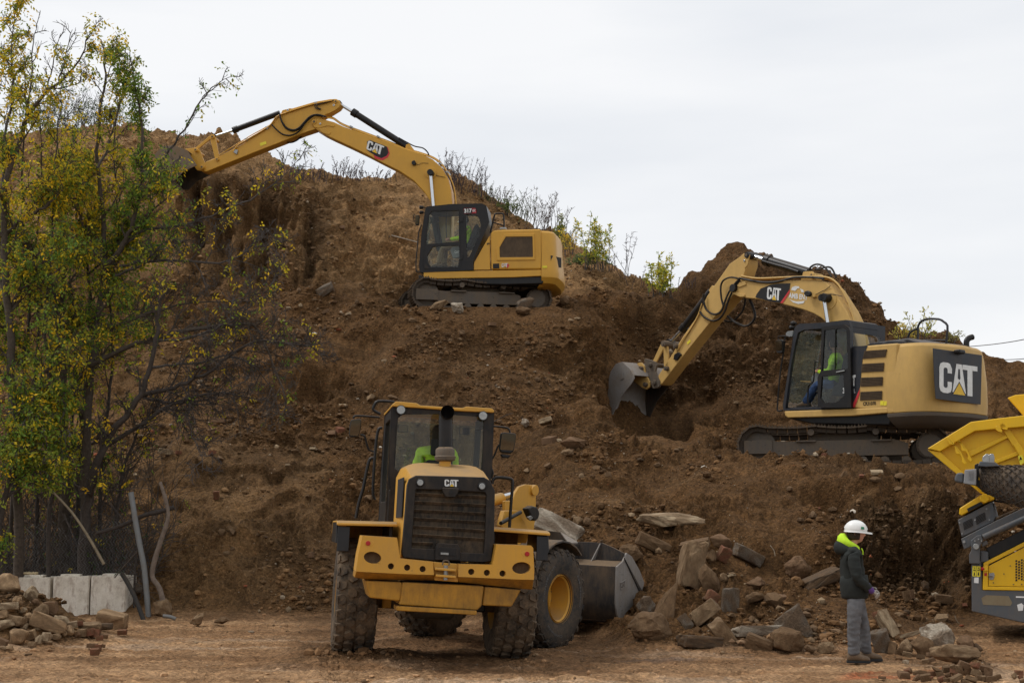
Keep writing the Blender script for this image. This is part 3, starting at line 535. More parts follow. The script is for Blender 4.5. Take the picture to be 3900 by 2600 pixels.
def pin(fr, v, p, y, w, r, name, mat, par, hub=None):
    c = fr.px(v, p, 1, y); o = MB().cyl(c+Vector((0, .03, 0)), c+Vector((0, -w-.03, 0)), r, seg=18).build(name, mat, par, .006, sm=40)
    MB().cyl(c+Vector((0, .045, 0)), c+Vector((0, -.01, 0)), r*.5, seg=12).build('pin_cap', TFR if hub is None else hub, o, .004, sm=40)
    return o
# ---- lettering
LET_C = [(.33, .66), (.33, .82), (.28, .97), (.22, 1), (.10, 1), (.03, .95), (0, .82), (0, .18), (.03, .05), (.10, 0), (.22, 0), (.30, .05), (.33, .2), (.33, .38), (.22, .38), (.22, .22), (.19, .17), (.14, .17), (.11, .22), (.11, .78), (.14, .83), (.19, .83), (.22, .78), (.22, .66)]
LET_A = [(.345, .06), (.45, 1), (.59, 1), (.70, .06), (.655, .06), (.525, .44), (.39, .06)]
LET_AH = [(.500, .84), (.54, .84), (.555, .54), (.525, .48), (.488, .54)]
LET_T = [(.61, 1), (1, 1), (1, .84), (.87, .84), (.87, 0), (.74, 0), (.74, .84), (.61, .84)]
TRI_Y = [(.37, 0), (.68, 0), (.525, .38)]
def aff(p0, p1, p2):
    """unit square -> pixels: p0 lower left, p1 lower right, p2 upper left"""
    return lambda u, v: (p0[0]+(p1[0]-p0[0])*u+(p2[0]-p0[0])*v, p0[1]+(p1[1]-p0[1])*u+(p2[1]-p0[1])*v)
def decal(fr, v, A, polys, axis, c, sgn, name, mat, par, h=.004):
    mb = MB(); off = [0, 0, 0]; off[axis] = sgn*h
    for q in polys: mb.prism(fr.px(v, [A(*p) for p in q], axis, c), off)
    return mb.build(name, mat, par, sm=0)
def cat_mark(fr, v, p0, p1, p2, axis, c, sgn, par, white=None, tri=None, hole=None):
    A = aff(p0, p1, p2)
    g = decal(fr, v, A, [LET_C, LET_A, LET_T], axis, c, sgn, 'lettering', white or WHT, par)
    decal(fr, v, A, [LET_AH], axis, c+sgn*.003, sgn, 'letter_counter', hole or BLK, par, .004)
    decal(fr, v, A, [[(.33, -.03), (.72, -.03), (.525, .44)]], axis, c+sgn*.001, sgn, 'triangle_outline', hole or BLK, par, .004)
    decal(fr, v, A, [TRI_Y], axis, c+sgn*.004, sgn, 'logo_triangle', tri or YDC, par, .004)
    return g
_TXT = {}
def text_shape(s, bold=.02):
    if (s, bold) in _TXT: return _TXT[(s, bold)]
    cu_ = bpy.data.curves.new('txt', 'FONT'); cu_.body = s; cu_.offset = bold; cu_.resolution_u = 3
    o = bpy.data.objects.new('txt', cu_); COL.objects.link(o); dg = bpy.context.evaluated_depsgraph_get(); m = bpy.data.meshes.new_from_object(o.evaluated_get(dg))
    vv = np.array([q.co[:2] for q in m.vertices]); ff = [tuple(q.vertices) for q in m.polygons]
    bpy.data.objects.remove(o); bpy.data.meshes.remove(m); bpy.data.curves.remove(cu_)
    vv = (vv-vv.min(0))/np.maximum(vv.max(0)-vv.min(0), 1e-6); _TXT[(s, bold)] = (vv, ff); return vv, ff
def text(fr, v, s, p0, p1, p2, axis, c, par, mat, name='lettering', bold=.02):
    A = aff(p0, p1, p2); vv, ff = text_shape(s, bold); me = bpy.data.meshes.new(name)
    me.from_pydata([tuple(q) for q in fr.px(v, [A(*q) for q in vv], axis, c)], [], ff); me.update(); return link(name, me, mat, par, sm=0)
# ---- undercarriage
def shoe_mesh(wd, pitch):
    m = MB(); h = pitch*.47
    m.box((0, 0, -.018), (2*h, wd, .036)); 
    for x in (-.8, 0, .8): m.box((x*h*.8, 0, .016), (.020, wd, .034))
    m.box((0, .16, -.075), (pitch*.86, .04, .11)); m.box((0, -.16, -.075), (pitch*.86, .04, .11)); m.cyl((-h*.7, -.1, -.06), (-h*.7, .1, -.06), .028, seg=8)
    me = bpy.data.meshes.new('track_shoe'); me.from_pydata(m.v, [], m.f); me.update(); me.materials.append(TRK); return me
def undercarriage(root, Mloc, Lc, ri, gauge, wd, n, tag_, sag=.06):
    """Mloc places the undercarriage inside the machine's own coordinates"""
    sh = shoe_mesh(wd, 1.0)
    def T(p): return Mloc @ Vector(p)
    # closed path in x,z
    path = []
    for k in range(25): a = -math.pi/2+math.pi*k/24; path.append((Lc/2+ri*math.cos(a), ri+ri*math.sin(a)))
    for k in range(1, 24):
        t = k/24; path.append((Lc/2-Lc*t, 2*ri-.02 - sag*abs(math.sin(t*3*math.pi))*(.6+.6*t)))
    rs = ri*.88
    for k in range(25): a = math.pi/2+math.pi*k/24; path.append((-Lc/2+rs*math.cos(a), ri-.02+rs*math.sin(a)))
    path.append((-Lc/2+.2, .0))
    pts = np.array(path+[path[0]]); seg = np.hypot(*np.diff(pts, axis=0).T); s = np.concatenate([[0], np.cumsum(seg)]); pitch = s[-1]/n
    shm = shoe_mesh(wd, pitch)
    for sy in (1, -1):
        y0 = sy*gauge/2
        fr_ = MB(); hb = ri*.55
        fr_.prism([T((Lc/2-.15, y0+.17, ri-.16)), T((Lc/2-.15, y0+.17, ri+.12)), T((Lc/2-.55, y0+.17, ri+.10)), T((-Lc/2+.75, y0+.17, ri+.13)), T((-Lc/2+.45, y0+.17, ri+.04)), T((-Lc/2+.45, y0+.17, ri-.22)), T((Lc/2-.5, y0+.17, ri-.24))], Mloc.to_3x3() @ Vector((0, -.34, 0)))
        track = fr_.build('track_frame', TFR, root, .015)
        g = MB(); g.box((0, 0, 0), (.62, .03, .30)); gm_ = [T(Vector(p)+Vector((Lc/2+.02, y0+.205, ri-.02))) for p in g.v]; gg = MB(); gg.add(gm_, g.f); gg.build('idler_guard', TFR, track, .02)
        for kx in (-.22, .22):
            st = MB(); st.box((0, 0, 0), (.42, .10, .035)); q = MB(); q.add([T(Vector(p)+Vector((Lc*kx, y0+.20, ri+.10))) for p in st.v], st.f); q.build('step', TFR, track, .006)
        for kx in (-.19, .19):
            MB().cyl(T((Lc*kx, y0-.14, 2*ri-.17)), T((Lc*kx, y0+.25, 2*ri-.17)), .075, seg=16).build('carrier_roller', TFR, track, .012, sm=40)
        for k in range(7):
            x = -Lc/2+.5+(Lc-.9)*k/6; MB().cyl(T((x, y0-.17, .125)), T((x, y0+.17, .125)), .10, seg=14).build('track_roller', TFR, track, sm=40)
        ax = Mloc.to_3x3() @ Vector((0, 1, 0))
        MB().lathe([(0, -.10), (ri*.5, -.10), (ri*.62, -.06), (ri-.09, -.06), (ri-.09, .06), (ri*.62, .06), (ri*.5, .10), (0, .10)], T((Lc/2, y0, ri)), ax, 28).build('idler_wheel', TFR, track, sm=40)
        sp = MB(); sp.lathe([(0, -.10), (rs*.7, -.10), (rs-.12, -.04), (rs-.12, .04), (rs*.72, .16), (rs*.6, .21), (0, .22)], T((-Lc/2, y0, ri-.02)), ax, 28)
        spo = sp.build('drive_sprocket', TFR, track, sm=30)
        for k in range(12):
            a = 2*math.pi*k/12; MB().cyl(T((-Lc/2+rs*.62*math.cos(a), y0+.15, ri-.02+rs*.62*math.sin(a))), T((-Lc/2+rs*.62*math.cos(a), y0+.215, ri-.02+rs*.62*math.sin(a))), .02, seg=6).build('bolt', TRK, spo, sm=0)
        for k in range(n):
            d = k*pitch+.05; i = min(np.searchsorted(s, d)-1, len(seg)-1); i = max(i, 0); t = (d-s[i])/seg[i]; p = pts[i]*(1-t)+pts[i+1]*t
            d2 = (d+.04) % s[-1]; i2 = max(min(np.searchsorted(s, d2)-1, len(seg)-1), 0); t2 = (d2-s[i2])/seg[i2]; p2 = pts[i2]*(1-t2)+pts[i2+1]*t2
            tx, tz = p2-p; ll = math.hypot(tx, tz); tx, tz = tx/ll, tz/ll
            o = bpy.data.objects.new('track_shoe', shm); COL.objects.link(o); o.parent = track
            m = Matrix(((tx, 0, tz, p[0]), (0, 1, 0, y0), (tz, 0, -tx, p[1]), (0, 0, 0, 1)))
            o.matrix_local = Mloc @ m
    b = MB(); pts_ = [(-.9, .45), (.9, .45), (.9, -.45), (-.9, -.45)]
    q = MB(); q.box((0, 0, ri+.12), (1.5, gauge-.3, .34)); q2 = MB(); q2.add([T(p) for p in q.v], q.f); q2.build('car_body', TFR, root, .03)
    MB().cyl(T((0, 0, ri+.2)), T((0, 0, 2*ri+.28)), .62, seg=28).build('slew_ring', TRK, root, sm=40)
def counterweight(mb, xf, xr, hw, levels, cr=.45, bulge=.0, n=7):
    """levels: (z, inset); plan: straight sides from xf, rounded rear corners"""
    rings = []
    for z, ins in levels:
        w_ = hw-ins; x2 = xr+ins; r = max(cr-ins*.4, .05); pl = [(xf, w_)]
        for k in range(n+1): a = math.pi/2*k/n; pl.append((x2+r-r*math.sin(a), w_-r+r*math.cos(a)))
        for k in range(1, 6): t = k/6; pl.append((x2-bulge*math.sin(math.pi*t), (w_-r)*(1-2*t)))
        for k in range(n+1): a = math.pi/2*k/n; pl.append((x2+r-r*math.cos(a), -(w_-r)-r*math.sin(a)))
        pl.append((xf, -w_)); rings.append([(x, y, z) for x, y in pl])
    return mb.loft(rings)
def handrail(fr, v, pts, y, r, par, mat=None, name='handrail'):
    return MB().tube(smooth_path(fr.px(v, pts, 1, y), 2), r, 8).build(name, mat or BLK, par, sm=60)
def mirror(fr, v, pts, y, par, tilt=.04):
    p = fr.px(v, pts, 1, y); c = sum(p, Vector())/len(p)
    h = MB().prism([q+Vector((0, .05, 0)) for q in p], (0, -.09, 0)).build('mirror', BLK, par, .015)
    MB().prism([c+(q-c)*.86+Vector((0, .066+.16*(q.z-c.z), 0)) for q in p], (0, .004, 0)).build('mirror_glass', MIR, h, sm=0)
    return h
# ---------------------------------------------------------------- excavator on the upper ledge
MA = Matrix.Translation(POS_A) @ Matrix.Rotation(R(180-7), 4, 'Z')
FA = Frame(MA)
EA = thing('excavator', MA, 'clean yellow tracked excavator with closed black cab on the upper dirt ledge, arm stretched out', 'excavator')
ua = Matrix.Translation((.05, 0, -.08)) @ Matrix.Rotation(R(20), 4, 'Z')
undercarriage(EA, ua, 3.05, .44, 2.0, .6, 41, 'A')
y1 = 1.25
slab(FA, 3, [(266, 985), (322, 1000), (1600, 1003), (1650, 1012), (1610, 1085), (1200, 1096), (300, 1078), (268, 1075)], 1.19, -1.19).build('revolving_frame', BLK, EA, .03)
for s in (1, -1):
    q = FA.px(3, [(320, 955), (1600, 932), (1604, 1000), (1300, 1015), (322, 1032)], 1, y1); q = [Vector((p.x, s*p.y, p.z)) for p in q]
    MB().prism(q, (0, -s*.12, 0)).build('side_sill', YA, EA, .02)
ec = slab(FA, 3, [(1048, 600), (1050, 530), (1080, 503), (1120, 499), (1594, 490), (1600, 928), (1056, 931)], y1, -y1).build('engine_cover', YA, EA, .05, seg=3)
slab(FA, 3, [(1040, 562), (1045, 932), (868, 935), (872, 850)], y1, 1.15).build('side_panel', YA, EA, .01)
sur = MB(); o_ = [(1112, 700), (1200, 545), (1525, 541), (1532, 826), (1116, 832)]; i_ = [(1147, 690), (1215, 575), (1505, 572), (1510, 795), (1150, 798)]
sur.ring_prism(FA.px(3, o_, 1, y1+.028), FA.px(3, i_, 1, y1+.028), (0, -.04, 0)); sur.build('grille_surround', YA, ec, .01)
slab(FA, 3, i_, y1+.012, y1-.02).build('grille', BRN, ec)
lat = slab(FA, 3, [(1075, 866), (1143, 864), (1145, 917), (1077, 919)], y1+.008, y1-.01).build('latch', BLK, ec, .004)
slab(FA, 3, [(1095, 872), (1130, 871), (1131, 912), (1096, 913)], y1+.016, y1).build('latch_handle', BLKL, lat, .003)
slab(FA, 3, [(1012, 642), (1040, 641), (1040, 652), (1022, 653), (1020, 662), (1012, 662)], y1+.012, y1).build('cover_hook', BLK, EA)
xf = FA.px(3, (1602, 900), 1, y1).x; xr = FA.px(3, (1818, 900), 1, 0.2).x
zt = lambda y: FA.px(3, (1650, y), 1, y1).z
cw = MB(); counterweight(cw, xf, xr, y1+.005, [(zt(1104), .30), (zt(1070), .10), (zt(1010), .0), (zt(960), -.01), (zt(900), .01), (zt(760), .05), (zt(560), .07), (zt(520), .09), (zt(498), .14), (zt(489), .24)], .42, .06)
cwo = cw.build('counterweight', YA, EA, .012, sm=50)
slab(FA, 3, [(1612, 890), (1664, 890), (1664, 912), (1612, 914)], y1+.012, y1+.004).build('warning_sticker', YST, cwo, sm=0)
xrr = xr-.02; MB().prism([(xrr+.16, 1.06, zt(880)), (xrr+.16, 1.06, zt(770)), (xrr-.03, .74, zt(770)), (xrr-.03, .74, zt(880))], (.06, .09, 0)).build('lamp_recess', BLKL, cwo)
# cab
CABO = [(335, 315), (345, 262), (362, 247), (620, 221), (955, 215), (1004, 240), (1022, 330), (1035, 410), (1022, 448), (862, 832), (862, 936), (288, 963), (272, 905), (298, 560)]
W1 = [(345, 655), (365, 470), (385, 330), (412, 298), (705, 292), (705, 625)]; W2 = [(360, 785), (425, 680), (710, 668), (712, 800), (695, 903), (405, 905), (375, 860)]
W3 = [(785, 335), (862, 330), (922, 366), (945, 450), (928, 555), (818, 795), (797, 802), (786, 700)]
DOR = [(318, 880), (345, 560), (372, 310), (400, 284), (712, 274), (728, 915), (325, 930)]
f_ = lambda l, y: FA.px(3, l, 1, y)
cab = panel(MB(), [f_(CABO, y1+.01), f_(DOR, y1+.01), f_(W3, y1+.01)], (0, -.09, 0)).build('cab', BLK, EA, .012)
dr = panel(MB(), [f_(DOR, y1+.016), f_(W1, y1+.016), f_(W2, y1+.016)], (0, -.06, 0)).build('cab_door', BLK, cab, .008)
for W_ in (W1, W2, W3):
    pane(f_(W_, y1-.02)).build('window', GLS, dr if W_ is not W3 else cab, sm=0)
slab(FA, 3, [(330, 880), (350, 868), (372, 908), (385, 922), (335, 925)], y1+.03, y1+.01).build('door_handle', BLKL, dr, .004)
for yy_ in (385, 790): slab(FA, 3, [(722, yy_-30), (748, yy_-30), (748, yy_+30), (722, yy_+30)], y1+.04, y1).build('hinge', BLK, cab, .006)
RW = [(380, 330), (930, 300), (945, 450), (880, 640), (860, 890), (370, 905), (360, 600)]
rp = panel(MB(), [f_(CABO, .36), f_(RW, .36)], (0, -.08, 0)).build('cab_far_side', BLK, cab, .01)
pane(f_(RW, .32)).build('window', GLS, rp, sm=0)
slab(FA, 3, [(338, 268), (362, 246), (620, 219), (955, 213), (1004, 240), (1004, 270), (372, 282)], y1-.01, .29).build('cab_roof', BLK, cab, .03)
slab(FA, 3, [(1004, 240), (1030, 410), (1018, 446), (862, 832), (835, 832), (985, 440), (995, 400), (980, 262)], y1-.085, .36).build('cab_back', BLK, cab, .01)
slab(FA, 3, [(300, 930), (862, 905), (862, 936), (292, 962)], y1-.085, .36).build('cab_floor', BLK, cab)
slab(FA, 3, [(345, 300), (353, 300), (305, 720), (297, 720)], y1-.085, .36).build('windscreen', GLS, cab, sm=0)
for k in range(9):
    a = (938-k*8.5, 682+k*18); slab(FA, 3, [a, (a[0]+16, a[1]-2), (a[0]+8, a[1]+10), (a[0]-8, a[1]+12)], y1+.02, y1).build('cab_vent', BLKL, cab, sm=0)
handrail(FA, 3, [(300, 445), (272, 520), (258, 660), (244, 800), (240, 920), (255, 958), (290, 955)], y1+.02, .017, EA)
mirror(FA, 3, [(238, 345), (270, 340), (280, 360), (272, 450), (243, 456), (234, 440)], y1+.1, EA)
handrail(FA, 3, [(238, 400), (218, 405), (216, 345), (232, 340)], y1+.1, .01, EA, name='mirror_arm')
for a in ((300, 256), (302, 310)):
    p = FA.px(3, a, 1, y1-.05); l_ = MB(); l_.tube([p+Vector((.05, 0, 0)), p+Vector((.04, 0, 0)), p+Vector((-.05, 0, 0))], [.045, .055, .04], 12); lo = l_.build('work_lamp', BLK, EA, sm=40); MB().cyl(p+Vector((.051, 0, 0)), p+Vector((.056, 0, 0)), .04, seg=12).build('lamp_lens', LENS, lo, sm=0)
    MB().bar(p+Vector((-.04, 0, 0)), p+Vector((-.14, -.02, -.02)), .02, .02).build('lamp_bracket', BLK, lo)
handrail(FA, 3, [(1048, 535), (1070, 440), (1092, 342), (1112, 326), (1172, 324), (1192, 345), (1197, 470)], 1.05, .024, EA)
handrail(FA, 3, [(1078, 420), (1192, 452)], 1.05, .018, EA)
slab(FA, 3, [(1150, 472), (1216, 470), (1218, 490), (1150, 492)], 1.12, .98).build('work_lamp', LENS, EA, .01)
# decals
d0 = y1+.012
text(FA, 3, '317', (765, 318), (848, 314), (763, 272), 1, d0, cab, WHT, bold=.045)
decal(FA, 3, lambda u, v: (u, v), [[(756, 275), (765, 262), (880, 262), (906, 286), (892, 320), (765, 325)]], 1, d0-.003, 1, 'decal_plate', RED, cab, .001)
decal(FA, 3, lambda u, v: (u, v), [[(760, 272), (768, 266), (848, 264), (852, 318), (765, 322)]], 1, d0-.0015, 1, 'decal_plate', BLK, cab, .0007)
text(FA, 3, 'GC', (853, 305), (888, 303), (853, 278), 1, d0+.0005, cab, WHT, bold=.03)
decal(FA, 3, lambda u, v: (u, v), [[(1225, 866), (1240, 866), (1254, 884), (1238, 911), (1222, 911), (1190, 898)]], 1, y1+.006, 1, 'decal_plate', RED, ec, .002)
cat_mark(FA, 3, (1170, 905), (1236, 903), (1172, 864), 1, y1+.009, 1, ec)
# boom, stick, bucket
yb = .22
bm = slab(FA, 2, [(1050, 282), (1056, 262), (1075, 250), (1110, 250), (1190, 272), (1250, 300), (1400, 352), (1560, 410), (1650, 440), (1730, 468), (1810, 505), (1868, 556), (1908, 625), (1928, 700), (1935, 790), (1930, 1010), (1900, 1050), (1850, 1050), (1838, 960), (1815, 830), (1795, 765), (1758, 712), (1690, 640), (1600, 580), (1500, 530), (1400, 478), (1290, 425), (1185, 377), (1130, 350), (1078, 318)], yb, -yb).build('boom', YA, EA, .03)
slab(FA, 2, [(1053, 282), (1058, 264), (1078, 253), (1150, 272), (1195, 290), (1192, 302), (1150, 296), (1095, 310), (1070, 306)], yb+.025, yb-.01).build('boom_nose_plate', YA, bm, .008)
slab(FA, 2, [(1092, 310), (1130, 306), (1172, 340), (1160, 352), (1120, 340)], yb+.02, yb-.01).build('boom_nose_plate', YA, bm, .008)
pin(FA, 2, (1068, 272), yb+.02, .5, .07, 'stick_pin', YA, bm); pin(FA, 2, (1106, 284), yb+.02, .02, .03, 'bolt', CHROME, bm)
st = slab(FA, 2, [(350, 576), (345, 556), (352, 545), (385, 522), (455, 492), (620, 408), (700, 348), (800, 282), (846, 232), (862, 208), (885, 196), (920, 188), (1070, 144), (1165, 128), (1205, 126), (1228, 140), (1234, 160), (1218, 182), (1170, 212), (1120, 238), (1060, 290), (1078, 316), (1000, 342), (860, 398), (700, 460), (560, 516), (385, 586)], .19, -.19).build('stick', YA, EA, .025)
slab(FA, 2, [(860, 212), (868, 198), (915, 186), (945, 190), (930, 204), (885, 216)], .215, .185).build('stick_lug', YA, st, .006)
slab(FA, 2, [(1150, 222), (1180, 165), (1205, 130), (1232, 150), (1224, 178), (1195, 200)], .21, .18).build('stick_lug', YA, st, .006)
for p in ((1192, 168), (902, 198)): pin(FA, 2, p, .2, .02, .032, 'bolt', CHROME, st)
pin(FA, 2, (1204, 145), .21, .44, .05, 'cylinder_pin', YA, st)
decal(FA, 2, lambda u, v: (u, v), [[(726, 405), (764, 393), (768, 410), (730, 424)]], 1, .195, 1, 'warning_sticker', YST, st)
hyd(FA, 2, (1648, 425), (1308, 208), (1225, 158), 0.0, .095, .048, EA)
slab(FA, 2, [(1640, 440), (1644, 415), (1665, 408), (1690, 440), (1700, 460), (1665, 460)], .14, -.14).build('cylinder_bracket', YA, bm, .01)
hyd(FA, 2, (852, 216), (556, 326), (440, 364), 0.0, .08, .042, EA)
for s in (.30, -.30): hyd(FA, 2, (1860, 1080), (1822, 870), (1799, 592), s, .10, .05, EA)
c_ = FA.px(2, (1799, 590), 1, .4)
MB().cyl(c_, c_+Vector((0, -.8, 0)), .085, seg=20).build('cylinder_pin', BLK, bm, .01, sm=40)
MB().cyl(FA.px(2, (1799, 592), 1, .25), FA.px(2, (1799, 592), 1, .25)+Vector((0, -.06, 0)), .17, seg=28).build('boss_plate', YA, bm, .01, sm=40)
for y in (.16, -.16):
    slab(FA, 2, [(416, 352), (436, 350), (446, 370), (472, 500), (470, 515), (450, 520), (444, 508), (412, 372)], y+.03, y-.03).build('tipping_link', YA, EA, .01)
    slab(FA, 2, [(416, 378), (320, 455), (312, 440), (410, 358), (436, 352), (442, 372)], y-.02, y-.06).build('power_link', YA, EA, .01)
pin(FA, 2, (428, 366), .22, .44, .055, 'link_pin', YA, EA); pin(FA, 2, (458, 508), .22, .44, .05, 'link_pin', YA, EA); pin(FA, 2, (362, 556), .3, .6, .06, 'bucket_pin', YA, EA); pin(FA, 2, (322, 448), .3, .6, .05, 'bucket_pin', YA, EA)
def bucket(fr, v, outer, edge, y0, y1_, par, ears, th=.03, mat=None, earmat=None, teeth=5, tdir=None):
    """outer: shell curve from lip to hinge; edge: the open edge back to the lip"""
    mat = mat or STEEL
    o = fr.px(v, outer, 1, y0); e = fr.px(v, edge, 1, y0); dy = Vector((0, y1_-y0, 0)); c = sum(o, Vector())/len(o)+(sum(e, Vector())/max(len(e), 1)-sum(o, Vector())/len(o))*.5
    inn = [p+(c-p).normalized()*th for p in o]; m = MB(); m.prism(o+inn[::-1], dy); sh = m.build('bucket', mat, par, .006)
    for yy_ in (0, 1):
        b_ = [p+dy*yy_ + Vector((0, .012 if yy_ == 0 else -.012, 0)) for p in o+e]; MB().prism(b_, (0, -.03 if yy_ == 0 else .03, 0)).build('side_plate', mat if yy_ == 0 else BSTEEL, sh, .005)  # far plate takes the black steel to imitate shadow inside the bucket
        k = [p+dy*yy_ + Vector((0, .022 if yy_ == 0 else -.022, 0)) for p in [o[0]]+e[::-1]]
    d = (o[0]-o[1]).normalized() if tdir is None else tdir
    for k in range(teeth):
        b0 = o[0]+dy*((k+.5)/teeth); w_ = .05; x_ax = Vector((0, 1, 0)); n_ = d.cross(x_ax).normalized()
        MB().add([b0-x_ax*w_-n_*.035-d*.06, b0+x_ax*w_-n_*.035-d*.06, b0+x_ax*w_+n_*.035-d*.06, b0-x_ax*w_+n_*.035-d*.06, b0-x_ax*w_*.6-n_*.01+d*.17, b0+x_ax*w_*.6-n_*.01+d*.17, b0+x_ax*w_*.6+n_*.01+d*.17, b0-x_ax*w_*.6+n_*.01+d*.17],
                 [(3, 2, 1, 0), (4, 5, 6, 7), (0, 1, 5, 4), (1, 2, 6, 5), (2, 3, 7, 6), (3, 0, 4, 7)]).build('bucket_tooth', mat, sh, .008)
    for er in ears:
        for yc_e in (.17, -.17):
            MB().prism(fr.px(v, er, 1, yc_e+.025), (0, -.05, 0)).build('bucket_ear', earmat or YA, sh, .01)
    return sh
bucket(FA, 2, [(150, 640), (80, 560), (62, 480), (110, 425), (190, 420), (270, 450)], [(300, 500), (330, 545), (250, 580), (190, 640)], .58, -.58, EA, mat=paint('soil_caked_steel', (.17, .135, .10), .8, dust=.95, dcol=(.19, .125, .07), scale=3), ears= [[(255, 440), (330, 432), (350, 450), (385, 545), (370, 580), (330, 575), (290, 520)]])
# stick and boom lines
for k, (dy_) in enumerate((.24, .21)):
    hose(FA, 2, [(560, 455), (585, 420), (640, 385+k*6), (780, 300), (830, 240+k*10), (900, 210), (1060, 160), (1180, 138)], dy_, .018, 'hydraulic_line', YA, st)
hose(FA, 2, [(470, 480), (520, 450), (600, 400), (660, 362), (740, 318), (800, 285)], .2, .014, 'hydraulic_line', YA, st)
slab(FA, 2, [(558, 462), (568, 442), (588, 448), (580, 476)], .24, .18).build('valve_block', LENS, st, .01)
for p in ((640, 382), (768, 308), (1076, 155)):
    slab(FA, 2, [(p[0]-10, p[1]-7), (p[0]+8, p[1]-12), (p[0]+11, p[1]+5), (p[0]-7, p[1]+10)], .24, .18).build('line_clamp', LENS, st, .006)
for k, off in enumerate((0, 7)):
    hose(FA, 2, [(850, 222), (862, 262+off), (890, 305+off), (930, 322+off), (970, 310+off), (1010, 268+off), (1045, 236+off), (1090, 226), (1140, 240)], .30-.04*k, .024, 'hydraulic_hose', RUB, EA)
hose(FA, 2, [(800, 288), (830, 320), (870, 350), (920, 356), (970, 332), (1020, 268), (1070, 232), (1120, 238)], .27, .024, 'hydraulic_hose', RUB, EA)
hose(FA, 2, [(880, 392), (915, 402), (950, 392), (980, 370), (998, 348)], .0, .024, 'hydraulic_hose', RUB, EA)
hose(FA, 2, [(1075, 155), (1072, 175), (1085, 190), (1110, 192), (1085, 180), (1090, 165), (1140, 150), (1190, 135)], .24, .015, 'hydraulic_hose', RUB, st)
for k, dy_ in enumerate((.20, .12, .04, -.06)):
    o = k*3-9
    hose(FA, 2, [(1150, 238-o), (1190, 246-o), (1250, 285-o), (1400, 342-o), (1560, 402-o), (1640, 436-o), (1730, 462-o), (1820, 495-o), (1880, 545-o), (1925, 625-o*.3), (1950, 700+o*.2), (1962, 800)], dy_, .017, 'hydraulic_line', YA, bm)
for p in ((1300, 300), (1470, 362), (1860, 530), (1905, 585)): slab(FA, 2, [(p[0]-9, p[1]-8), (p[0]+9, p[1]-1), (p[0]+6, p[1]+9), (p[0]-12, p[1]+2)], .24, -.1).build('line_clamp', LENS, bm, .005)
hose(FA, 2, [(1600, 372), (1650, 400), (1700, 425), (1750, 436), (1780, 462), (1790, 488)], .1, .02, 'hydraulic_hose', RUB, EA)
slab(FA, 2, [(1682, 516), (1698, 512), (1706, 528), (1700, 542), (1684, 540), (1678, 528)], yb+.10, yb).build('work_lamp', BLK, bm, .01)
hose(FA, 2, [(1704, 535), (1725, 540), (1745, 530), (1785, 532)], yb+.015, .006, 'lamp_cable', RUB, bm)
hose(FA, 2, [(1815, 598), (1830, 604), (1850, 612), (1890, 620)], yb+.02, .008, 'lamp_cable', RUB, bm)
A_ = lambda u, v: (u, v)
decal(FA, 2, A_, [[(1490, 425), (1530, 430), (1543, 470), (1530, 495), (1497, 514), (1450, 502), (1440, 480)]], 1, yb+.004, 1, 'decal_plate', RED, bm, .002)
decal(FA, 2, A_, [[(1400, 395), (1418, 386), (1525, 428), (1535, 465), (1522, 485), (1490, 500), (1455, 486), (1400, 450)]], 1, yb+.006, 1, 'decal_plate', BLK, bm, .0015)
cat_mark(FA, 2, (1394, 444), (1494, 482), (1408, 387), 1, yb+.010, 1, bm)
# small interior
slab(FA, 3, [(800, 640), (870, 460), (900, 430), (915, 445), (905, 520), (850, 650), (840, 690), (700, 700), (690, 660)], .98, .56).build('operator_seat', SEAT, cab, .03)
cons = slab(FA, 3, [(610, 720), (640, 682), (715, 680), (760, 700), (720, 800), (640, 808)], 1.1, 1.0).build('console', CGREY, cab, .02)
text(FA, 3, 'CAT', (658, 752), (712, 756), (660, 724), 1, 1.104, cons, WHT, bold=.03)
for p in ((575, 600), (690, 560)): hose(FA, 3, [p, (p[0]-8, p[1]-120), (p[0]-5, p[1]-300)] if p[0] < 600 else [(650, 620), (665, 570), (690, 540)], .7, .012, 'control_lever', BLK, cab)
# ---------------------------------------------------------------- excavator on the lower terrace
POS_B = (7.9, 32.2, 3.10)
MBm = Matrix.Translation(POS_B) @ Matrix.Rotation(R(180-52), 4, 'Z')
FB = Frame(MBm)
EB = thing('excavator', MBm, 'weathered yellow tracked excavator with open cab door digging from the lower dirt terrace', 'excavator')
ub = Matrix.Rotation(R(40), 4, 'Z') @ Matrix.Translation((.42, 0.06, -.09))
undercarriage(EB, ub, 3.62, .46, 2.38, .7, 47, 'B', .05)
y1 = 1.30
f_ = lambda l, y, v=5: FB.px(v, l, 1, y)
slab(FB, 5, [(500, 990), (1290, 962), (1330, 990), (1300, 1060), (700, 1050), (520, 1010)], y1-.10, -y1+.1).build('revolving_frame', BLK, EB, .03)
slab(FB, 5, [(482, 950), (1288, 921), (1290, 966), (1000, 990), (510, 1004), (486, 985)], y1+.01, y1-.14).build('side_sill', YB, EB, .03)
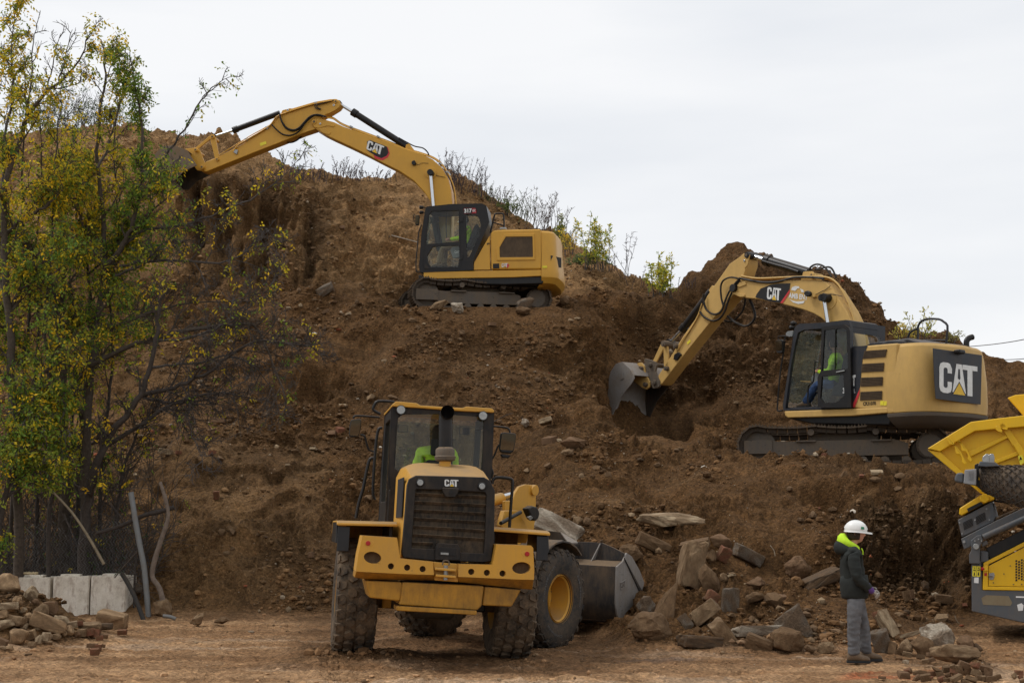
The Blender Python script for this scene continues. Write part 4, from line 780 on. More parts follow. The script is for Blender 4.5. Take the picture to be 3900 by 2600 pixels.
# engine housing side with louvres
BODY = [(1135, 438), (1362, 420), (1372, 440), (1350, 700), (1345, 960), (1015, 925), (1078, 760), (1098, 545)]
es = slab(FB, 5, [(1010, 452), (1250, 430), (1366, 421), (1352, 700), (1345, 968), (1012, 925)], y1, -y1).build('engine_housing', YB, EB, .04)
for q in ([(1110, 482), (1285, 470), (1272, 530), (1095, 545)], [(1092, 583), (1263, 574), (1258, 641), (1084, 650)], [(1086, 690), (1253, 684), (1250, 753), (1080, 761)], [(1080, 801), (1248, 793), (1244, 861), (1075, 868)]):
    lo = MB().prism(f_(q, y1+.004), (0, .006, 0)).build('louvre', BRN, es, sm=0)
    for k in range(6):
        t = (k+.5)/6; a = Vector(f_(q, y1+.014)[0]).lerp(f_(q, y1+.014)[3], t); b = Vector(f_(q, y1+.014)[1]).lerp(f_(q, y1+.014)[2], t); MB().bar(a, b, .014, .012).build('louvre_slat', BRN, lo, sm=0)
MB().prism(f_([(1012, 452), (1135, 440), (1096, 545), (1076, 762), (1015, 922), (1010, 700)], y1+.003), (0, .004, 0)).build('dark_stripe', BLUK, es, sm=0)
MB().prism(f_([(1074, 775), (1070, 822), (1034, 922), (1008, 924)], y1+.008), (0, .004, 0)).build('red_stripe', RED, es, sm=0)
text(FB, 5, 'CR31070', (1098, 908), (1198, 903), (1098, 880), 1, y1+.006, es, BLK, bold=.03)
text(FB, 5, 'T', (1014, 758), (1040, 752), (1014, 674), 1, y1+.012, es, WHT, bold=.05)
text(FB, 5, 'L', (1028, 810), (1040, 808), (1028, 778), 1, y1+.012, es, WHT, bold=.0)
MB().prism(f_([(1234, 872), (1260, 870), (1258, 905), (1232, 906)], y1+.004), (0, .004, 0)).build('warning_sticker', YST, es, sm=0)
MB().prism(f_([(1262, 874), (1284, 873), (1282, 906), (1260, 907)], y1+.004), (0, .004, 0)).build('warning_sticker', YST, es, sm=0)
# counterweight
xf = -1.72; zB = lambda y: FB.px(5, (1345, y), 1, y1).z
cw = MB(); counterweight(cw, xf, -2.72, y1+.01, [(zB(965), .02), (zB(885), .0), (zB(700), .0), (zB(520), .03), (zB(450), .06), (zB(425), .13)], .62, .10)
cwo = cw.build('counterweight', YB, EB, .02, sm=50)
lw = MB(); counterweight(lw, xf, -2.72, y1+.005, [(zB(1075), .34), (zB(1040), .16), (zB(995), .02), (zB(968), .0)], .62, .10); lw.build('counterweight_base', CWB, cwo, .01, sm=50)
xR = -2.72-.115
def rear(l): return FB.px(5, l, 0, xR)
ph = MB().prism(rear([(1640, 462), (2022, 516), (2012, 900), (1880, 885), (1662, 855), (1650, 700)]), (-.012, 0, 0)).build('rear_panel', BLUK, cwo, .004)
cat_mark(FB, 5, (1692, 803), (1988, 842), (1692, 566), 0, xR-.014, -1, cwo, hole=BLUK)
lm = FB.px(5, (1850, 490), 0, xR-.06); MB().box(lm, (.16, .22, .09)).build('rear_lamp', BLK, cwo, .03)
# top deck
td = MB(); td.prism([FB.px(5, p, 1, y1-.22) for p in [(1235, 425), (1290, 400), (1420, 400), (1440, 440), (1250, 450)]], (0, -1.9, 0)); td.build('top_hood', BLUK, EB, .03)
zt_ = zB(425); MB().prism([(-.75, 1.0, zt_-.02), (-1.1, 1.0, zt_+.13), (-2.1, 1.0, zt_+.13), (-2.45, 1.0, zt_-.02)], (0, -2.1, 0)).build('top_hood', BLUK, EB, .04)
a = FB.px(5, (1905, 462), 0, -1.9); MB().tube(smooth_path([a-Vector((0, 0, .25)), a, FB.px(5, (1905, 410), 0, -1.9), FB.px(5, (1922, 385), 0, -1.92), FB.px(5, (1952, 374), 0, -1.95)], 4), .065, 14).build('exhaust_pipe', BLK, EB, sm=60)
handrail(FB, 5, [(1446, 392), (1460, 345), (1500, 318), (1522, 310), (1530, 285), (1552, 252), (1602, 234), (1690, 236), (1725, 255), (1756, 285), (1752, 360), (1745, 440)], -.2, .026, EB, BLUK)
handrail(FB, 5, [(1527, 300), (1525, 395)], -.2, .024, EB, BLUK); handrail(FB, 5, [(1568, 400), (1742, 400)], -.2, .02, EB, BLUK)
# cab
yc0, yc1 = y1, .28
OUT = [(562, 312), (575, 285), (605, 272), (800, 262), (965, 242), (988, 248), (1002, 300), (1008, 928), (478, 944), (474, 900), (520, 600)]
OPN = [(592, 340), (640, 318), (950, 296), (978, 312), (985, 640), (988, 905), (492, 932), (536, 600), (575, 400)]
cab = panel(MB(), [f_(OUT, yc0), f_(OPN, yc0)], (0, -.08, 0)).build('cab', BLUK, EB, .015)
FO = [(590, 330), (985, 300), (995, 640), (990, 900), (500, 925), (540, 600)]
fp = panel(MB(), [f_(OUT, yc1+.06), f_(FO, yc1+.06)], (0, -.06, 0)).build('cab_far_side', BLUK, cab, .01)
pane(f_(FO, yc1+.03)).build('window', GLD, fp, sm=0)
slab(FB, 5, [(566, 300), (600, 270), (800, 260), (965, 240), (990, 246), (992, 300), (800, 300), (600, 312)], yc0-.01, yc1).build('cab_roof', BLUK, cab, .03)
slab(FB, 5, [(480, 925), (1008, 905), (1008, 930), (480, 945)], yc0-.08, yc1).build('cab_floor', BLUK, cab)
slab(FB, 5, [(575, 330), (583, 330), (495, 880), (487, 880)], yc0-.08, yc1+.06).build('windscreen', GLD, cab, sm=0)
xb = f_([(1000, 600)], yc0)[0].x
bk = lambda l: FB.px(5, l, 0, xb+.01)
panel(MB(), [bk([(992, 246), (1272, 292), (1262, 930), (1010, 930)]), bk([(1002, 335), (1215, 368), (1236, 392), (1234, 440), (1004, 446)])], (.06, 0, 0)).build('cab_back', BLUK, cab, .012)
pane(bk([(1002, 335), (1215, 368), (1236, 392), (1234, 440), (1004, 446)])).build('window', GLD, cab, sm=0)
DO = [(775, 300), (800, 292), (950, 278), (985, 300), (998, 330), (1006, 922), (746, 922), (744, 690), (768, 640)]
D1 = [(796, 322), (938, 305), (968, 322), (982, 620), (778, 636)]; D2 = [(777, 682), (945, 666), (952, 830), (890, 884), (790, 886), (765, 850)]
dr = panel(MB(), [f_(DO, yc0+.09), f_(D1, yc0+.09), f_(D2, yc0+.09)], (0, -.06, 0)).build('cab_door', BLK, cab, .012)
for q in (D1, D2): pane(f_(q, yc0+.065)).build('window', GLK, dr, sm=0)
MB().bar(f_([(883, 318)], yc0+.08)[0], f_([(880, 632)], yc0+.08)[0], .02, .014).build('window_bar', BLK, dr)
MB().bar(f_([(890, 648)], yc0+.11)[0], f_([(955, 636)], yc0+.11)[0], .03, .03).build('door_handle', LENS, dr, .008)
text(FB, 5, '3', (940, 812), (955, 810), (940, 772), 1, yc0+.073, dr, WHT, bold=.02)
handrail(FB, 5, [(490, 370), (480, 480), (455, 640), (440, 800), (430, 930), (440, 950), (470, 945)], yc0+.04, .018, EB)
handrail(FB, 5, [(752, 570), (730, 565), (722, 600), (715, 700), (700, 735), (672, 760), (668, 912)], yc0-.1, .017, EB)
mirror(FB, 5, [(432, 402), (470, 392), (490, 405), (478, 500), (440, 502), (428, 480)], yc0+.1, EB)
handrail(FB, 5, [(440, 395), (438, 370), (500, 366), (530, 375)], yc0+.08, .012, EB, name='mirror_arm')
slab(FB, 5, [(495, 345), (510, 330), (552, 325), (548, 370), (498, 372)], yc0-.35, yc0-.6).build('visor', CGREY, cab, .01)
for q in ((560, 268), (548, 300)):
    p = FB.px(5, q, 1, yc0-.1); MB().tube([p-Vector((.06, 0, 0)), p, p+Vector((.06, 0, 0))], [.03, .06, .055], 12).build('work_lamp', BLK, EB, .005, sm=40)
slab(FB, 5, [(690, 690), (738, 640), (790, 640), (800, 800), (710, 805)], .92, .80).build('console', CGREY, cab, .02)
slab(FB, 5, [(860, 760), (900, 740), (945, 520), (980, 480), (990, 520), (985, 780), (960, 830), (850, 830)], 1.0, .55).build('operator_seat', SEAT, cab, .03)
MB().bar(f_([(612, 718)], .7)[0], f_([(690, 722)], .7)[0], .02, .02).build('wooden_stick', plain('bare_wood', (.45, .27, .10)), cab)
# boom
yb = .24
bm = slab(FB, 17, [(690, 505), (690, 470), (715, 440), (760, 412), (850, 415), (1000, 425), (1360, 412), (1540, 418), (1600, 436), (1655, 490), (1720, 590), (1785, 690), (1835, 795), (1900, 1040), (1880, 1160), (1790, 1160), (1700, 980), (1592, 805), (1550, 768), (1480, 728), (1380, 690), (1160, 632), (940, 592), (840, 582), (760, 545), (715, 530)], yb, -yb).build('boom', YB, EB, .03)
slab(FB, 17, [(745, 455), (780, 428), (838, 428), (845, 455), (780, 480)], yb+.03, yb-.01).build('boom_nose_plate', YB, bm, .01)
slab(FB, 17, [(705, 515), (740, 522), (832, 548), (830, 568), (790, 572), (715, 540)], yb+.03, yb-.01).build('boom_nose_plate', YB, bm, .01)
c = FB.px(17, (714, 486), 1, yb+.09); MB().cyl(c, c-Vector((0, .7, 0)), .10, seg=20).build('stick_pin', BLK, bm, .01, sm=40)
decal(FB, 17, A_, [[(934, 575), (945, 545), (985, 492), (1080, 455), (1160, 444), (1264, 443), (1256, 500), (1170, 628), (1060, 610)]], 1, yb+.004, 1, 'decal_plate', BLK, bm)
decal(FB, 17, A_, [[(1258, 500), (1256, 532), (1192, 630), (1168, 627)]], 1, yb+.006, 1, 'red_stripe', RED, bm)
cat_mark(FB, 17, (1042, 590), (1170, 606), (1048, 476), 1, yb+.009, 1, bm)
text(FB, 17, 'AMB ENT', (1246, 580), (1424, 602), (1250, 530), 1, yb+.005, bm, WHT, bold=.03)
decal(FB, 17, A_, [[(1272, 505), (1280, 480), (1310, 468), (1345, 472), (1350, 488), (1330, 490), (1310, 515)], [(1356, 492), (1385, 505), (1392, 525), (1370, 528)], [(1254, 592), (1290, 608), (1330, 614), (1400, 608), (1385, 632), (1340, 638), (1290, 622)]], 1, yb+.004, 1, 'painted_mark', WHT, bm)
MB().prism(FB.px(17, [(1385, 540), (1392, 518), (1420, 508), (1448, 520), (1456, 545), (1440, 568), (1405, 566)], 1, yb+.16), (0, -.08, 0)).build('work_lamp', BLK, bm, .03)
slab(FB, 17, [(1448, 560), (1490, 545), (1492, 570), (1455, 578)], yb+.1, yb-.01).build('lamp_bracket', YB, bm, .008)
hose(FB, 17, [(1480, 555), (1520, 540), (1560, 518), (1600, 500), (1640, 465)], yb+.02, .008, 'lamp_cable', RUB, bm)
hose(FB, 17, [(1590, 562), (1620, 545), (1660, 545), (1720, 558), (1752, 565)], yb+.02, .008, 'lamp_cable', RUB, bm)
for s in (.34, -.34): hyd(FB, 17, (1660, 1060), (1625, 860), (1580, 580), s, .10, .05, EB)
c = FB.px(17, (1572, 575), 1, .45); MB().cyl(c, c-Vector((0, .9, 0)), .10, seg=20).build('cylinder_pin', BLK, bm, .012, sm=40)
c = FB.px(17, (1625, 600), 1, yb+.015); MB().cyl(c, c-Vector((0, .05, 0)), .22, seg=28).build('boss_plate', YB, bm, .01, sm=40)
hyd(FB, 17, (1440, 345), (1030, 222), (900, 185), 0.0, .12, .06, EB)
MB().tube(FB.px(17, [(1000, 232), (1100, 262), (1240, 300), (1340, 335)], 1, .13), .035, 8).build('hydraulic_line', BLK, EB, sm=60)
slab(FB, 17, [(1360, 415), (1385, 330), (1470, 328), (1510, 380), (1560, 415)], .12, .08).build('cylinder_bracket', YB, bm, .01)
slab(FB, 17, [(1360, 415), (1385, 330), (1470, 328), (1510, 380), (1560, 415)], -.12, -.16).build('cylinder_bracket', YB, bm, .01)
pin(FB, 17, (1470, 365), .14, .3, .055, 'cylinder_pin', YB, bm)
# tubes over the boom back
for k in range(5):
    y = .20-.10*k
    hose(FB, 17, [(800+k*40, 372+k*6, y), (950, 395+k*3, y), (1200, 386+k*3, y), (1450, 376+k*3, y), (1600, 384+k*4, y), (1680, 420+k*4, y), (1740, 490, y), (1800, 600-k*2, y), (1845, 720-k*4, y), (1868, 800, y)], y, .024, 'hydraulic_line', YB, bm)
hose(FB, 17, [(780, 395), (840, 405), (920, 420), (1000, 432), (1100, 432), (1200, 412), (1290, 388), (1400, 384), (1500, 388), (1580, 400)], yb+.03, .028, 'hydraulic_hose', RUB, EB)
hose(FB, 17, [(1435, 325), (1455, 290), (1490, 268), (1530, 264), (1580, 285), (1620, 330), (1650, 380)], .1, .024, 'hydraulic_hose', RUB, EB)
hose(FB, 17, [(1500, 310), (1540, 310), (1590, 292), (1635, 292), (1665, 320), (1695, 390)], -.1, .024, 'hydraulic_hose', RUB, EB)
# stick
st = slab(FB, 4, [(1120, 145), (1135, 130), (1152, 125), (1166, 140), (1166, 215), (1148, 268), (1130, 330), (1085, 420), (1062, 442), (890, 642), (700, 878), (535, 1095), (515, 1110), (495, 1085), (505, 1035), (590, 905), (690, 742), (800, 588), (870, 440), (1035, 205)], .20, -.20).build('stick', YB, EB, .02)
slab(FB, 4, [(1138, 140), (1152, 122), (1175, 118), (1185, 140), (1168, 215), (1148, 240)], .225, .19).build('stick_lug', YB, st, .008)
pin(FB, 4, (1168, 140), .22, .46, .075, 'cylinder_pin', BLK, st); pin(FB, 4, (1150, 182), .22, .03, .03, 'bolt', CHROME, st)
decal(FB, 4, A_, [[(718, 790), (742, 770), (746, 786), (722, 808)]], 1, .205, 1, 'warning_sticker', YST, st)
hyd(FB, 4, (900, 410), (680, 700), (595, 790), .0, .095, .05, EB)
slab(FB, 4, [(860, 470), (880, 400), (905, 365), (920, 375), (900, 430)], .08, -.08).build('cylinder_bracket', YB, st, .01)
hose(FB, 4, [(845, 430), (840, 470), (860, 540), (900, 575), (940, 580), (975, 555), (1000, 490), (1030, 420), (1080, 350), (1110, 320)], .28, .028, 'hydraulic_hose', RUB, EB)
hose(FB, 4, [(815, 562), (840, 595), (880, 620), (920, 630), (965, 610), (1000, 560), (1030, 470), (1070, 390), (1115, 330)], .26, .028, 'hydraulic_hose', RUB, EB)
hose(FB, 4, [(990, 520), (975, 460), (970, 380), (985, 335), (1020, 312), (1060, 306), (1110, 318)], .30, .024, 'hydraulic_hose', RUB, EB)
hose(FB, 4, [(1000, 630), (1050, 635), (1100, 600), (1140, 540), (1155, 465)], -.1, .024, 'hydraulic_hose', RUB, EB)
hose(FB, 4, [(1020, 595), (1070, 635), (1140, 668), (1190, 655), (1225, 605), (1215, 540), (1185, 470)], .0, .032, 'hydraulic_hose', RUB, EB)
hose(FB, 4, [(830, 500), (800, 590), (750, 680), (680, 780), (640, 860)], .22, .016, 'hydraulic_line', YB, st)
hose(FB, 4, [(815, 570), (770, 650), (700, 760), (650, 850)], .23, .012, 'hydraulic_line', YB, st)
slab(FB, 4, [(622, 880), (650, 862), (672, 880), (640, 925), (615, 918)], .25, .19).build('valve_block', BLK, st, .01)
for y in (.17, -.17):
    slab(FB, 4, [(540, 800), (560, 795), (570, 820), (582, 965), (575, 1000), (552, 1000), (545, 960)], y+.03, y-.03).build('tipping_link', YB, EB, .012)
    slab(FB, 4, [(525, 795), (550, 780), (555, 815), (480, 955), (455, 945)], y, y-.04).build('power_link', YB, EB, .012)
    slab(FB, 4, [(395, 925), (405, 910), (450, 922), (482, 935), (492, 960), (480, 1010), (515, 1080), (512, 1115), (495, 1132), (462, 1136), (440, 1070), (418, 1010)], y+.06, y).build('quick_coupler', TFR, EB, .015)
for p, r in (((545, 800), .085), ((630, 818), .06), ((560, 985), .06), ((440, 958), .06), ((470, 1090), .07)): pin(FB, 4, p, .27, .54, r, 'link_pin', TFR, EB)
for p in ((372, 985), (405, 1105)): pin(FB, 4, p, .25, .5, .06, 'bucket_pin', TFR, EB)
bk_ = bucket(FB, 4, [(138, 1335), (128, 1210), (134, 1070), (150, 1010), (190, 950), (238, 936), (290, 985), (322, 1035)], [(326, 1060), (310, 1092), (215, 1210), (165, 1330)], .68, -.68, EB, [[(300, 1000), (350, 945), (375, 940), (398, 965), (405, 1020), (440, 1085), (436, 1125), (415, 1142), (385, 1130), (320, 1080)]], earmat=YB)
bp = FB.px(4, [(222, 1020), (242, 1008), (245, 1058), (222, 1075)], 1, .70); MB().prism(bp, (0, .012, 0)).build('name_plate', STEEL, bk_, .004)
# ================================================================== wheel loader
FL = Frame(ML); FF = Frame(ML @ LF)
WL = thing('wheel_loader', ML, 'yellow articulated wheel loader with black rear grille and glazed cab, seen from behind', 'wheel loader')
def zf(o): o.matrix_local = LF; return o                       # a part of the swung front frame
p1 = lambda l, x: FL.px(1, l, 0, x)
def rslab(l, x0, x1, v=1): return MB().prism(FL.px(v, l, 0, x0), (x1-x0, 0, 0))
# --- wheels
TR, TW = .75, .53
def tyre_mesh(name, mat):
    m = MB(); pr = [(.335, -.20), (.36, -.235), (.44, -.262), (.56, -.272), (.645, -.262), (.685, -.240), (.705, -.20), (.708, 0), (.705, .20), (.685, .240), (.645, .262), (.56, .272), (.44, .262), (.36, .235), (.335, .20)]
    m.lathe(pr, (0, 0, 0), (0, 1, 0), 48)
    n = 24; rnd = random.Random(5)
    for k in range(n):
        for c, (yc, hw, hl) in enumerate(((-.205, .062, .078), (-.07, .060, .070), (.07, .060, .070), (.205, .062, .078))):
            a0 = 2*math.pi*(k+(.5 if c % 2 else 0))/n; r0, r1 = .690, .752-.022*(abs(yc) > .1)
            hexa = [(-hw, -hl*.45), (-hw*.2, -hl), (hw, -hl*.55), (hw, hl*.45), (hw*.2, hl), (-hw, hl*.55)]
            if yc < 0: hexa = [(-x, t) for x, t in hexa][::-1]
            lo, hi = [], []
            for x, t in hexa:
                y = yc+x; j = rnd.uniform(-.006, .006)
                drop = .030*max(0, (abs(y)-.2)/.07)
                a = a0+(t+j)/.74; b = a0+(t*.9+j)/.74; lo.append((r0*math.cos(a), y, r0*math.sin(a))); hi.append(((r1-drop)*math.cos(b), yc+x*.93, (r1-drop)*math.sin(b)))
            m.add(lo+hi, [tuple(range(5, -1, -1)), tuple(range(6, 12))]+[(i, (i+1) % 6, 6+(i+1) % 6, 6+i) for i in range(6)])
        for sy in (-1, 1):      # shoulder lugs down the sidewall
            a = 2*math.pi*(k+(.5 if sy > 0 else 0))/n
            q = []
            for (da, r, y) in ((-.055, .728, .245), (.055, .728, .245), (.045, .64, .272), (-.045, .64, .272)): q.append((r*math.cos(a+da), sy*y, r*math.sin(a+da)))
            q2 = [(p[0]*.96, p[1]*.9, p[2]*.96) for p in q]; m.add(q+q2, [(0, 1, 2, 3) if sy < 0 else (3, 2, 1, 0), (0, 4, 5, 1), (1, 5, 6, 2), (2, 6, 7, 3), (3, 7, 4, 0)])
    me = bpy.data.meshes.new(name); me.from_pydata(m.v, [], m.f); me.update(); me.materials.append(mat); me.polygons.foreach_set('use_smooth', [True]*len(me.polygons)); me.set_sharp_from_angle(angle=R(30)); return me
TMESH = {1: tyre_mesh('tyre', TYRED), 2: tyre_mesh('tyre', TYRE)}
def wheel(M, out, kind):
    """out = +1 if the outer face looks along local +y"""
    m = MB(); s = out
    m.lathe([(.36, .24*s), (.365, .215*s), (.33, .205*s), (.315, .19*s), (.30, .0*s), (.29, -.09*s), (.27, -.10*s), (.20, -.09*s), (.19, -.03*s), (.12, -.02*s), (0, -.02*s)], (0, 0, 0), (0, 1, 0), 40)
    m.lathe([(.36, -.24*s), (.33, -.2*s), (.31, -.15*s), (.30, -.1*s)], (0, 0, 0), (0, 1, 0), 40)
    w_ = m.build('wheel', YL, WL, sm=40); w_.matrix_local = M
    t = bpy.data.objects.new('tyre', TMESH[kind]); COL.objects.link(t); t.parent = w_
    for k in range(12):
        a = 2*math.pi*k/12; c = Vector((.245*math.cos(a), 0, .245*math.sin(a))); MB().cyl(c+Vector((0, -.11*s, 0)), c+Vector((0, -.065*s, 0)), .02, seg=6).build('wheel_nut', TFR, w_, sm=0)
    MB().lathe([(.372, .244*s), (.372, .228*s), (.340, .222*s), (.338, .240*s)], (0, 0, 0), (0, 1, 0), 40).build('rim_ring', YL, w_, sm=40)
    return w_
for sy in (1, -1):
    wheel(Matrix.Translation((0, sy*1.03, .735)) @ Matrix.Rotation(.1*sy, 4, 'Y'), sy, 1)
    w_ = wheel(LF @ Matrix.Translation((0, sy*1.03, .735)) @ Matrix.Rotation(.33*sy, 4, 'Y'), sy, 1 if sy > 0 else 2)
def arc_text(s, r0, r1, a0, a1, y, par):
    vv, ff = text_shape(s, .02); me = bpy.data.meshes.new('lettering')
    me.from_pydata([((r0+(r1-r0)*v)*math.cos(a0+(a1-a0)*u), y, (r0+(r1-r0)*v)*math.sin(a0+(a1-a0)*u)) for u, v in vv], [], ff); me.update(); return link('lettering', me, plain('tyre_lettering', (.11, .105, .10), .8), par, sm=0)
arc_text('ContiEarth', .52, .565, R(165), R(100), -.276, w_); arc_text('EM-Master', .52, .56, R(20), R(-35), -.276, w_); arc_text('Continental', .52, .56, R(255), R(205), -.276, w_)
MB().tube([(0, .85, .735), (0, .35, .735), (0, .25, .735), (0, -.25, .735), (0, -.35, .735), (0, -.85, .735)], [.14, .15, .26, .26, .15, .14], 16).build('rear_axle', TFR, WL, sm=40)
zf(MB().tube([(0, .85, .735), (0, .35, .735), (0, .25, .735), (0, -.25, .735), (0, -.35, .735), (0, -.85, .735)], [.14, .15, .26, .26, .15, .14], 16).build('front_axle', TFR, WL, sm=40))
# --- counterweight
XC = -1.80
UP = [(258, 838), (445, 850), (462, 962), (640, 980), (645, 1052), (480, 1046), (270, 1036), (222, 1032), (235, 940)]
UPR = [(780, 992), (962, 996), (985, 886), (1172, 893), (1184, 905), (1190, 1030), (1188, 1078), (1110, 1076), (777, 1062)]
MIDP = [(640, 980), (780, 992), (776, 1091), (648, 1082)]
def cwpart(l, x0, x1, hol=()):
    return panel(MB(), [p1(l, x0)]+[p1(h, x0) for h in hol], (x1-x0, 0, 0))
def oval(c, a, b, n=14, rot=0): return [(c[0]+a*math.cos(2*math.pi*k/n)*math.cos(rot)-b*math.sin(2*math.pi*k/n)*math.sin(rot), c[1]+a*math.cos(2*math.pi*k/n)*math.sin(rot)+b*math.sin(2*math.pi*k/n)*math.cos(rot)) for k in range(n)]
hl = [oval((412, 1005), 17, 17), oval((500, 1012), 17, 17), oval((584, 1020), 17, 17), oval((312, 958), 48, 32, 16, .15)]
hr = [oval((848, 1035), 17, 17), oval((933, 1040), 17, 17), oval((1018, 1044), 17, 17), oval((1120, 1014), 50, 32, 16, -.05)]
cwo = cwpart(UP, XC, -1.15, hl).build('counterweight', YL, WL, .022)
cwpart(UPR, XC, -1.15, hr).build('counterweight_half', YL, cwo, .022)
for a_, b_ in (([(645, 1052), (480, 1046), (270, 1036), (222, 1032)], [(648, 1083), (480, 1080), (282, 1076), (213, 1066)]), ([(1188, 1078), (1110, 1076), (777, 1062)], [(1180, 1132), (1110, 1127), (776, 1091)])):
    A3, B3 = p1(a_, XC), p1(b_, XC+.17); ring = A3+B3[::-1]; bk3 = [Vector((-1.15, p.y, p.z)) for p in ring]
    MB().loft([bk3, ring]).build('counterweight_chin', YLG, cwo, .012)
rslab(MIDP, XC+.10, -1.15).build('hitch_recess', YL, cwo, .01)
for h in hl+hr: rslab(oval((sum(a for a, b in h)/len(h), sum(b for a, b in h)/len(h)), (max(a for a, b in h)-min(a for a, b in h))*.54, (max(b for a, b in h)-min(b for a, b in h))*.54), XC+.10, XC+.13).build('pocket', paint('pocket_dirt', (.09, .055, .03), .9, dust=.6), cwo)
for l in ([(480, 1000), (640, 982), (640, 1080), (500, 1078)],): pass
for l in ([(650, 1012), (765, 1020), (765, 1034), (650, 1026)], [(655, 1048), (765, 1056), (765, 1070), (655, 1062)]): rslab(l, XC-.02, XC+.2).build('hitch_plate', YL, cwo, .008)
a, b = p1([(710, 1000), (708, 1080)], XC+.03); MB().cyl(a, b, .028, seg=12).build('hitch_pin', LENS, cwo, sm=40)
MB().tube(smooth_path([a+Vector((0, .04, 0)), a+Vector((0, .03, .05)), a+Vector((0, -.03, .05)), a+Vector((0, -.04, 0))], 3), .009, 6).build('pin_ring', TFR, cwo, sm=60)
rslab([(272, 1082), (470, 1090), (480, 1115), (462, 1195), (295, 1176)], XC+.13, -.9).build('lower_guard', YLG, cwo, .02)
rslab([(474, 1090), (918, 1112), (905, 1220), (880, 1245), (455, 1215), (462, 1190)], XC+.10, -.9).build('lower_guard', YLG, cwo, .02)
rslab([(920, 1115), (1120, 1132), (1068, 1225), (908, 1218)], XC+.13, -.9).build('lower_guard', YLG, cwo, .02)
rslab([(442, 1220), (878, 1245), (878, 1270), (442, 1246)], XC+.04, -1.3).build('lower_bar', YLG, cwo, .012)
for c in ((288, 880), (1152, 938)): 
    rslab(oval((c[0]+6 if c[0] < 700 else c[0]-6, c[1]), 26, 17), XC-.002, XC+.02).build('lamp_surround', YL, cwo, .004)
    rslab(oval(c, 13, 13), XC-.016, XC+.02).build('tail_lamp', LRED, cwo, .005)
# --- hood
zt0 = p1([(720, 522)], -1.60)[0].z; zt1 = p1([(700, 452)], -.55)[0].z; zb = p1([(700, 975)], -1.6)[0].z
yl, yr = p1([(497, 700)], -1.58)[0].y, p1([(978, 700)], -1.58)[0].y; ym = (yl+yr)/2; hw = (yl-yr)/2
def hring(x, zt_, w_, ch): return [(x, ym+w_, zb), (x, ym+w_, zt_-ch*1.25), (x, ym+w_-ch*.35, zt_-ch*.45), (x, ym+w_-ch, zt_-.015), (x, ym+w_-ch*1.6, zt_), (x, ym-w_+ch*1.6, zt_), (x, ym-w_+ch, zt_-.015), (x, ym-w_+ch*.35, zt_-ch*.45), (x, ym-w_, zt_-ch*1.25), (x, ym-w_, zb)]
hood = MB().loft([hring(-1.56, zt0, hw-.01, .13), hring(-1.40, zt0+.05, hw, .15), hring(-.62, zt1, hw+.02, .16), hring(.22, zt1+.02, hw+.02, .16)]).build('engine_hood', YL, WL, .015, sm=50)
SUR = [(500, 566), (512, 530), (548, 512), (725, 516), (918, 522), (950, 540), (977, 600), (972, 850), (958, 978), (920, 984), (800, 980), (640, 975), (478, 958), (470, 930), (482, 800)]
GRI = [(545, 600), (548, 590), (560, 588), (725, 594), (900, 604), (925, 606), (930, 620), (922, 850), (915, 935), (880, 935), (792, 930), (652, 912), (526, 906), (524, 890), (534, 760)]
sr = MB().ring_prism(p1(SUR, -1.66), p1(GRI, -1.66), (.12, 0, 0)).build('grille_surround', BLKL, hood, .012)
rslab(GRI, -1.60, -1.565).build('radiator_mesh', GRL, hood)
for k in range(7):
    t = (k+.4)/7; l, r_ = (541-15*t, 596+310*t), (929-12*t, 612+322*t)
    if k == 6: l, r_ = (527, 880), (640, 884)
    a, b = p1([l, r_], -1.625); MB().bar(a, b, .045, .012, (1, 0, .9)).build('grille_slat', GRL, hood, .003)
rslab([(652, 905), (668, 878), (775, 885), (790, 910), (788, 975), (652, 972)], -1.70, -1.58).build('latch_box', BLKL, hood, .012)
rslab([(672, 902), (770, 906), (768, 950), (672, 946)], -1.705, -1.69).build('latch_pocket', BLK, hood, .004); rslab([(682, 930), (725, 932), (725, 944), (682, 942)], -1.712, -1.70).build('latch_handle', LENS, hood, .002)
rslab([(692, 578), (782, 582), (780, 598), (762, 632), (710, 630), (694, 598)], -1.74, -1.62).build('camera_housing', BLKL, hood, .012)
rslab(oval((738, 604), 11, 11), -1.748, -1.73).build('camera_lens', BLK, hood)
cat_mark(FL, 1, (703, 571), (778, 574), (703, 534), 0, -1.664, -1, hood, hole=BLKL)
for c in ((571, 551), (907, 571)):
    rslab(oval(c, 23, 23), -1.69, -1.64).build('lamp_ring', BLK, hood, .006); rslab(oval(c, 17, 17), -1.698, -1.68).build('hood_lamp', LENS, hood, .004)
# left hood side plate
MB().box((-.75, ym+hw+.025, zb+.75), (.9, .012, .5)).build('side_decal', BLUK, hood, .004)
ZT = zt1
# exhaust and pre-cleaner
c = p1([(706, 455)], -.75)[0]; MB().cyl(c-Vector((0, 0, .1)), p1([(706, 430)], -.75)[0], .075, seg=18).build('intake_neck', YL, WL, sm=40)
q = [p1([(706, y)], -.75)[0] for y in (437, 430, 412, 405, 375, 366, 360)]
MB().tube(q, [.09, .13, .14, .125, .125, .11, .085], 24).build('air_pre_cleaner', TFR, WL, sm=35)
q = [p1([(709, y)], -.35)[0] for y in (445, 360, 260, 205)]+[p1([(714, 180)], -.38)[0], p1([(720, 168)], -.47)[0]]
MB().tube(smooth_path(q, 3), .092, 18, caps=False).build('exhaust_stack', BLK, WL, sm=60)
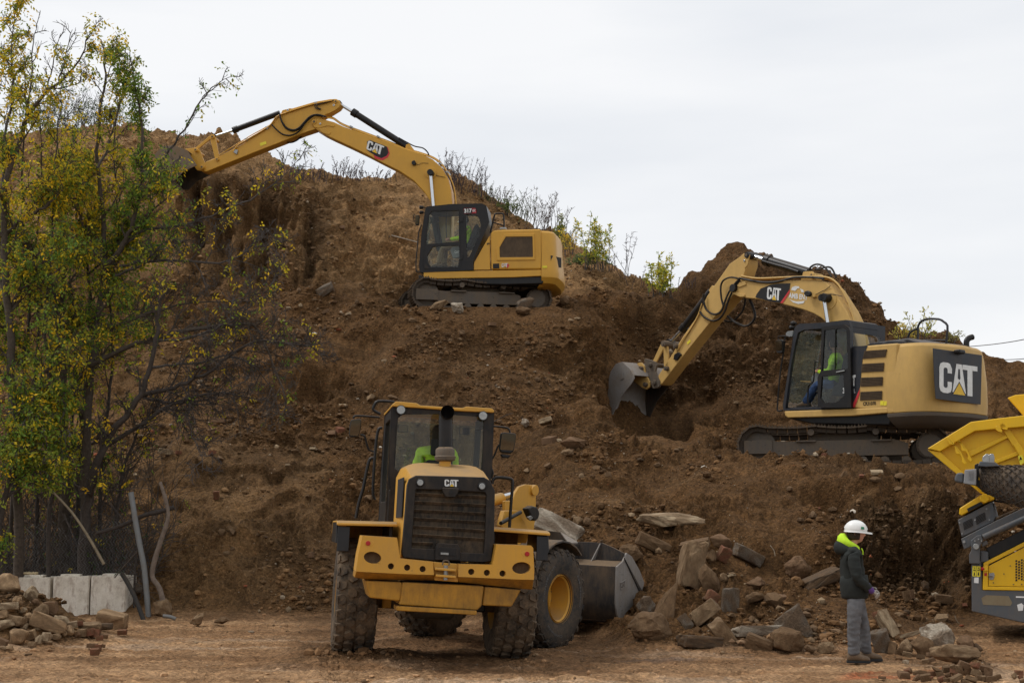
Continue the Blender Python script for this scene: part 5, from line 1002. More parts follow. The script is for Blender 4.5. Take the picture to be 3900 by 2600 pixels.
# --- cab
XB = .20
zr = p1([(690, 150)], XB)[0].z; yl, yr = p1([(412, 300)], XB)[0].y, p1([(966, 330)], XB)[0].y; cm = (yl+yr)/2; cwid = (yl-yr)/2
BO = [(412, 150), (440, 132), (700, 140), (960, 160), (972, 176), (962, 480), (945, 590), (410, 600), (404, 470)]
BG = [(452, 200), (480, 180), (690, 178), (890, 192), (917, 222), (912, 380), (905, 478), (445, 488), (428, 470), (434, 260)]
cab = panel(MB(), [p1(BO, XB), p1(BG, XB)], (.09, 0, 0)).build('cab', BLKL, WL, .018)
pane(p1(BG, XB+.03)).build('rear_window', GLS, cab, sm=0)
XCF = XB+1.45; zc0 = 1.45
def side(y, t, sg):
    o = [(XB+.02, y, zc0), (XCF-.15, y, zc0), (XCF+.05, y, 2.2), (XCF, y, zr-.03), (XB+.02, y, zr-.03)]
    h = [(XB+.12, y, zc0+.55), (XCF-.12, y, zc0+.55), (XCF-.04, y, 2.3), (XCF-.10, y, zr-.16), (XB+.12, y, zr-.16)]
    p_ = panel(MB(), [o, h], (0, t, 0)).build('cab_side', BLKL, cab, .012); pane([(a, y+t/2, c_) for a, b, c_ in h]).build('window', GLS, p_, sm=0)
side(cm+cwid, -.07, 1); side(cm-cwid, .07, -1)
MB().prism([(XCF, cm+cwid-.06, zr-.1), (XCF+.05, cm+cwid-.06, 2.2), (XCF-.13, cm+cwid-.06, zc0), (XCF-.12, cm+cwid-.06, zc0), (XCF+.06, cm+cwid-.06, 2.2), (XCF+.01, cm+cwid-.06, zr-.1)], (0, -2*cwid+.12, 0)).build('windscreen', GLS, cab, sm=0)
RF = [(418, 128), (440, 110), (552, 120), (572, 132), (690, 140), (800, 146), (822, 138), (960, 148), (974, 160), (970, 172), (800, 164), (690, 156), (560, 146), (420, 138)]
MB().prism(p1(RF, XB-.06), (1.66, 0, 0)).build('cab_roof', YL, cab, .015)
MB().box(((XB+XCF)/2, cm, zc0-.05), (1.4, 2*cwid-.1, .1)).build('cab_floor', BLK, cab, .01)
MB().box((XB+.05, cm+cwid-.16, (zc0+2.1)/2), (.10, .3, .75)).build('cab_lower_back', BLKL, cab, .02)
for c in ((465, 158), (910, 190)):
    a = p1([c], XB-.03)[0]; l_ = MB().tube([a+Vector((.06, 0, 0)), a, a-Vector((.04, 0, 0))], [.03, .062, .066], 18).build('work_lamp', BLK, WL, .004, sm=40); MB().cyl(a-Vector((.038, 0, 0)), a-Vector((.046, 0, 0)), .055, seg=18).build('lamp_lens', LENS, l_, sm=0)
# left grab rails, mirrors
def rail(l, x, r=.018, name='handrail', v=1): return MB().tube(smooth_path(FL.px(v, l, 0, x), 3), r, 8).build(name, BLK, WL, sm=60)
rail([(430, 115), (345, 110), (320, 135), (318, 160), (355, 180)], .5, .02)
rail([(365, 255), (345, 262), (332, 330), (318, 500), (315, 620), (330, 642)], .55, .02)
rail([(325, 420), (298, 424), (282, 480), (262, 580), (238, 660), (222, 745)], .6, .022)
rail([(962, 560), (965, 540), (985, 524), (1055, 530), (1072, 550), (1065, 650), (1055, 795)], .2, .022)
rail([(955, 470), (965, 500), (955, 530)], .3, .015)
rail([(350, 198), (280, 192), (218, 190), (208, 205)], 1.3, .014, 'mirror_arm'); rail([(246, 293), (268, 300), (280, 340), (295, 376), (330, 384)], 1.3, .014, 'mirror_arm')
rail([(968, 246), (1030, 252), (1052, 262), (1058, 282)], 1.3, .014, 'mirror_arm'); rail([(960, 425), (975, 400), (990, 360), (1002, 345)], 1.3, .014, 'mirror_arm')
rail([(970, 222), (1000, 205), (1040, 185), (1075, 176)], .9, .005, 'radio_aerial')
for o, gl in (([(195, 210), (245, 204), (252, 215), (246, 270), (235, 304), (190, 306), (184, 295), (188, 240)], None), ([(1008, 282), (1030, 278), (1088, 284), (1093, 296), (1080, 380), (1062, 395), (1010, 388), (1000, 372)], None)):
    h = rslab(o, 1.22, 1.30).build('mirror', BLK, WL, .02); q = p1(o, 1.216); c = sum(q, Vector())/len(q); MB().prism([c+(p-c)*.88+Vector((-.012-.13*(p.z-c.z), 0, 0)) for p in q], (.003, 0, 0)).build('mirror_glass', MIR, h, sm=0)
rslab([(1006, 396), (1064, 402), (1050, 420), (1016, 416)], 1.22, 1.30).build('mirror', BLK, WL, .015)
for c in ((478, 258), (812, 272)):
    o = [(c[0]-30, c[1]-22), (c[0]+28, c[1]-20), (c[0]+27, c[1]+22), (c[0]-30, c[1]+20)]; h = rslab(o, XCF-.22, XCF-.20).build('inner_mirror', BLK, cab, .008); q = p1(o, XCF-.223); cc_ = sum(q, Vector())/4; MB().prism([cc_+(p-cc_)*.85+Vector((-.01-.13*(p.z-cc_.z), 0, 0)) for p in q], (.002, 0, 0)).build('mirror_glass', MIR, h, sm=0)
# --- fenders, steps
for s in (1, -1):
    zf_ = 1.72; y0, y1_ = s*.60, s*1.36
    m = MB(); pr = [(-.99, zf_-.03), (-.90, zf_-.008), (-.78, zf_), (.62, zf_), (.80, zf_-.15)]
    rg = [[(x, y0, z) for x, z in pr]+[(x, y0, z-.035) for x, z in pr[::-1]], [(x, y1_, z-.02) for x, z in pr]+[(x, y1_, z-.055) for x, z in pr[::-1]]]
    f0 = m.loft(rg if s < 0 else rg[::-1]).build('rear_fender', YL, WL, .012)
    MB().prism([(-.96, y1_, zf_-.30), (-.84, y1_, zf_-.03), (.55, y1_, zf_-.03), (.62, y1_, zf_-.30)], (0, -s*.03, 0)).build('fender_flap', BLK, f0, .008)
    MB().prism([(-.985, y1_-s*.02, zf_-.40), (-.93, y1_-s*.02, zf_-.09), (-.93, y1_-s*.17, zf_-.09), (-.985, y1_-s*.17, zf_-.40)], (-.025, 0, 0)).build('mud_flap', BLK, f0, .008)
    MB().box((.50, s*.90, 1.32), (.06, .56, .70)).build('inner_fender', YLG, f0, .01); MB().box((-.1, s*.66, 1.45), (1.3, .05, .5)).build('inner_fender', BLK, f0, .01)
    MB().box((.35, s*.62, 1.05), (1.1, .12, .9)).build('rear_chassis', YL if s > 0 else BLK, WL, .02)
MB().box((-.5, 0, .95), (1.3, 1.0, .5)).build('engine_sump', BLK, WL, .03)
MB().box((.95, 0, .95), (1.1, .8, .7)).build('hitch_frame', TFR, WL, .04)
MB().box((.75, .95, 1.0), (.6, .5, .5)).build('step_box', BLK, WL, .03)
# --- front frame, loader arms, bucket
ff = lambda l, y, v=1: FF.px(v, l, 1, y)
zf(MB().box((-.55, 0, .95), (1.3, .75, .75)).build('front_frame', YL, WL, .03))
for y in (-.36, .40):
    tw = MB().prism(ff([(1015, 650), (1058, 648), (1070, 610), (1095, 572), (1130, 560), (1168, 564), (1186, 596), (1184, 720), (1172, 822), (1100, 860), (1015, 850)], y), (0, -.05, 0)).build('loader_tower', YL, WL, .012); zf(tw)
    c = ff([(1166, 594)], y)[0]; MB().cyl(c+Vector((0, .03, 0)), c-Vector((0, .09, 0)), .075, seg=20).build('tower_pin', YL, tw, .01, sm=40)
a, b = ff([(1165, 592), (1010, 636)], -.2); rd = MB().cyl(a, b, .052, seg=14).build('tilt_cylinder_rod', CHROME, WL, sm=40); zf(rd)
MB().cyl(b, b+(b-a).normalized()*.7, .085, seg=16).build('cylinder_barrel', YL, rd, sm=40)
MB().tube([a-Vector((0, .12, 0)), a+Vector((0, .12, 0))], .085, 16).build('rod_eye', YL, rd, .008, sm=40)
for y in (-.52, .52):
    zf(MB().prism([(-.55, y, 1.75), (-.45, y, 1.98), (-.1, y, 2.0), (.6, y, 1.45), (1.35, y, .62), (1.42, y, .42), (1.25, y, .36), (1.0, y, .62), (.35, y, 1.2), (-.2, y, 1.6)], (0, .09 if y < 0 else -.09, 0)).build('lift_arm', YL, WL, .015))
# indicator lamp on its stalk
a, b = ff([(1008, 772), (1115, 712)], -.62); zf(MB().tube([a, b], .03, 10).build('lamp_stalk', BLK, WL, sm=60))
lp = MB(); c = ff([(1148, 716)], -.62)[0]
for_ = [c+Vector((x, 0, z)) for x, z in ()]
q = ff([(1118, 690), (1145, 676), (1172, 682), (1186, 712), (1180, 745), (1160, 760), (1145, 750)], -.56); lo = MB().prism(q, (0, -.12, 0)).build('indicator_lamp', BLKL, WL, .03); zf(lo)
MB().prism(ff([(1144, 738), (1165, 730), (1176, 742), (1160, 757)], -.69), (0, -.03, 0)).build('lamp_lens', LENS, lo, .006)
# front fender arcs
for s in (-1, 1):
    m = MB(); rg = []
    for k in range(9):
        a = R(50+k*(165-50)/8); rg.append([(.86*math.cos(a), s*.74, .735+.86*math.sin(a)), (.86*math.cos(a), s*1.30, .735+.86*math.sin(a)-.01), (.83*math.cos(a), s*1.30, .735+.83*math.sin(a)-.01), (.83*math.cos(a), s*.74, .735+.83*math.sin(a))])
    zf(m.loft(rg if s < 0 else rg[::-1]).build('front_fender', paint('fender_rubber_dusty', (.05, .05, .05), .7, dust=.75, scale=3), WL, .008))
    zf(MB().box((-.35, s*.68, 1.52), (.7, .16, .06)).build('fender_bracket', YL, WL, .01))
yB = -1.36
SH = [(1216, 515), (1180, 596), (1122, 648), (1116, 850), (1112, 1000), (1124, 1110), (1152, 1180)]
EP = SH+[(1215, 1085), (1300, 1000), (1362, 908), (1386, 800), (1345, 690), (1265, 548)]
q = FF.px(18, SH[1:], 1, yB); c = FF.px(18, (1280, 850), 1, yB); inn = [p+(c-p).normalized()*.03 for p in q]
bkt = MB().prism(q+inn[::-1], (0, 2.72, 0)).build('bucket', BSTEEL, WL, .008); zf(bkt)
bot = FF.px(18, (1152, 1180), 1, yB); MB().prism([bot, bot+Vector((.95, 0, -.10)), bot+Vector((.95, 0, -.13)), bot+Vector((.02, 0, -.02))], (0, 2.72, 0)).build('cutting_edge', BSTEEL, bkt, .004)
for y in (yB-.02, yB+2.72): MB().prism(FF.px(18, EP, 1, yB) if y < 0 else [p+Vector((0, 2.72, 0)) for p in FF.px(18, EP, 1, yB)], (0, -.03 if y < 0 else .03, 0)).build('side_plate', STEEL if y < 0 else BSTEEL, bkt, .006)
sp_ = FF.px(18, [(1198, 560), (1212, 585), (1370, 880), (1356, 905)], 1, yB-.03); MB().prism(sp_, (0, -.02, 0)).build('side_cutter_seam', BSTEEL, bkt, .003)
np_ = FF.px(18, [(1166, 800), (1222, 768), (1224, 840), (1168, 874)], 1, yB-.032); npo = MB().prism(np_, (0, -.014, 0)).build('name_plate', STEEL, bkt, .004)
text(FF, 18, 'CAT', (1176, 858), (1216, 836), (1174, 808), 1, yB-.048, bkt, BSTEEL, bold=.03)
xg = FF.px(18, (1195, 570), 1, yB).x
G0 = [(1180, 592), (1208, 520), (1100, 465), (995, 420), (880, 412), (762, 408), (690, 590)]
MB().prism(FF.px(18, G0, 0, xg), (.03, 0, 0)).build('spill_guard', BSTEEL, bkt, .005)
MB().prism(FF.px(18, [(690, 590), (762, 420), (600, 318), (480, 304), (375, 305), (320, 330), (310, 470), (640, 590)], 0, xg+.02), (.03, 0, 0)).build('spill_guard', BSTEEL, bkt, .005)
a = FF.px(18, [(600, 330), (762, 428), (750, 600)], 0, xg); MB().prism([a[0], a[1], a[1]+Vector((-.30, 0, -.02)), a[0]+Vector((-.02, 0, .0))], (0, .0, .025)).build('guard_rib', STEEL, bkt, .004)
MB().prism([a[1]+Vector((-.30, .05, -.02)), a[1]+Vector((0, 0, 0)), a[2], a[2]+Vector((-.05, 0, .0))], (0, -.02, 0)).build('guard_rib', BSTEEL, bkt, .004)
a = FF.px(18, [(972, 425), (910, 600), (905, 604)], 0, xg-.01); MB().prism([a[0], a[1], a[1]+Vector((-.10, 0, 0)), a[0]+Vector((-.01, 0, 0))], (0, -.02, 0)).build('guard_rib', STEEL, bkt, .003)
a = FF.px(18, [(330, 390), (620, 405), (770, 412), (995, 424)], 0, xg-.02); MB().tube([a[0], a[1]], .018, 6).build('guard_edge', STEEL, bkt)
stp = FF.px(18, [(1122, 648), (1180, 596)], 1, yB); 
# operator's seat
MB().prism([(XB+.30, cm+.19, 1.9), (XB+.38, cm+.17, 2.60), (XB+.46, cm+.17, 2.60), (XB+.48, cm+.19, 2.08), (XB+.95, cm+.22, 2.06), (XB+.95, cm+.22, 1.9)], (0, -.38, 0)).build('operator_seat', SEAT, cab, .04)
MB().prism([(XB+.38, cm+.11, 2.66), (XB+.40, cm+.11, 2.90), (XB+.46, cm+.11, 2.90), (XB+.46, cm+.11, 2.66)], (0, -.22, 0)).build('headrest', SEAT, cab, .03)
# ================================================================== screening machine at the edge of the yard
MS = Matrix.Translation((7.2, 21.3, 0)) @ Matrix.Rotation(R(-20), 4, 'Z')
FS = Frame(MS)
SM = thing('screening_machine', MS, 'yellow and grey mobile screening machine with raised hopper and chevron belt', 'screening machine')
def ext(l, X=1450):
    """the machine runs on past the picture: carry each edge on along its own slope"""
    n = len(l); o = []
    for i, p in enumerate(l):
        if p[0] == 1000:
            q = l[i-1] if l[i-1][0] < 1000 else l[(i+1) % n]; o.append((X, p[1]+(p[1]-q[1])/(1000-q[0])*(X-1000)*(1 if q[0] > 600 else 0)))
        else: o.append(p)
    return o
def ss(l, y0, y1): return MB().prism(FS.px(12, ext(l), 1, y0), (0, y1-y0, 0))
body = ss([(408, 1085), (470, 1085), (476, 1252), (1000, 1262), (1000, 1510), (735, 1455), (410, 1383)], 0, 1.9).build('chassis', GREY, SM, .015)
ss([(470, 1085), (482, 1080), (1000, 830), (1000, 1262), (478, 1250)], .06, 1.7).build('engine_bay', BLK, SM)
ed = MB().ring_prism(FS.px(12, ext([(482, 1082), (735, 952), (1000, 822), (1000, 1258), (735, 1254), (478, 1250)]), 1, -.01), FS.px(12, [(514, 1092), (735, 980), (1420, 640), (1420, 1240), (735, 1232), (512, 1228)], 1, -.01), (0, .12, 0)).build('panel_frame', YS, SM, .01)
dp = ss([(516, 1100), (735, 986), (1416, 648), (1416, 1237), (735, 1230), (514, 1226)], .0, .04).build('side_door', YS, SM, .008)
for r_ in range(8):
    for c in range(9):
        x = 682+c*17; y = 1065+r_*17 - c*3 + (8 if c % 2 else 0)
        if y > 1188: continue
        ss([(x, y), (x+11, y-2), (x+11, y+10), (x, y+12)], -.004, .0).build('vent_slot', BLK, dp, sm=0)
for p in ((610, 1150), (545, 1205), (650, 1100), (720, 1215), (670, 1215)): ss(oval(p, 4, 4, 8), -.012, .0).build('bolt', TFR, dp, sm=0)
lt = ss([(516, 1146), (548, 1142), (553, 1160), (545, 1186), (520, 1188)], -.012, 0).build('latch', LENS, dp, .004)
ss([(512, 1163), (540, 1164), (540, 1170), (512, 1169)], -.03, -.01).build('latch_lever', TFR, lt, .002)
ss([(480, 1105), (512, 1098), (512, 1132), (480, 1134)], -.05, 0).build('stop_switch_box', YS, SM, .008); a = FS.px(12, (467, 1118), 1, -.03); MB().cyl(a+Vector((.05, 0, 0)), a, .028, seg=14).build('stop_button', LRED, SM, .006, sm=40)
ss([(488, 1145), (505, 1144), (505, 1162), (488, 1163)], -.014, -.01).build('warning_sticker', LRED, ed, sm=0)
for l in ([(415, 1100), (439, 1101), (438, 1166), (414, 1165)], [(441, 1101), (465, 1103), (463, 1168), (440, 1167)]):
    k = ss(l, -.006, 0).build('warning_sticker', YST, body, sm=0); x0 = l[0][0]
    ss([(x0+4, 1130), (x0+12, 1108), (x0+20, 1131)], -.009, -.006).build('warning_triangle', BLK, k, sm=0); ss([(x0+8, 1126), (x0+12, 1114), (x0+16, 1126)], -.011, -.009).build('triangle_fill', YST, k, sm=0)
    ss([(x0+9, 1140), (x0+14, 1140), (x0+15, 1160), (x0+6, 1160)], -.009, -.006).build('pictogram', BLK, k, sm=0)
ss([(425, 1172), (453, 1172), (453, 1208), (424, 1206)], -.006, 0).build('label_plate', WHT, body, sm=0)
ss([(470, 1300), (500, 1282), (640, 1288), (662, 1330), (650, 1348), (480, 1342)], -.003, 0).build('worn_patch', paint('worn_adhesive', (.23, .19, .12), .8, dust=.5, scale=6), body, sm=0)
ss([(692, 1342), (720, 1332), (733, 1345), (728, 1378), (700, 1380)], -.003, 0).build('paint_splash', WHT, body, sm=0)
ss([(685, 1288), (800, 1292), (800, 1300), (685, 1298)], -.003, 0).build('name_strip', WHT, body, sm=0)
br = ss([(393, 1030), (408, 1002), (402, 945), (440, 912), (470, 908), (482, 938), (462, 980), (460, 1088), (395, 1086)], -.08, .03).build('hinge_bracket', GREY, SM, .012)
ss([(462, 1005), (512, 1010), (515, 1075), (462, 1082)], .0, .35).build('hinge_post', GREY, SM, .02)
a = FS.px(12, (437, 980), 1, -.08); MB().cyl(a-Vector((0, .035, 0)), a, .045, seg=14).build('hinge_pin', LENS, br, .006, sm=40)
for p in ((430, 945), (452, 934), (470, 945)): ss(oval(p, 5, 5, 8), -.095, -.08).build('bolt', LENS, br, sm=0)
ss([(470, 955), (500, 940), (512, 965), (475, 985)], -.04, .1).build('hinge_lug', GREY, SM, .015)
sb = ss([(322, 815), (535, 700), (562, 795), (548, 826), (348, 922)], .02, 1.7).build('screen_box', GREY, SM, .015)
def louv(par, a, b, c, d, n, y, mat):
    for k in range(n):
        t = (k+.5)/n; p = (a[0]+(d[0]-a[0])*t, a[1]+(d[1]-a[1])*t); q = (b[0]+(c[0]-b[0])*t, b[1]+(c[1]-b[1])*t)
        ss([(p[0], p[1]-3), (q[0], q[1]-3), (q[0], q[1]+3), (p[0], p[1]+3)], y, y+.006).build('louvre', mat, par, sm=0)
louv(sb, (355, 830), (412, 803), (420, 850), (362, 880), 6, .012, BLK); louv(sb, (435, 795), (490, 766), (500, 812), (440, 845), 6, .012, BLK)
for p in ((503, 747), (335, 832), (520, 815), (350, 900), (430, 815), (545, 706)): ss(oval(p, 5, 5, 8), .005, .02).build('bolt', LENS, sb, sm=0)
ss([(540, 695), (735, 720), (1000, 600), (1000, 500), (735, 640), (600, 690)], .25, 1.5).build('screen_deck', GREY, SM, .01)
bmS = ss([(343, 932), (556, 822), (735, 738), (1000, 612), (1000, 700), (735, 812), (505, 930), (470, 915), (395, 985), (362, 998)], -.03, .12).build('conveyor_beam', GREY, SM, .012)
MB().cyl(FS.px(12, (482, 922), 1, -.05), FS.px(12, (1000, 690), 1, -.05), .045, seg=14).build('pipe', GREY, bmS, sm=40)
ss(oval((362, 950), 9, 9, 12), -.045, -.03).build('bolt', LENS, bmS, sm=0)
ss([(500, 990), (735, 872), (1000, 745), (1000, 850), (735, 952), (520, 1062)], .1, 1.5).build('belt_underside', BLK, SM, .01)
ss([(560, 800), (640, 765), (700, 742), (690, 755), (600, 795), (560, 815)], -.02, .2).build('spilled_soil', SOIL if False else TYRED, SM, .01)
yc = ss([(330, 780), (334, 742), (470, 656), (545, 662), (552, 688), (490, 712), (345, 790)], .0, 1.5).build('motor_cover', YS, SM, .02)
louv(yc, (380, 745), (465, 702), (482, 716), (388, 765), 4, -.008, BLK)
ss([(458, 680), (480, 650), (505, 655), (520, 690), (495, 712), (465, 700)], -.06, .0).build('hinge_lug', YS, SM, .01)
# hopper
hp = ss([(208, 392), (430, 262), (735, 235), (1000, 212), (1000, 640), (560, 640), (470, 655), (310, 525), (140, 380)], .0, 2.2).build('hopper', YS, SM, .012)
ss([(133, 372), (208, 325), (405, 205), (560, 185), (735, 165), (1000, 140), (1000, 216), (735, 236), (430, 263), (212, 390)], -.14, 2.3).build('hopper_rim', YS, hp, .015)
ss([(135, 380), (212, 390), (400, 560), (440, 620), (470, 655), (310, 525)], -.10, .02).build('hopper_edge', YS, hp, .012)
ss([(632, 56), (680, 38), (735, 33), (1000, 15), (1000, 160), (735, 172), (690, 120)], .3, .36).build('hopper_flap', YS, hp, .015)
for l in ([(375, 395), (620, 288), (636, 305), (400, 425)], [(545, 448), (735, 370), (1000, 260), (1000, 300), (735, 400), (565, 465)], [(600, 250), (640, 240), (760, 420), (800, 480), (740, 480)]): ss(l, -.06, .0).build('hopper_rib', YS, hp, .01)
def wavy(dx, dy):
    return [(256+dx, 302+dy), (270+dx, 296+dy), (284+dx, 312+dy), (300+dx, 330+dy), (302+dx, 350+dy), (318+dx, 362+dy), (330+dx, 378+dy), (345+dx, 395+dy), (352+dx, 415+dy), (378+dx, 462+dy), (366+dx, 472+dy), (348+dx, 455+dy), (350+dx, 430+dy), (335+dx, 405+dy), (312+dx, 405+dy), (308+dx, 380+dy), (300+dx, 348+dy), (272+dx, 345+dy), (256+dx, 320+dy)]
for d, y in (((0, 0), -.20), ((36, -18), -.13)): ss(wavy(*d), y, y+.02).build('support_bracket', YS, hp, .005)
for l, y in (([(556, 236), (572, 226), (600, 258), (600, 272), (580, 268), (560, 256)], -.2), ([(586, 222), (602, 210), (634, 240), (632, 256), (606, 252), (588, 240)], -.14)): ss(l, y, y+.03).build('support_bracket', YS, hp, .005)
ss([(668, 345), (700, 330), (800, 480), (740, 480)], -.1, -.07).build('hopper_ram_plate', YS, hp, .008)
ss([(697, 418), (725, 410), (735, 460), (712, 474)], -.106, -.1).build('warning_sticker', YST, hp, sm=0)
ss([(706, 444), (712, 420), (724, 438)], -.112, -.106).build('warning_triangle', BLK, hp, sm=0)
# chevron belt in front
rings = []; NB = 28
def bring(x, yt, yb_, yd):
    a = FS.px(12, (x, yt), 1, yd); b = FS.px(12, (x, yb_), 1, yd); c = (a+b)/2; r = (a.z-b.z)/2
    return c, r
BS = [bring(458, 500, 610, -.75), bring(470, 487, 628, -.75), bring(500, 481, 645, -.78), bring(600, 480, 690, -.82), bring(735, 479, 742, -.90), bring(1100, 478, 880, -1.05)]
bl = MB().loft([[c+Vector((0, -math.cos(2*math.pi*k/NB)*r*.62, math.sin(2*math.pi*k/NB)*r)) for k in range(NB)] for c, r in BS]).build('conveyor_belt', paint('belt_rubber', (.055, .05, .046), .85, dust=.6, scale=5, bump=.3), SM, sm=60)
def bsurf(t, a, up=.0):
    i = min(int(t*4), 3)+1; f = t*4-(i-1); c = BS[i][0].lerp(BS[i+1][0], f) if i+1 < len(BS) else BS[i][0]; r = BS[i][1]*(1-f)+BS[min(i+1, 5)][1]*f
    return c+Vector((0, -math.cos(a)*(r*.62+up), math.sin(a)*(r+up)))
chev = MB()
for i in range(9):
    for j in range(-6, 8):
        t = .05+i*.105+(.05 if j % 2 else 0); a = j*.25
        pts = [bsurf(min(max(t+dt, 0), .99), a+da, .006) for dt, da in ((-.034, -.13), (0, .07), (.034, -.13))]
        if t < .95: chev.tube(pts, .017, 4)
chev.build('belt_chevrons', TYRE, bl, sm=0)['kind'] = 'stuff'
ss([(428, 472), (450, 462), (470, 500), (450, 560), (500, 640), (680, 735), (640, 720), (480, 640), (440, 605), (425, 600)], -.72, -.5).build('belt_frame', BLK, SM, .015)
ss([(446, 480), (462, 450), (556, 455), (586, 482), (500, 486)], -.95, -.55).build('belt_head_frame', GREY, SM, .015)
cv = ss([(474, 445), (478, 420), (500, 404), (516, 404), (518, 458), (480, 455)], -.85, -.80).build('clevis', LENS, SM, .008); ss([(505, 418), (528, 402), (545, 404), (552, 425), (550, 464), (510, 460)], -.72, -.66).build('clevis_plate', LENS, cv, .008)
mo = ss([(366, 503), (440, 497), (436, 600), (358, 590)], -.95, -.62).build('motor_housing', paint('light_grey_paint', (.26, .27, .28), .5, dust=.25), SM, .015)
louv(mo, (388, 515), (388, 570), (424, 568), (424, 515), 5, -.958, BLK)
ss([(303, 552), (316, 522), (362, 520), (358, 590), (303, 578)], -.9, -.66).build('drive_motor', GREY, SM, .03)
for x in (.6, 1.6): MB().box((x+.2, .9, .22), (.9, .5, .5)).build('support_foot', GREY, SM, .03)
# ================================================================== people
def skin_mesh(name, V, E, rad, mat, par, sub=2, seg=None):
    sub = 3 if name in ('trousers', 'jacket') else sub
    me = bpy.data.meshes.new(name); me.from_pydata([tuple(v) for v in V], E, []); o = bpy.data.objects.new(name, me); COL.objects.link(o)
    md = o.modifiers.new('s', 'SKIN'); md.use_smooth_shade = True
    if not me.skin_vertices: bpy.context.view_layer.objects.active = o
    for i, r in enumerate(rad):
        sv = me.skin_vertices[0].data[i]; sv.radius = (r, r) if not isinstance(r, tuple) else r; sv.use_root = (i == 0)
    s = o.modifiers.new('u', 'SUBSURF'); s.levels = sub; s.render_levels = sub
    dg = bpy.context.evaluated_depsgraph_get(); m = bpy.data.meshes.new_from_object(o.evaluated_get(dg)); m.name = name
    bpy.data.objects.remove(o); m.materials.clear(); m.materials.append(mat); m.polygons.foreach_set('use_smooth', [True]*len(m.polygons))
    if name in ('trousers', 'jacket'):          # folds in the cloth
        m.update(); no = [v.normal.copy() for v in m.vertices]
        for v, n in zip(m.vertices, no):
            c = v.co; k = mnoise.noise(Vector((c.x*9, c.y*9, c.z*22)))*.011+mnoise.noise(Vector((c.x*20, c.y*20, c.z*34+7)))*.006; v.co = c+n*k
    q = bpy.data.objects.new(name, m); COL.objects.link(q); q.parent = par; return q
def chain(pts, n0=0): return [(n0+i, n0+i+1) for i in range(len(pts)-1)]
HAIRM = plain('dark_brown_hair', (.035, .024, .016), .85, var=.3, scale=60, bump=.5)
EYEM = plain('eye', (.02, .015, .012), .2)
LIPM = plain('lips', (.40, .16, .12), .5)
def head_part(par, c, yaw=0.0, hair=True, s=1.0, tilt=0.0):
    """skull with brow, nose, lips, chin and ears; looks along +x turned by yaw"""
    c = Vector(c); Rm = Matrix.Rotation(yaw, 3, 'Z') @ Matrix.Rotation(tilt, 3, 'Y'); rings = []; NL, NT = 26, 20
    g = lambda x, m_, w_: math.exp(-((x-m_)/w_)**2)
    def pt(i, k, grow=1.0):
        ph = math.pi*(i/NT)-math.pi/2; th = 2*math.pi*k/NL; z = .122*math.sin(ph); cr = math.cos(ph)**.85
        x = .098*cr*math.cos(th); y = .076*cr*math.sin(th); f = max(0, math.cos(th))
        jaw = 1-.25*max(0, -z-.03)/.09
        y *= jaw
        if f > 0:
            x += f**10*(.030*g(z, -.018, .020)+.012*g(z, .012, .02))                  # nose
            x += f**4*(.008*g(z, .034, .012)-.008*g(z, .018, .010)*(1-f**20)+.010*g(z, -.060, .010)+.014*g(z, -.092, .016)+.004*g(z, -.048, .006))
        if x < 0: x *= 1.05
        return c + Rm @ Vector((x*grow, y*grow, z*(1+(grow-1)*.7)))*s
    rings = [[pt(i, k) for k in range(NL)] for i in range(1, NT)]
    h = MB().loft(rings).build('head', SKIN, par, sm=180)
    for sy in (1, -1):
        MB().lathe([(.0, -.006), (.007, -.003), (.009, 0), (.006, .004), (0, .005)], c+Rm @ Vector((.081, sy*.030, .018))*s, Rm @ Vector((1, sy*.3, 0)), 10).build('eye', EYEM, h, sm=60)
        MB().lathe([(.002, -.012), (.022, -.008), (.028, 0), (.022, .008), (.010, .004), (.002, .004)], c+Rm @ Vector((-.006, sy*.073, .0))*s, Rm @ Vector((0, sy, 0)), 12).build('ear', SKIN, h, sm=60)
    MB().tube([c+Rm @ Vector((.078, .022, -.058))*s, c+Rm @ Vector((.098, 0, -.056))*s, c+Rm @ Vector((.078, -.022, -.058))*s], [.003, .005, .003], 6).build('mouth', LIPM, h, sm=60)
    if hair:
        hr = []
        for i in range(6, NT):
            hr.append([pt(i, k, 1.09) if math.cos(2*math.pi*k/NL) < .40 or i > NT-5 else pt(i, k, .93) for k in range(NL)])
        MB().loft(hr).build('hair', HAIRM, h, sm=180)
    return h
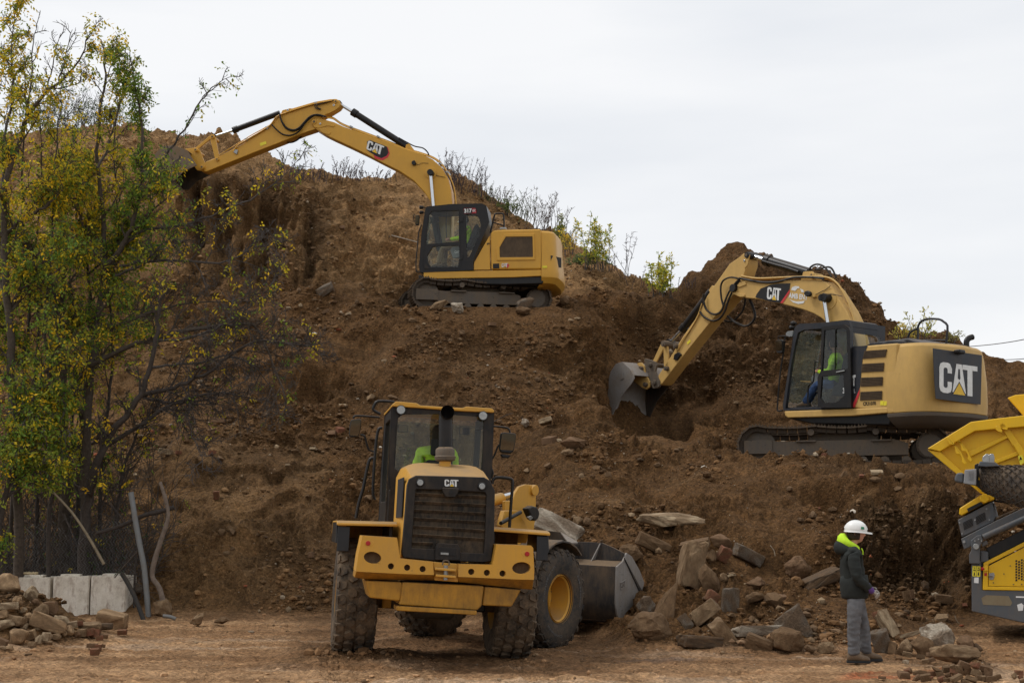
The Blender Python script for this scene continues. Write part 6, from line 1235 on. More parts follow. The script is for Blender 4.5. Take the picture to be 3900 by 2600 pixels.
def hand(par, wrist, d, palm_n, side, mat, s=1.0, curl=.6, cuff=None):
    """palm and five fingers; d = along the fingers, palm_n = where the palm looks, side = towards the thumb"""
    w_ = Vector(wrist); d = Vector(d).normalized(); n = Vector(palm_n); n = (n-d*n.dot(d)).normalized(); t = d.cross(n).normalized()
    if t.dot(Vector(side)) < 0: t = -t
    V = [w_, w_+d*.045*s, w_+d*.085*s]; E = [(0, 1), (1, 2)]; rad = [(.026*s, .022*s), (.040*s, .022*s), (.040*s, .020*s)]
    for q, (off, ln) in enumerate(((.033, .072), (.011, .082), (-.011, .076), (-.032, .058))):
        b = len(V); p = w_+d*.085*s+t*off*s; V += [p]; E.append((2, b)); rad.append(.012*s)
        dd = d.copy(); cu_ = curl+.12*q
        for k, fr_ in enumerate((.45, .32, .23)):
            ang = cu_*(k+.6)*.75; dd = (d*math.cos(ang)+n*math.sin(ang)); p = p+dd*ln*fr_*s; V.append(p); E.append((len(V)-2, len(V)-1)); rad.append((.0105-.0012*k)*s)
    b = len(V); p = w_+d*.03*s+t*.030*s; V.append(p); E.append((1, b)); rad.append(.014*s)
    for k in range(2): p = p+(d*.7+t*(.55-.35*k)+n*(.25+.3*k)).normalized()*.036*s; V.append(p); E.append((len(V)-2, len(V)-1)); rad.append((.0125-.0015*k)*s)
    h = skin_mesh('glove' if mat is not SKIN else 'hand', V, E, rad, mat, par, 2)
    if cuff: MB().tube([w_-d*.06*s, w_-d*.02*s, w_+d*.02*s], [.050*s, .046*s, .034*s], 12).build('glove_cuff', cuff, h, sm=60)
    return h
def boot(par, ankle, d, mat, sole):
    a = Vector(ankle); d = Vector(d); d.z = 0; d.normalize(); sd_ = Vector((-d.y, d.x, 0)); zb_ = a.z-.105
    rg = []
    for x, wd, h0, h1 in ((-.085, .030, 0, .06), (-.075, .040, 0, .12), (-.03, .044, 0, .155), (.03, .045, 0, .14), (.07, .047, 0, .105), (.12, .050, 0, .082), (.17, .046, 0, .068), (.20, .030, 0, .045)):
        r = []
        for k in range(10):
            an = 2*math.pi*k/10; yy_ = math.cos(an)*wd; zz_ = h0+(h1-h0)*(.5+.5*math.sin(an)); r.append(Vector((a.x, a.y, zb_+.02))+d*x+sd_*yy_+Vector((0, 0, zz_)))
        rg.append(r)
    b = MB().loft(rg).build('boot', mat, par, sm=70)
    pl = [(-.092, .03), (-.08, .042), (.0, .044), (.10, .052), (.17, .048), (.208, .028)]
    m = MB(); o = [Vector((a.x, a.y, zb_))+d*x+sd_*w_ for x, w_ in pl]+[Vector((a.x, a.y, zb_))+d*x-sd_*w_ for x, w_ in pl[::-1]]; m.prism(o, (0, 0, .032)); m.build('boot_sole', sole, b, .006)
    return b
def person(M, label, J, mats, shoulder_w=.19, head_yaw=0, hair=True, gloves=None, group=None, feet=True, hands=True, tilt=0):
    """J: hip, chest, neck, head, sh/el/wr (right,left), kn/an (right,left) in local coordinates"""
    root = thing('person', M, label, 'person', group); v = lambda k: Vector(J[k])
    hip, che, nek = v('hip'), v('chest'), v('neck'); hw_ = .095
    hr, hl_ = hip+Vector((0, -hw_, -.03)), hip+Vector((0, hw_, -.03))
    wa = hip.lerp(che, .42)
    V = [hip, wa, che, nek, v('head')-Vector((.0, 0, .06)), hr, v('knR'), v('anR'), hl_, v('knL'), v('anL'), v('shR'), v('elR'), v('wrR'), v('shL'), v('elL'), v('wrL')]
    E = [(0, 1), (1, 2), (2, 3), (3, 4), (0, 5), (5, 6), (6, 7), (0, 8), (8, 9), (9, 10), (2, 11), (11, 12), (12, 13), (2, 14), (14, 15), (15, 16)]
    body = skin_mesh('body', V, E, [.060, .070, .085, .050, .050, .05, .045, .036, .05, .045, .036, .045, .038, .028, .05, .038, .028], SKIN, root)
    # trousers
    V = [hip+Vector((0, 0, .06)), hip, hr, hr.lerp(v('knR'), .5), v('knR'), v('knR').lerp(v('anR'), .55), v('anR')-Vector((0, 0, .02)), hl_, hl_.lerp(v('knL'), .5), v('knL'), v('knL').lerp(v('anL'), .55), v('anL')-Vector((0, 0, .02))]
    E = [(0, 1), (1, 2), (2, 3), (3, 4), (4, 5), (5, 6), (1, 7), (7, 8), (8, 9), (9, 10), (10, 11)]
    skin_mesh('trousers', V, E, [(.165, .150), (.165, .150), .115, .105, .090, .084, .082, .115, .105, .090, .084, .082], mats['trousers'], root)
    low = hip-(che-hip)*.16
    V = [low, wa, che, che.lerp(nek, .55), nek, v('shR'), v('shR').lerp(v('elR'), .5), v('elR'), v('elR').lerp(v('wrR'), .6), v('wrR'), v('shL'), v('shL').lerp(v('elL'), .5), v('elL'), v('elL').lerp(v('wrL'), .6), v('wrL')]
    E = [(0, 1), (1, 2), (2, 3), (3, 4), (3, 5), (5, 6), (6, 7), (7, 8), (8, 9), (3, 10), (10, 11), (11, 12), (12, 13), (13, 14)]
    jk = skin_mesh('jacket', V, E, [(.180, .160), (.188, .168), (.178, .165), (.128, .125), .070, .092, .082, .072, .062, .050, .088, .082, .072, .062, .050], mats['jacket'], root)
    hd = head_part(root, J['head'], head_yaw, hair, tilt=tilt)
    if feet:
        for k in 'RL': boot(root, J['an'+k], J.get('toe'+k, (1, 0, 0)), mats['boot'], mats['sole'])
    if hands:
        for k, sg in (('R', 1), ('L', -1)): hand(root, J['wr'+k], J.get('hd'+k, (v('wr'+k)-v('el'+k))), J.get('hn'+k, (0, sg, -.5)), J.get('ht'+k, (0, 0, 1)), mats.get('glove', SKIN), cuff=mats.get('cuff'))
    return root, jk, hd
JEANS = plain('grey_denim', (.115, .114, .119), .85, var=.35, scale=9, bump=.3)
BJEAN = plain('blue_denim', (.035, .07, .16), .85, var=.3, scale=9, bump=.3)
BPANT = plain('brown_work_trousers', (.23, .16, .09), .85, var=.25, scale=9)
HOOD = plain('dark_hoodie', (.018, .021, .019), .9, var=.35, scale=7, bump=.4)
BOOTM = plain('brown_leather', (.15, .10, .06), .7, var=.3, scale=16); SOLE = plain('black_sole', (.02, .02, .02), .8)
GLOVE = plain('grey_glove', (.34, .30, .26), .85, var=.25, scale=25); PURP = plain('purple_knit', (.10, .045, .20), .85)
HELM = plain('white_helmet', (.80, .80, .77), .35, var=.05, scale=10)
# --- the standing worker
wp = P(3290, 2508, 18.55); wx, wy = wp.x-.08, 18.55; wz = zat(wx, wy)
MW = Matrix.Translation((wx, wy, wz+.005)) @ Matrix.Rotation(R(-4), 4, 'Z')
J = dict(hip=(.0, 0, .86), chest=(-.045, 0, 1.24), neck=(-.025, 0, 1.47), head=(.025, 0, 1.625), shR=(-.05, -.19, 1.375), shL=(-.03, .19, 1.375), elR=(-.02, -.245, 1.07), elL=(.02, .235, 1.08), wrR=(.175, -.17, .905), wrL=(.19, .06, .935),
         knR=(-.055, -.10, .47), knL=(.095, .10, .47), anR=(-.065, -.11, .105), anL=(.13, .12, .105), toeR=(1, -.12, 0), toeL=(1, .10, 0), hdR=(.75, .25, -.6), hdL=(.75, -.2, -.62), hnR=(-.3, .8, -.3), hnL=(-.3, -.8, -.3))
wk, jk, hd = person(MW, 'person in white hard hat, dark hoodie and grey jeans standing by the rubble', J, dict(trousers=JEANS, jacket=HOOD, boot=BOOTM, sole=SOLE, glove=GLOVE, cuff=PURP))
hc = Vector(J['head'])
tl = Matrix.Rotation(R(4), 3, 'Y')
rg = []
for r, z, fx in ((.124, .030, 0), (.126, .040, 0), (.124, .065, 0), (.116, .100, 0), (.100, .130, 0), (.072, .152, 0), (.035, .164, 0), (.004, .167, 0)):
    rg.append([hc+tl @ Vector((math.cos(a)*r*1.16+fx, math.sin(a)*r, z)) for a in [2*math.pi*k/28 for k in range(28)]])
hm = MB().loft(rg).build('hard_hat', HELM, hd, sm=60)
rg = []
for sc, z in ((.98, .038), (1.0, .022), (1.03, .016), (.97, .022)):
    rg.append([hc+tl @ Vector((math.cos(a)*(.150*sc+.062*max(0, math.cos(a))**2), math.sin(a)*.134*sc, z-.010*max(0, math.cos(a))**2)) for a in [2*math.pi*k/28 for k in range(28)]])
MB().loft(rg, caps=False).build('hat_brim', HELM, hd, sm=60)
MB().tube([hc+tl @ Vector((.148*math.cos(a), 0, .03+.14*math.sin(a))) for a in [math.pi*(k+1)/13 for k in range(12)]], .009, 6).build('hat_ridge', HELM, hd, sm=60)
MB().prism([hc+tl @ Vector((.045+x, -.119+z*.12, .062+z)) for x, z in ((0, 0), (.042, .0), (.038, .030), (.002, .034))], (0, -.006, 0)).build('hat_logo', plain('green_print', (.03, .22, .12), .5), hd, sm=0)
MB().loft([[Vector((-.012+math.cos(a)*r_, math.sin(a)*r_*1.02, z)) for a in [2*math.pi*k/24 for k in range(24)]] for r_, z in ((.150, .80), (.168, .815), (.172, .85), (.182, .90), (.185, 1.0), (.17, 1.1))]).build('jacket_hem', HOOD, jk, sm=180)
# hi-vis collar and folded hoods
def collar(cx, cz, rx, ry, r, name, mat, par, tiltx, back=1.0, n=20):
    rg = []
    for k in range(n):
        a = 2*math.pi*k/n; bulge = r*(1+back*max(0, -math.cos(a))**1.5); c = Vector((cx+rx*math.cos(a), ry*math.sin(a), cz-tiltx*math.cos(a)))
        o_ = Vector((math.cos(a), math.sin(a), 0)); rg.append([c+(o_*math.cos(b)*bulge*.8+Vector((0, 0, 1))*math.sin(b)*bulge) for b in [2*math.pi*j/10 for j in range(10)]])
    m = MB(); m.loft(rg+[rg[0]], caps=False); return m.build(name, mat, par, sm=180)
collar(-.055, 1.485, .088, .088, .048, 'hi_vis_hood', HIVIS, jk, .055, 1.0)
collar(-.075, 1.405, .115, .115, .050, 'folded_hood', HOOD, jk, .045, .9)
MB().tube([(.085, -.05, 1.44), (.10, -.052, 1.40), (.098, -.05, 1.36)], .008, 6).build('hood_cord', HIVIS, jk, sm=60)
# --- operators
def seat_j(fr, v, y, pts):
    q = {k: fr.px(v, p, 1, y+dy) for k, (p, dy) in pts.items()}; return q
hv = dict(trousers=BPANT, jacket=HIVIS, boot=BOOTM, sole=SOLE)
JA = seat_j(FA, 3, .78, dict(hip=((770, 668), 0), chest=((790, 545), 0), neck=((792, 455), 0), head=((772, 395), 0), shR=((800, 490), -.17), shL=((800, 490), .17), elR=((745, 585), -.22), elL=((725, 590), .22), wrR=((625, 600), -.18), wrL=((610, 600), .20),
            knR=((560, 690), -.12), knL=((530, 695), .12), anR=((545, 870), -.12), anL=((485, 870), .12)))
person(MA, 'person in hi-vis jacket at the controls of the clean excavator on the ledge', JA, hv)
JB = seat_j(FB, 5, .82, dict(hip=((880, 725), 0), chest=((888, 600), 0), neck=((880, 500), 0), head=((868, 430), 0), shR=((890, 530), -.17), shL=((890, 530), .17), elR=((845, 640), -.2), elL=((830, 650), .2), wrR=((770, 640), -.16), wrL=((750, 645), .2),
            knR=((760, 735), -.12), knL=((735, 745), .12), anR=((665, 880), -.12), anL=((640, 885), .12)))
person(MBm, 'person in hi-vis top and blue jeans sitting in the weathered excavator with open door', JB, dict(hv, trousers=BJEAN))
x0 = XB+.66; JL = dict(hip=(x0, cm, 2.20), chest=(x0-.06, cm, 2.56), neck=(x0-.04, cm, 2.82), head=(x0-.01, cm, 2.98), shR=(x0-.06, cm-.22, 2.73), shL=(x0-.06, cm+.22, 2.73), elR=(x0+.1, cm-.27, 2.40), elL=(x0+.1, cm+.27, 2.40), wrR=(x0+.38, cm-.15, 2.42), wrL=(x0+.38, cm+.15, 2.42),
          knR=(x0+.42, cm-.15, 2.02), knL=(x0+.42, cm+.15, 2.02), anR=(x0+.5, cm-.15, 1.62), anL=(x0+.5, cm+.15, 1.62))
person(ML, 'person in hi-vis jacket driving the wheel loader, seen through its rear window', JL, hv)
# ================================================================== stones, slabs, bricks
STONE = tinted('stone', .92, 5.0, .38, .6, 18, .03)
STONEW = tinted('mortar_stone', .92, 9.0, .55, .8, 22, .04)
RNG = random.Random(11)
TINTS = dict(sand=(.34, .225, .125), tan=(.24, .16, .09), pale=(.36, .27, .17), brown=(.155, .095, .050), dark=(.09, .062, .040), grey=(.18, .145, .11), white=(.47, .40, .31), red=(.20, .085, .048), rust=(.185, .11, .062))
def hull(pts):
    bm = bmesh.new(); vs_ = [bm.verts.new(p) for p in pts]; r = bmesh.ops.convex_hull(bm, input=vs_)
    bmesh.ops.delete(bm, geom=list({g for g in r['geom_unused']+r['geom_interior'] if isinstance(g, bmesh.types.BMVert)}), context='VERTS')
    return bm
def rock_bm(kind, rnd):
    if kind in ('slab', 'block', 'brick'):
        j = .05 if kind == 'brick' else .22; pts = []
        for x in (-1, 1):
            for y in (-1, 1):
                for z in (-1, 1): pts.append(Vector((x*(1-rnd.random()*j), y*(1-rnd.random()*j), z*(1-rnd.random()*j))))
        if kind != 'brick':
            for _ in range(6): v = Vector((rnd.uniform(-1, 1), rnd.uniform(-1, 1), rnd.uniform(-1, 1))); m = max(abs(a) for a in v); pts.append(v/m*rnd.uniform(.9, 1.08))
    elif kind == 'wedge':
        pts = [Vector(p)+Vector((rnd.uniform(-.1, .1), rnd.uniform(-.1, .1), rnd.uniform(-.1, .1))) for p in ((-1, -.5, -1), (1, -.5, -1), (.55, -.4, 1), (-1, .5, -1), (1, .5, -1), (.55, .3, 1), (-.6, 0, .1))]
    else:
        n = 15 if kind == 'rock' else 34; pts = []
        for _ in range(n):
            v = Vector((rnd.gauss(0, 1), rnd.gauss(0, 1), rnd.gauss(0, 1))).normalized(); pts.append(v*rnd.uniform(.86, 1.08))
    return hull(pts)
def rock_mesh(kind, seed, tint, detail=0, mat=None, rough=.05):
    rnd = random.Random(seed); bm = rock_bm(kind, rnd)
    if detail:
        bmesh.ops.bevel(bm, geom=bm.edges[:], offset=.05 if kind != 'brick' else .04, segments=1, affect='EDGES', clamp_overlap=True)
        bmesh.ops.triangulate(bm, faces=bm.faces[:])
        bmesh.ops.subdivide_edges(bm, edges=bm.edges[:], cuts=detail, use_grid_fill=True); bmesh.ops.triangulate(bm, faces=bm.faces[:])
        o = Vector((seed*3.7, seed*1.3, 0))
        for v in bm.verts:
            n = v.co.normalized(); v.co += n*(rough*1.6*mnoise.noise(v.co*1.6+o)+rough*mnoise.noise(v.co*4+o)+rough*.6*mnoise.noise(v.co*9+o))
    me = bpy.data.meshes.new('stone'); bm.to_mesh(me); bm.free()
    c = np.ones((len(me.vertices), 4), np.float32); c[:, :3] = tint
    rr = np.random.default_rng(seed); c[:, :3] *= (1+rr.uniform(-.12, .12, (len(c), 1)))
    if detail:
        for i, v in enumerate(me.vertices):      # crust of soil in patches, mortar in others
            k = mnoise.noise(v.co*2.0+Vector((seed, 0, 5)))
            if k > -.02: c[i, :3] = c[i, :3]*.35+np.array((.14, .083, .043))*.65
    a = me.color_attributes.new('tint', 'FLOAT_COLOR', 'POINT'); a.data.foreach_set('color', c.ravel())
    me.materials.append(mat or STONE)
    me.polygons.foreach_set('use_smooth', [True]*len(me.polygons)); me.set_sharp_from_angle(angle=R(48 if detail > 1 else 32)); return me
def rock(v, cx, cy, w_, h_, rot, kind, tint, label, name='stone', cat='stone', group=None, dep=.75, Y=None, det=2, sink=.12, rough=.05, mat=None):
    a, b, s = VIEW[v]; px, py = vpx(v, cx, cy)
    if Y is None:
        h, n = hit(px, py+.30*h_/s); Y = h.y
    c = P(px, py, Y); k = Y/FPX; sx, sz = w_/s*k/2, h_/s*k/2
    if kind == 'slab': sy = max(sx, sz)*dep
    else: sy = (sx+sz)/2*dep
    seed = RNG.randrange(9999); me = rock_mesh(kind, seed, TINTS[tint], det, mat, rough)
    o = bpy.data.objects.new(name, me); COL.objects.link(o)
    ca, sa = abs(math.cos(R(rot))), abs(math.sin(R(rot)))
    o.matrix_world = Matrix.Translation(c+Vector((0, sy*.22, -sz*.08))) @ Matrix.Rotation(R(-rot), 4, 'Y') @ Matrix.Rotation(RNG.uniform(-.3, .3), 4, 'X') @ Matrix.Rotation(RNG.uniform(-.25, .25), 4, 'Z') @ Matrix.Diagonal((sx*1.06, sy, sz*1.10, 1))
    tag(o, label, cat, group); return o
# rot: positive leans the long axis up to the right
BIG = [
 (13, 495, 238, 640, 150, -3, 'rock', 'pale', 'long pale tan slab lying at the top of the rubble slope', .8),
 (13, 345, 470, 310, 110, -24, 'block', 'brown', 'brown blocky boulder leaning just below the long pale slab', .8),
 (13, 700, 650, 190, 370, -12, 'block', 'tan', 'tall angular boulder with white mortar veins standing on end in the rubble', .9),
 (13, 865, 805, 160, 270, 22, 'round', 'brown', 'smooth upright brown boulder touching the tall veined boulder', .9),
 (13, 1232, 572, 240, 100, -27, 'slab', 'grey', 'flat stone streaked with white mortar tipped down the slope', .7),
 (13, 1700, 690, 230, 195, 10, 'round', 'rust', 'round mortar-crusted boulder above the dark edged slab', .9),
 (13, 1935, 790, 330, 90, 22, 'slab', 'dark', 'thin dark edged slab sticking out of the dirt behind the worker', .7),
 (13, 130, 560, 210, 160, -20, 'round', 'brown', 'brown boulder beside the top corner of the loader bucket', .9),
 (13, 460, 985, 180, 330, -14, 'wedge', 'brown', 'pointed brown slab leaning upright near the loader bucket', .6),
 (13, 268, 1035, 190, 165, -15, 'rock', 'grey', 'grey stone with crumbly whitish side next to the bucket', .9),
 (13, 320, 1235, 370, 250, -6, 'round', 'brown', 'largest round dirt-covered boulder at the foot of the rubble', .9),
 (13, 830, 1095, 240, 120, 38, 'block', 'tan', 'tan block tilted up to the right in the rubble', .8),
 (13, 1060, 985, 140, 200, -4, 'slab', 'grey', 'grey slab face standing upright with white stains', .5),
 (13, 888, 962, 110, 95, -30, 'block', 'red', 'half brick chunk with mortar wedged under the smooth boulder', .9),
 (13, 1300, 825, 180, 110, -18, 'rock', 'rust', 'rough stone with white flecks half buried mid slope', .9),
 (13, 1300, 960, 200, 100, 8, 'rock', 'brown', 'low brown stone below the white flecked stone', .9),
 (13, 985, 1290, 130, 240, 35, 'slab', 'tan', 'tan slab leaning over the flat dark stone', .6),
 (13, 770, 1375, 330, 95, -4, 'slab', 'dark', 'flat dark grey stone lying at the edge of the yard', .6),
 (13, 1312, 1282, 390, 80, 2, 'slab', 'white', 'whitish concrete slab resting level on two stones', .5),
 (13, 1590, 1185, 360, 270, 8, 'wedge', 'grey', 'large triangular grey slab standing behind the whitish slab', .4),
 (13, 1600, 1365, 300, 215, -8, 'round', 'brown', 'rounded boulder in front of the triangular slab', .8),
 (13, 1330, 1392, 230, 110, -18, 'block', 'brown', 'brown stone propping up the whitish concrete slab', .8),
 (13, 1950, 1432, 150, 100, 6, 'round', 'tan', 'small round tan stone at the yard edge behind the worker', .9),
 (13, 1800, 1435, 110, 85, 14, 'rock', 'brown', 'small brown stone between two boulders at the yard edge', .9),
 (13, 730, 470, 240, 60, 14, 'slab', 'brown', 'earth covered slab jutting out above a dark hollow', .8),
 (13, 980, 440, 280, 130, -8, 'rock', 'rust', 'broad mortar-edged stone beside the jutting slab', .8),
 (13, 640, 1190, 80, 120, 35, 'slab', 'grey', 'splintered pale piece of stone leaning in the rubble', .5),
 (13, 1000, 775, 80, 75, 0, 'round', 'tan', 'fist sized round tan stone in the rubble', .9),
 (13, 1070, 750, 70, 38, 4, 'rock', 'tan', 'small flat tan stone beside the fist sized one', .9),
 (13, 1000, 555, 90, 110, -30, 'block', 'red', 'broken brick lump lying above the smooth boulder', .8),
 (13, 870, 580, 120, 110, 20, 'rock', 'brown', 'brown stone at the mouth of the dark hollow', .9),
 (14, 600, 575, 130, 290, 27, 'block', 'pale', 'pale mortared masonry post leaning to the right behind the worker', .9),
 (14, 530, 810, 190, 250, 14, 'block', 'grey', 'grey masonry lump at the foot of the leaning post', .9),
 (14, 505, 500, 110, 150, 20, 'block', 'red', 'dirty brick chunk beside the leaning masonry post', .9),
 (14, 1290, 745, 470, 290, -6, 'rock', 'white', 'craggy whitish boulder crusted with mortar near the screening machine', .8),
 (14, 838, 890, 200, 200, -6, 'rock', 'tan', 'tan stone with pale top in front of the masonry post', .9),
 (14, 1062, 880, 310, 220, -14, 'round', 'brown', 'brown boulder between the tan stone and the craggy boulder', .8),
 (14, 660, 880, 150, 180, 8, 'rock', 'brown', 'brown stone hidden behind the worker boots', .9),
 (14, 1490, 960, 540, 200, -5, 'round', 'tan', 'broad tan boulder on the yard in front of the craggy one', .8),
 (14, 1605, 830, 190, 180, -10, 'round', 'rust', 'rounded stone with white patch behind the broad tan boulder', .9),
 (14, 1765, 890, 140, 140, 10, 'rock', 'dark', 'dark stone at the right end of the boulder row', .9),
 (14, 850, 735, 260, 45, 14, 'slab', 'pale', 'thin pale slab leaning on the brown boulder', .7),
 (14, 1315, 262, 190, 85, -6, 'slab', 'brown', 'flat stone on the slope beside the screening machine', .7),
 (14, 1090, 80, 90, 110, 5, 'rock', 'dark', 'dark stone high on the slope near the screening machine', .9),
 (14, 850, 225, 70, 110, 8, 'block', 'brown', 'upright brown brick shaped stone on the slope', .8),
 (14, 912, 200, 45, 100, 12, 'slab', 'rust', 'thin slate standing next to the upright stone', .6),
 (18, 570, 262, 400, 160, -24, 'slab', 'white', 'white speckled broken slab behind the loader bucket', .6),
 (18, 762, 205, 110, 110, 0, 'rock', 'tan', 'tan stone beside the white speckled slab', .9),
 (18, 850, 212, 75, 80, 0, 'round', 'brown', 'small brown stone past the white speckled slab', .9),
 (3, 495, 1315, 200, 120, 18, 'rock', 'tan', 'tan boulder in front of the ledge excavator idler', .9),
 (3, 700, 1330, 160, 110, -22, 'rock', 'white', 'white flecked boulder under the ledge excavator track', .9),
 (3, 1430, 1290, 200, 120, 14, 'rock', 'grey', 'grey white boulder at the rear of the ledge excavator track', .9),
 (3, 1555, 1255, 130, 80, 30, 'rock', 'tan', 'tan stone on top of the dirt behind the ledge track', .9),
 (3, 1850, 1262, 90, 80, 0, 'round', 'brown', 'round brown stone below the ledge excavator counterweight', .9),
 (3, 1400, 1372, 170, 80, -8, 'round', 'brown', 'brown boulder half buried in the ledge rim', .9),
 (2, 1135, 1322, 100, 50, 28, 'slab', 'grey', 'square grey slab lying in the gully left of the ledge excavator', .7),
 (1, 1402, 335, 125, 60, -4, 'round', 'rust', 'rounded boulder on the small dirt mound beside the loader', .9),
 (1, 1370, 386, 60, 32, 0, 'round', 'tan', 'small tan stone below the mound boulder', .9),
 (1, 1140, 225, 40, 45, 20, 'rock', 'white', 'small white stone above the loader mirror', .9),
 (1, 1252, 218, 62, 25, 16, 'slab', 'pale', 'pale flat stone on the crest of the small mound', .8),
 (7, 910, 940, 90, 75, 10, 'rock', 'grey', 'grey concrete lump at the foot of the leaning steel pole', .9),
 (7, 1080, 1070, 130, 100, -20, 'round', 'tan', 'lumpy tan stone at the foot of the bent branch', .9),
 (7, 1315, 1142, 125, 70, 18, 'rock', 'tan', 'tan stone at the bottom of the long dirt slope', .9),
 (7, 1470, 1152, 95, 40, 12, 'rock', 'brown', 'low brown stone at the bottom of the long dirt slope', .9),
 (7, 1435, 320, 32, 44, 0, 'brick', 'red', 'whole brick stuck in the long dirt slope', .8),
 (7, 1095, 35, 80, 35, -8, 'slab', 'pale', 'pale slab on the bench above the long dirt slope', .7),
]
for e in BIG:
    v, cx, cy, w_, h_, rot, kind, tint, label, dep = e
    w_, h_ = w_*1.12, h_*1.12
    rock(v, cx, cy, w_, h_, rot, kind, tint, label, dep=dep, det=3 if w_*h_/VIEW[v][2]**2 > 4000 else 2, rough=.13 if tint == 'white' and kind == 'rock' else .085, mat=STONEW if tint in ('white', 'grey') else STONE)
LEFT = [(60, 915, 190, 150, -16, 'rock', 'tan', 'big tan boulder topping the rubble pile by the concrete blocks'), (205, 972, 95, 110, 10, 'round', 'pale', 'pale boulder leaning on the first concrete block'), (118, 1032, 80, 85, -20, 'round', 'tan', 'rounded stone under the topmost boulder of the pile'), (50, 1055, 125, 45, 4, 'slab', 'pale', 'thin pale slab in the middle of the rubble pile'), (270, 1078, 125, 90, -20, 'rock', 'brown', 'brown stone below the pale leaning boulder'),
        (335, 1070, 85, 85, 8, 'block', 'rust', 'rust brown block at the corner of the concrete blocks'), (30, 1185, 135, 110, 24, 'rock', 'pale', 'pale angular stone on the face of the rubble pile'), (95, 1150, 150, 60, -10, 'block', 'brown', 'long brown block across the rubble pile'), (190, 1128, 65, 62, 0, 'round', 'tan', 'round tan stone next to the long brown block'), (312, 1168, 225, 95, -18, 'block', 'tan', 'longest tan block sloping down the rubble pile'),
        (112, 1248, 165, 140, 12, 'rock', 'tan', 'large tan boulder at the foot of the rubble pile'), (408, 1150, 130, 75, -24, 'rock', 'pale', 'pale stone at the front end of the longest block'), (455, 1215, 115, 70, 6, 'rock', 'tan', 'tan stone spilling onto the yard from the pile'), (740, 1150, 210, 100, -8, 'block', 'tan', 'square tan block standing in front of the concrete blocks'), (595, 1188, 130, 40, 4, 'slab', 'brown', 'flat brown slab between the pile and the square block'), (690, 1190, 110, 38, 0, 'slab', 'dark', 'dark flat stone under the square tan block')]
for cx, cy, w_, h_, rot, kind, tint, label in LEFT: rock(7, cx, cy, w_, h_, rot, kind, {'tan': 'sand', 'brown': 'tan'}.get(tint, tint), label, det=2)
for cx, cy, w_, h_ in [(205, 1245, 60, 55), (257, 1272, 65, 65), (305, 1262, 60, 60), (510, 1245, 50, 40), (543, 1232, 60, 48), (370, 1255, 80, 60), (10, 1300, 70, 60), (62, 1332, 80, 40), (20, 1335, 60, 30), (250, 1190, 60, 45), (160, 1190, 60, 50), (150, 1085, 60, 40), (20, 1110, 70, 50), (235, 1030, 50, 45), (420, 1235, 55, 45), (330, 1300, 55, 30), (215, 1308, 50, 28), (480, 1180, 60, 40)]:
    rock(7, cx, cy, w_, h_, RNG.uniform(-25, 25), RNG.choice(['rock', 'round', 'block']), RNG.choice(['sand', 'tan', 'rust', 'pale']), 'small stone filling a gap in the rubble pile by the concrete blocks', group='small stones of the left rubble pile', det=1)
for cx, cy, w_, h_ in [(530, 1170, 36, 26), (660, 1268, 42, 28), (690, 1255, 46, 25), (810, 1228, 56, 28), (650, 1330, 40, 34), (628, 1358, 55, 38), (610, 1318, 65, 25), (685, 1320, 26, 20), (580, 1232, 70, 42), (640, 1234, 46, 46), (610, 1232, 40, 46)]:
    rock(7, cx, cy, w_, h_, RNG.uniform(-14, 14), 'brick', RNG.choice(['red', 'red', 'rust']), 'broken red brick scattered on the yard beside the rubble pile', 'brick', 'brick', 'bricks beside the left rubble pile', det=1)
# brick heap on the yard
for cx, cy, w_, h_ in [(1590, 1110, 130, 70), (1735, 1115, 150, 110), (1510, 1150, 110, 80), (1245, 1165, 160, 55), (1360, 1165, 90, 70), (1440, 1130, 60, 50), (1850, 1150, 110, 55), (1880, 1205, 110, 100), (1620, 1170, 80, 70), (1550, 1200, 70, 60), (1455, 1190, 90, 55), (1390, 1235, 100, 75), (1280, 1235, 90, 90), (1180, 1225, 110, 60), (1060, 1215, 110, 45), (975, 1210, 80, 40), (870, 1190, 90, 60), (910, 1185, 70, 55), (820, 1235, 140, 75), (980, 1275, 130, 90), (1095, 1270, 125, 75), (1180, 1275, 85, 50), (1490, 1225, 90, 55), (1630, 1225, 120, 65), (1490, 1275, 140, 50), (1740, 1215, 120, 70), (1680, 1290, 130, 50), (1770, 1275, 70, 60), (1830, 1280, 60, 55), (1920, 1290, 130, 60), (2010, 1265, 90, 50), (1370, 1300, 80, 45), (1300, 1290, 90, 60), (2230, 1250, 90, 80), (2290, 1210, 100, 55), (2310, 1262, 50, 40), (2330, 1320, 60, 45), (540, 1272, 90, 32), (1600, 1320, 90, 36), (1450, 1325, 90, 36), (1165, 985, 100, 50), (1160, 1045, 110, 40), (1090, 1060, 80, 40), (860, 975, 110, 55), (1030, 1005, 90, 50)]:
    px, py = vpx(14, cx, cy); base = 1250 if 900 < cx < 2100 and 1090 < cy < 1250 else cy+h_*.4
    hp_, _ = hit(*vpx(14, cx, base))
    rock(14, cx, cy, w_, h_, RNG.uniform(-22, 22), RNG.choice(['brick', 'brick', 'block', 'rock']), (tq := RNG.choice(['red', 'rust', 'rust', 'brown', 'brown', 'tan'])), {'red': 'reddish', 'rust': 'rust brown', 'brown': 'earth brown', 'tan': 'dusty tan'}[tq]+(' long' if w_ > 1.6*h_ else ' stubby')+(' broken brick on top of' if cy < 1200 else ' broken brick low in')+' the brick heap on the yard', 'brick', 'brick', 'bricks of the yard heap', Y=hp_.y, det=1, dep=.9)
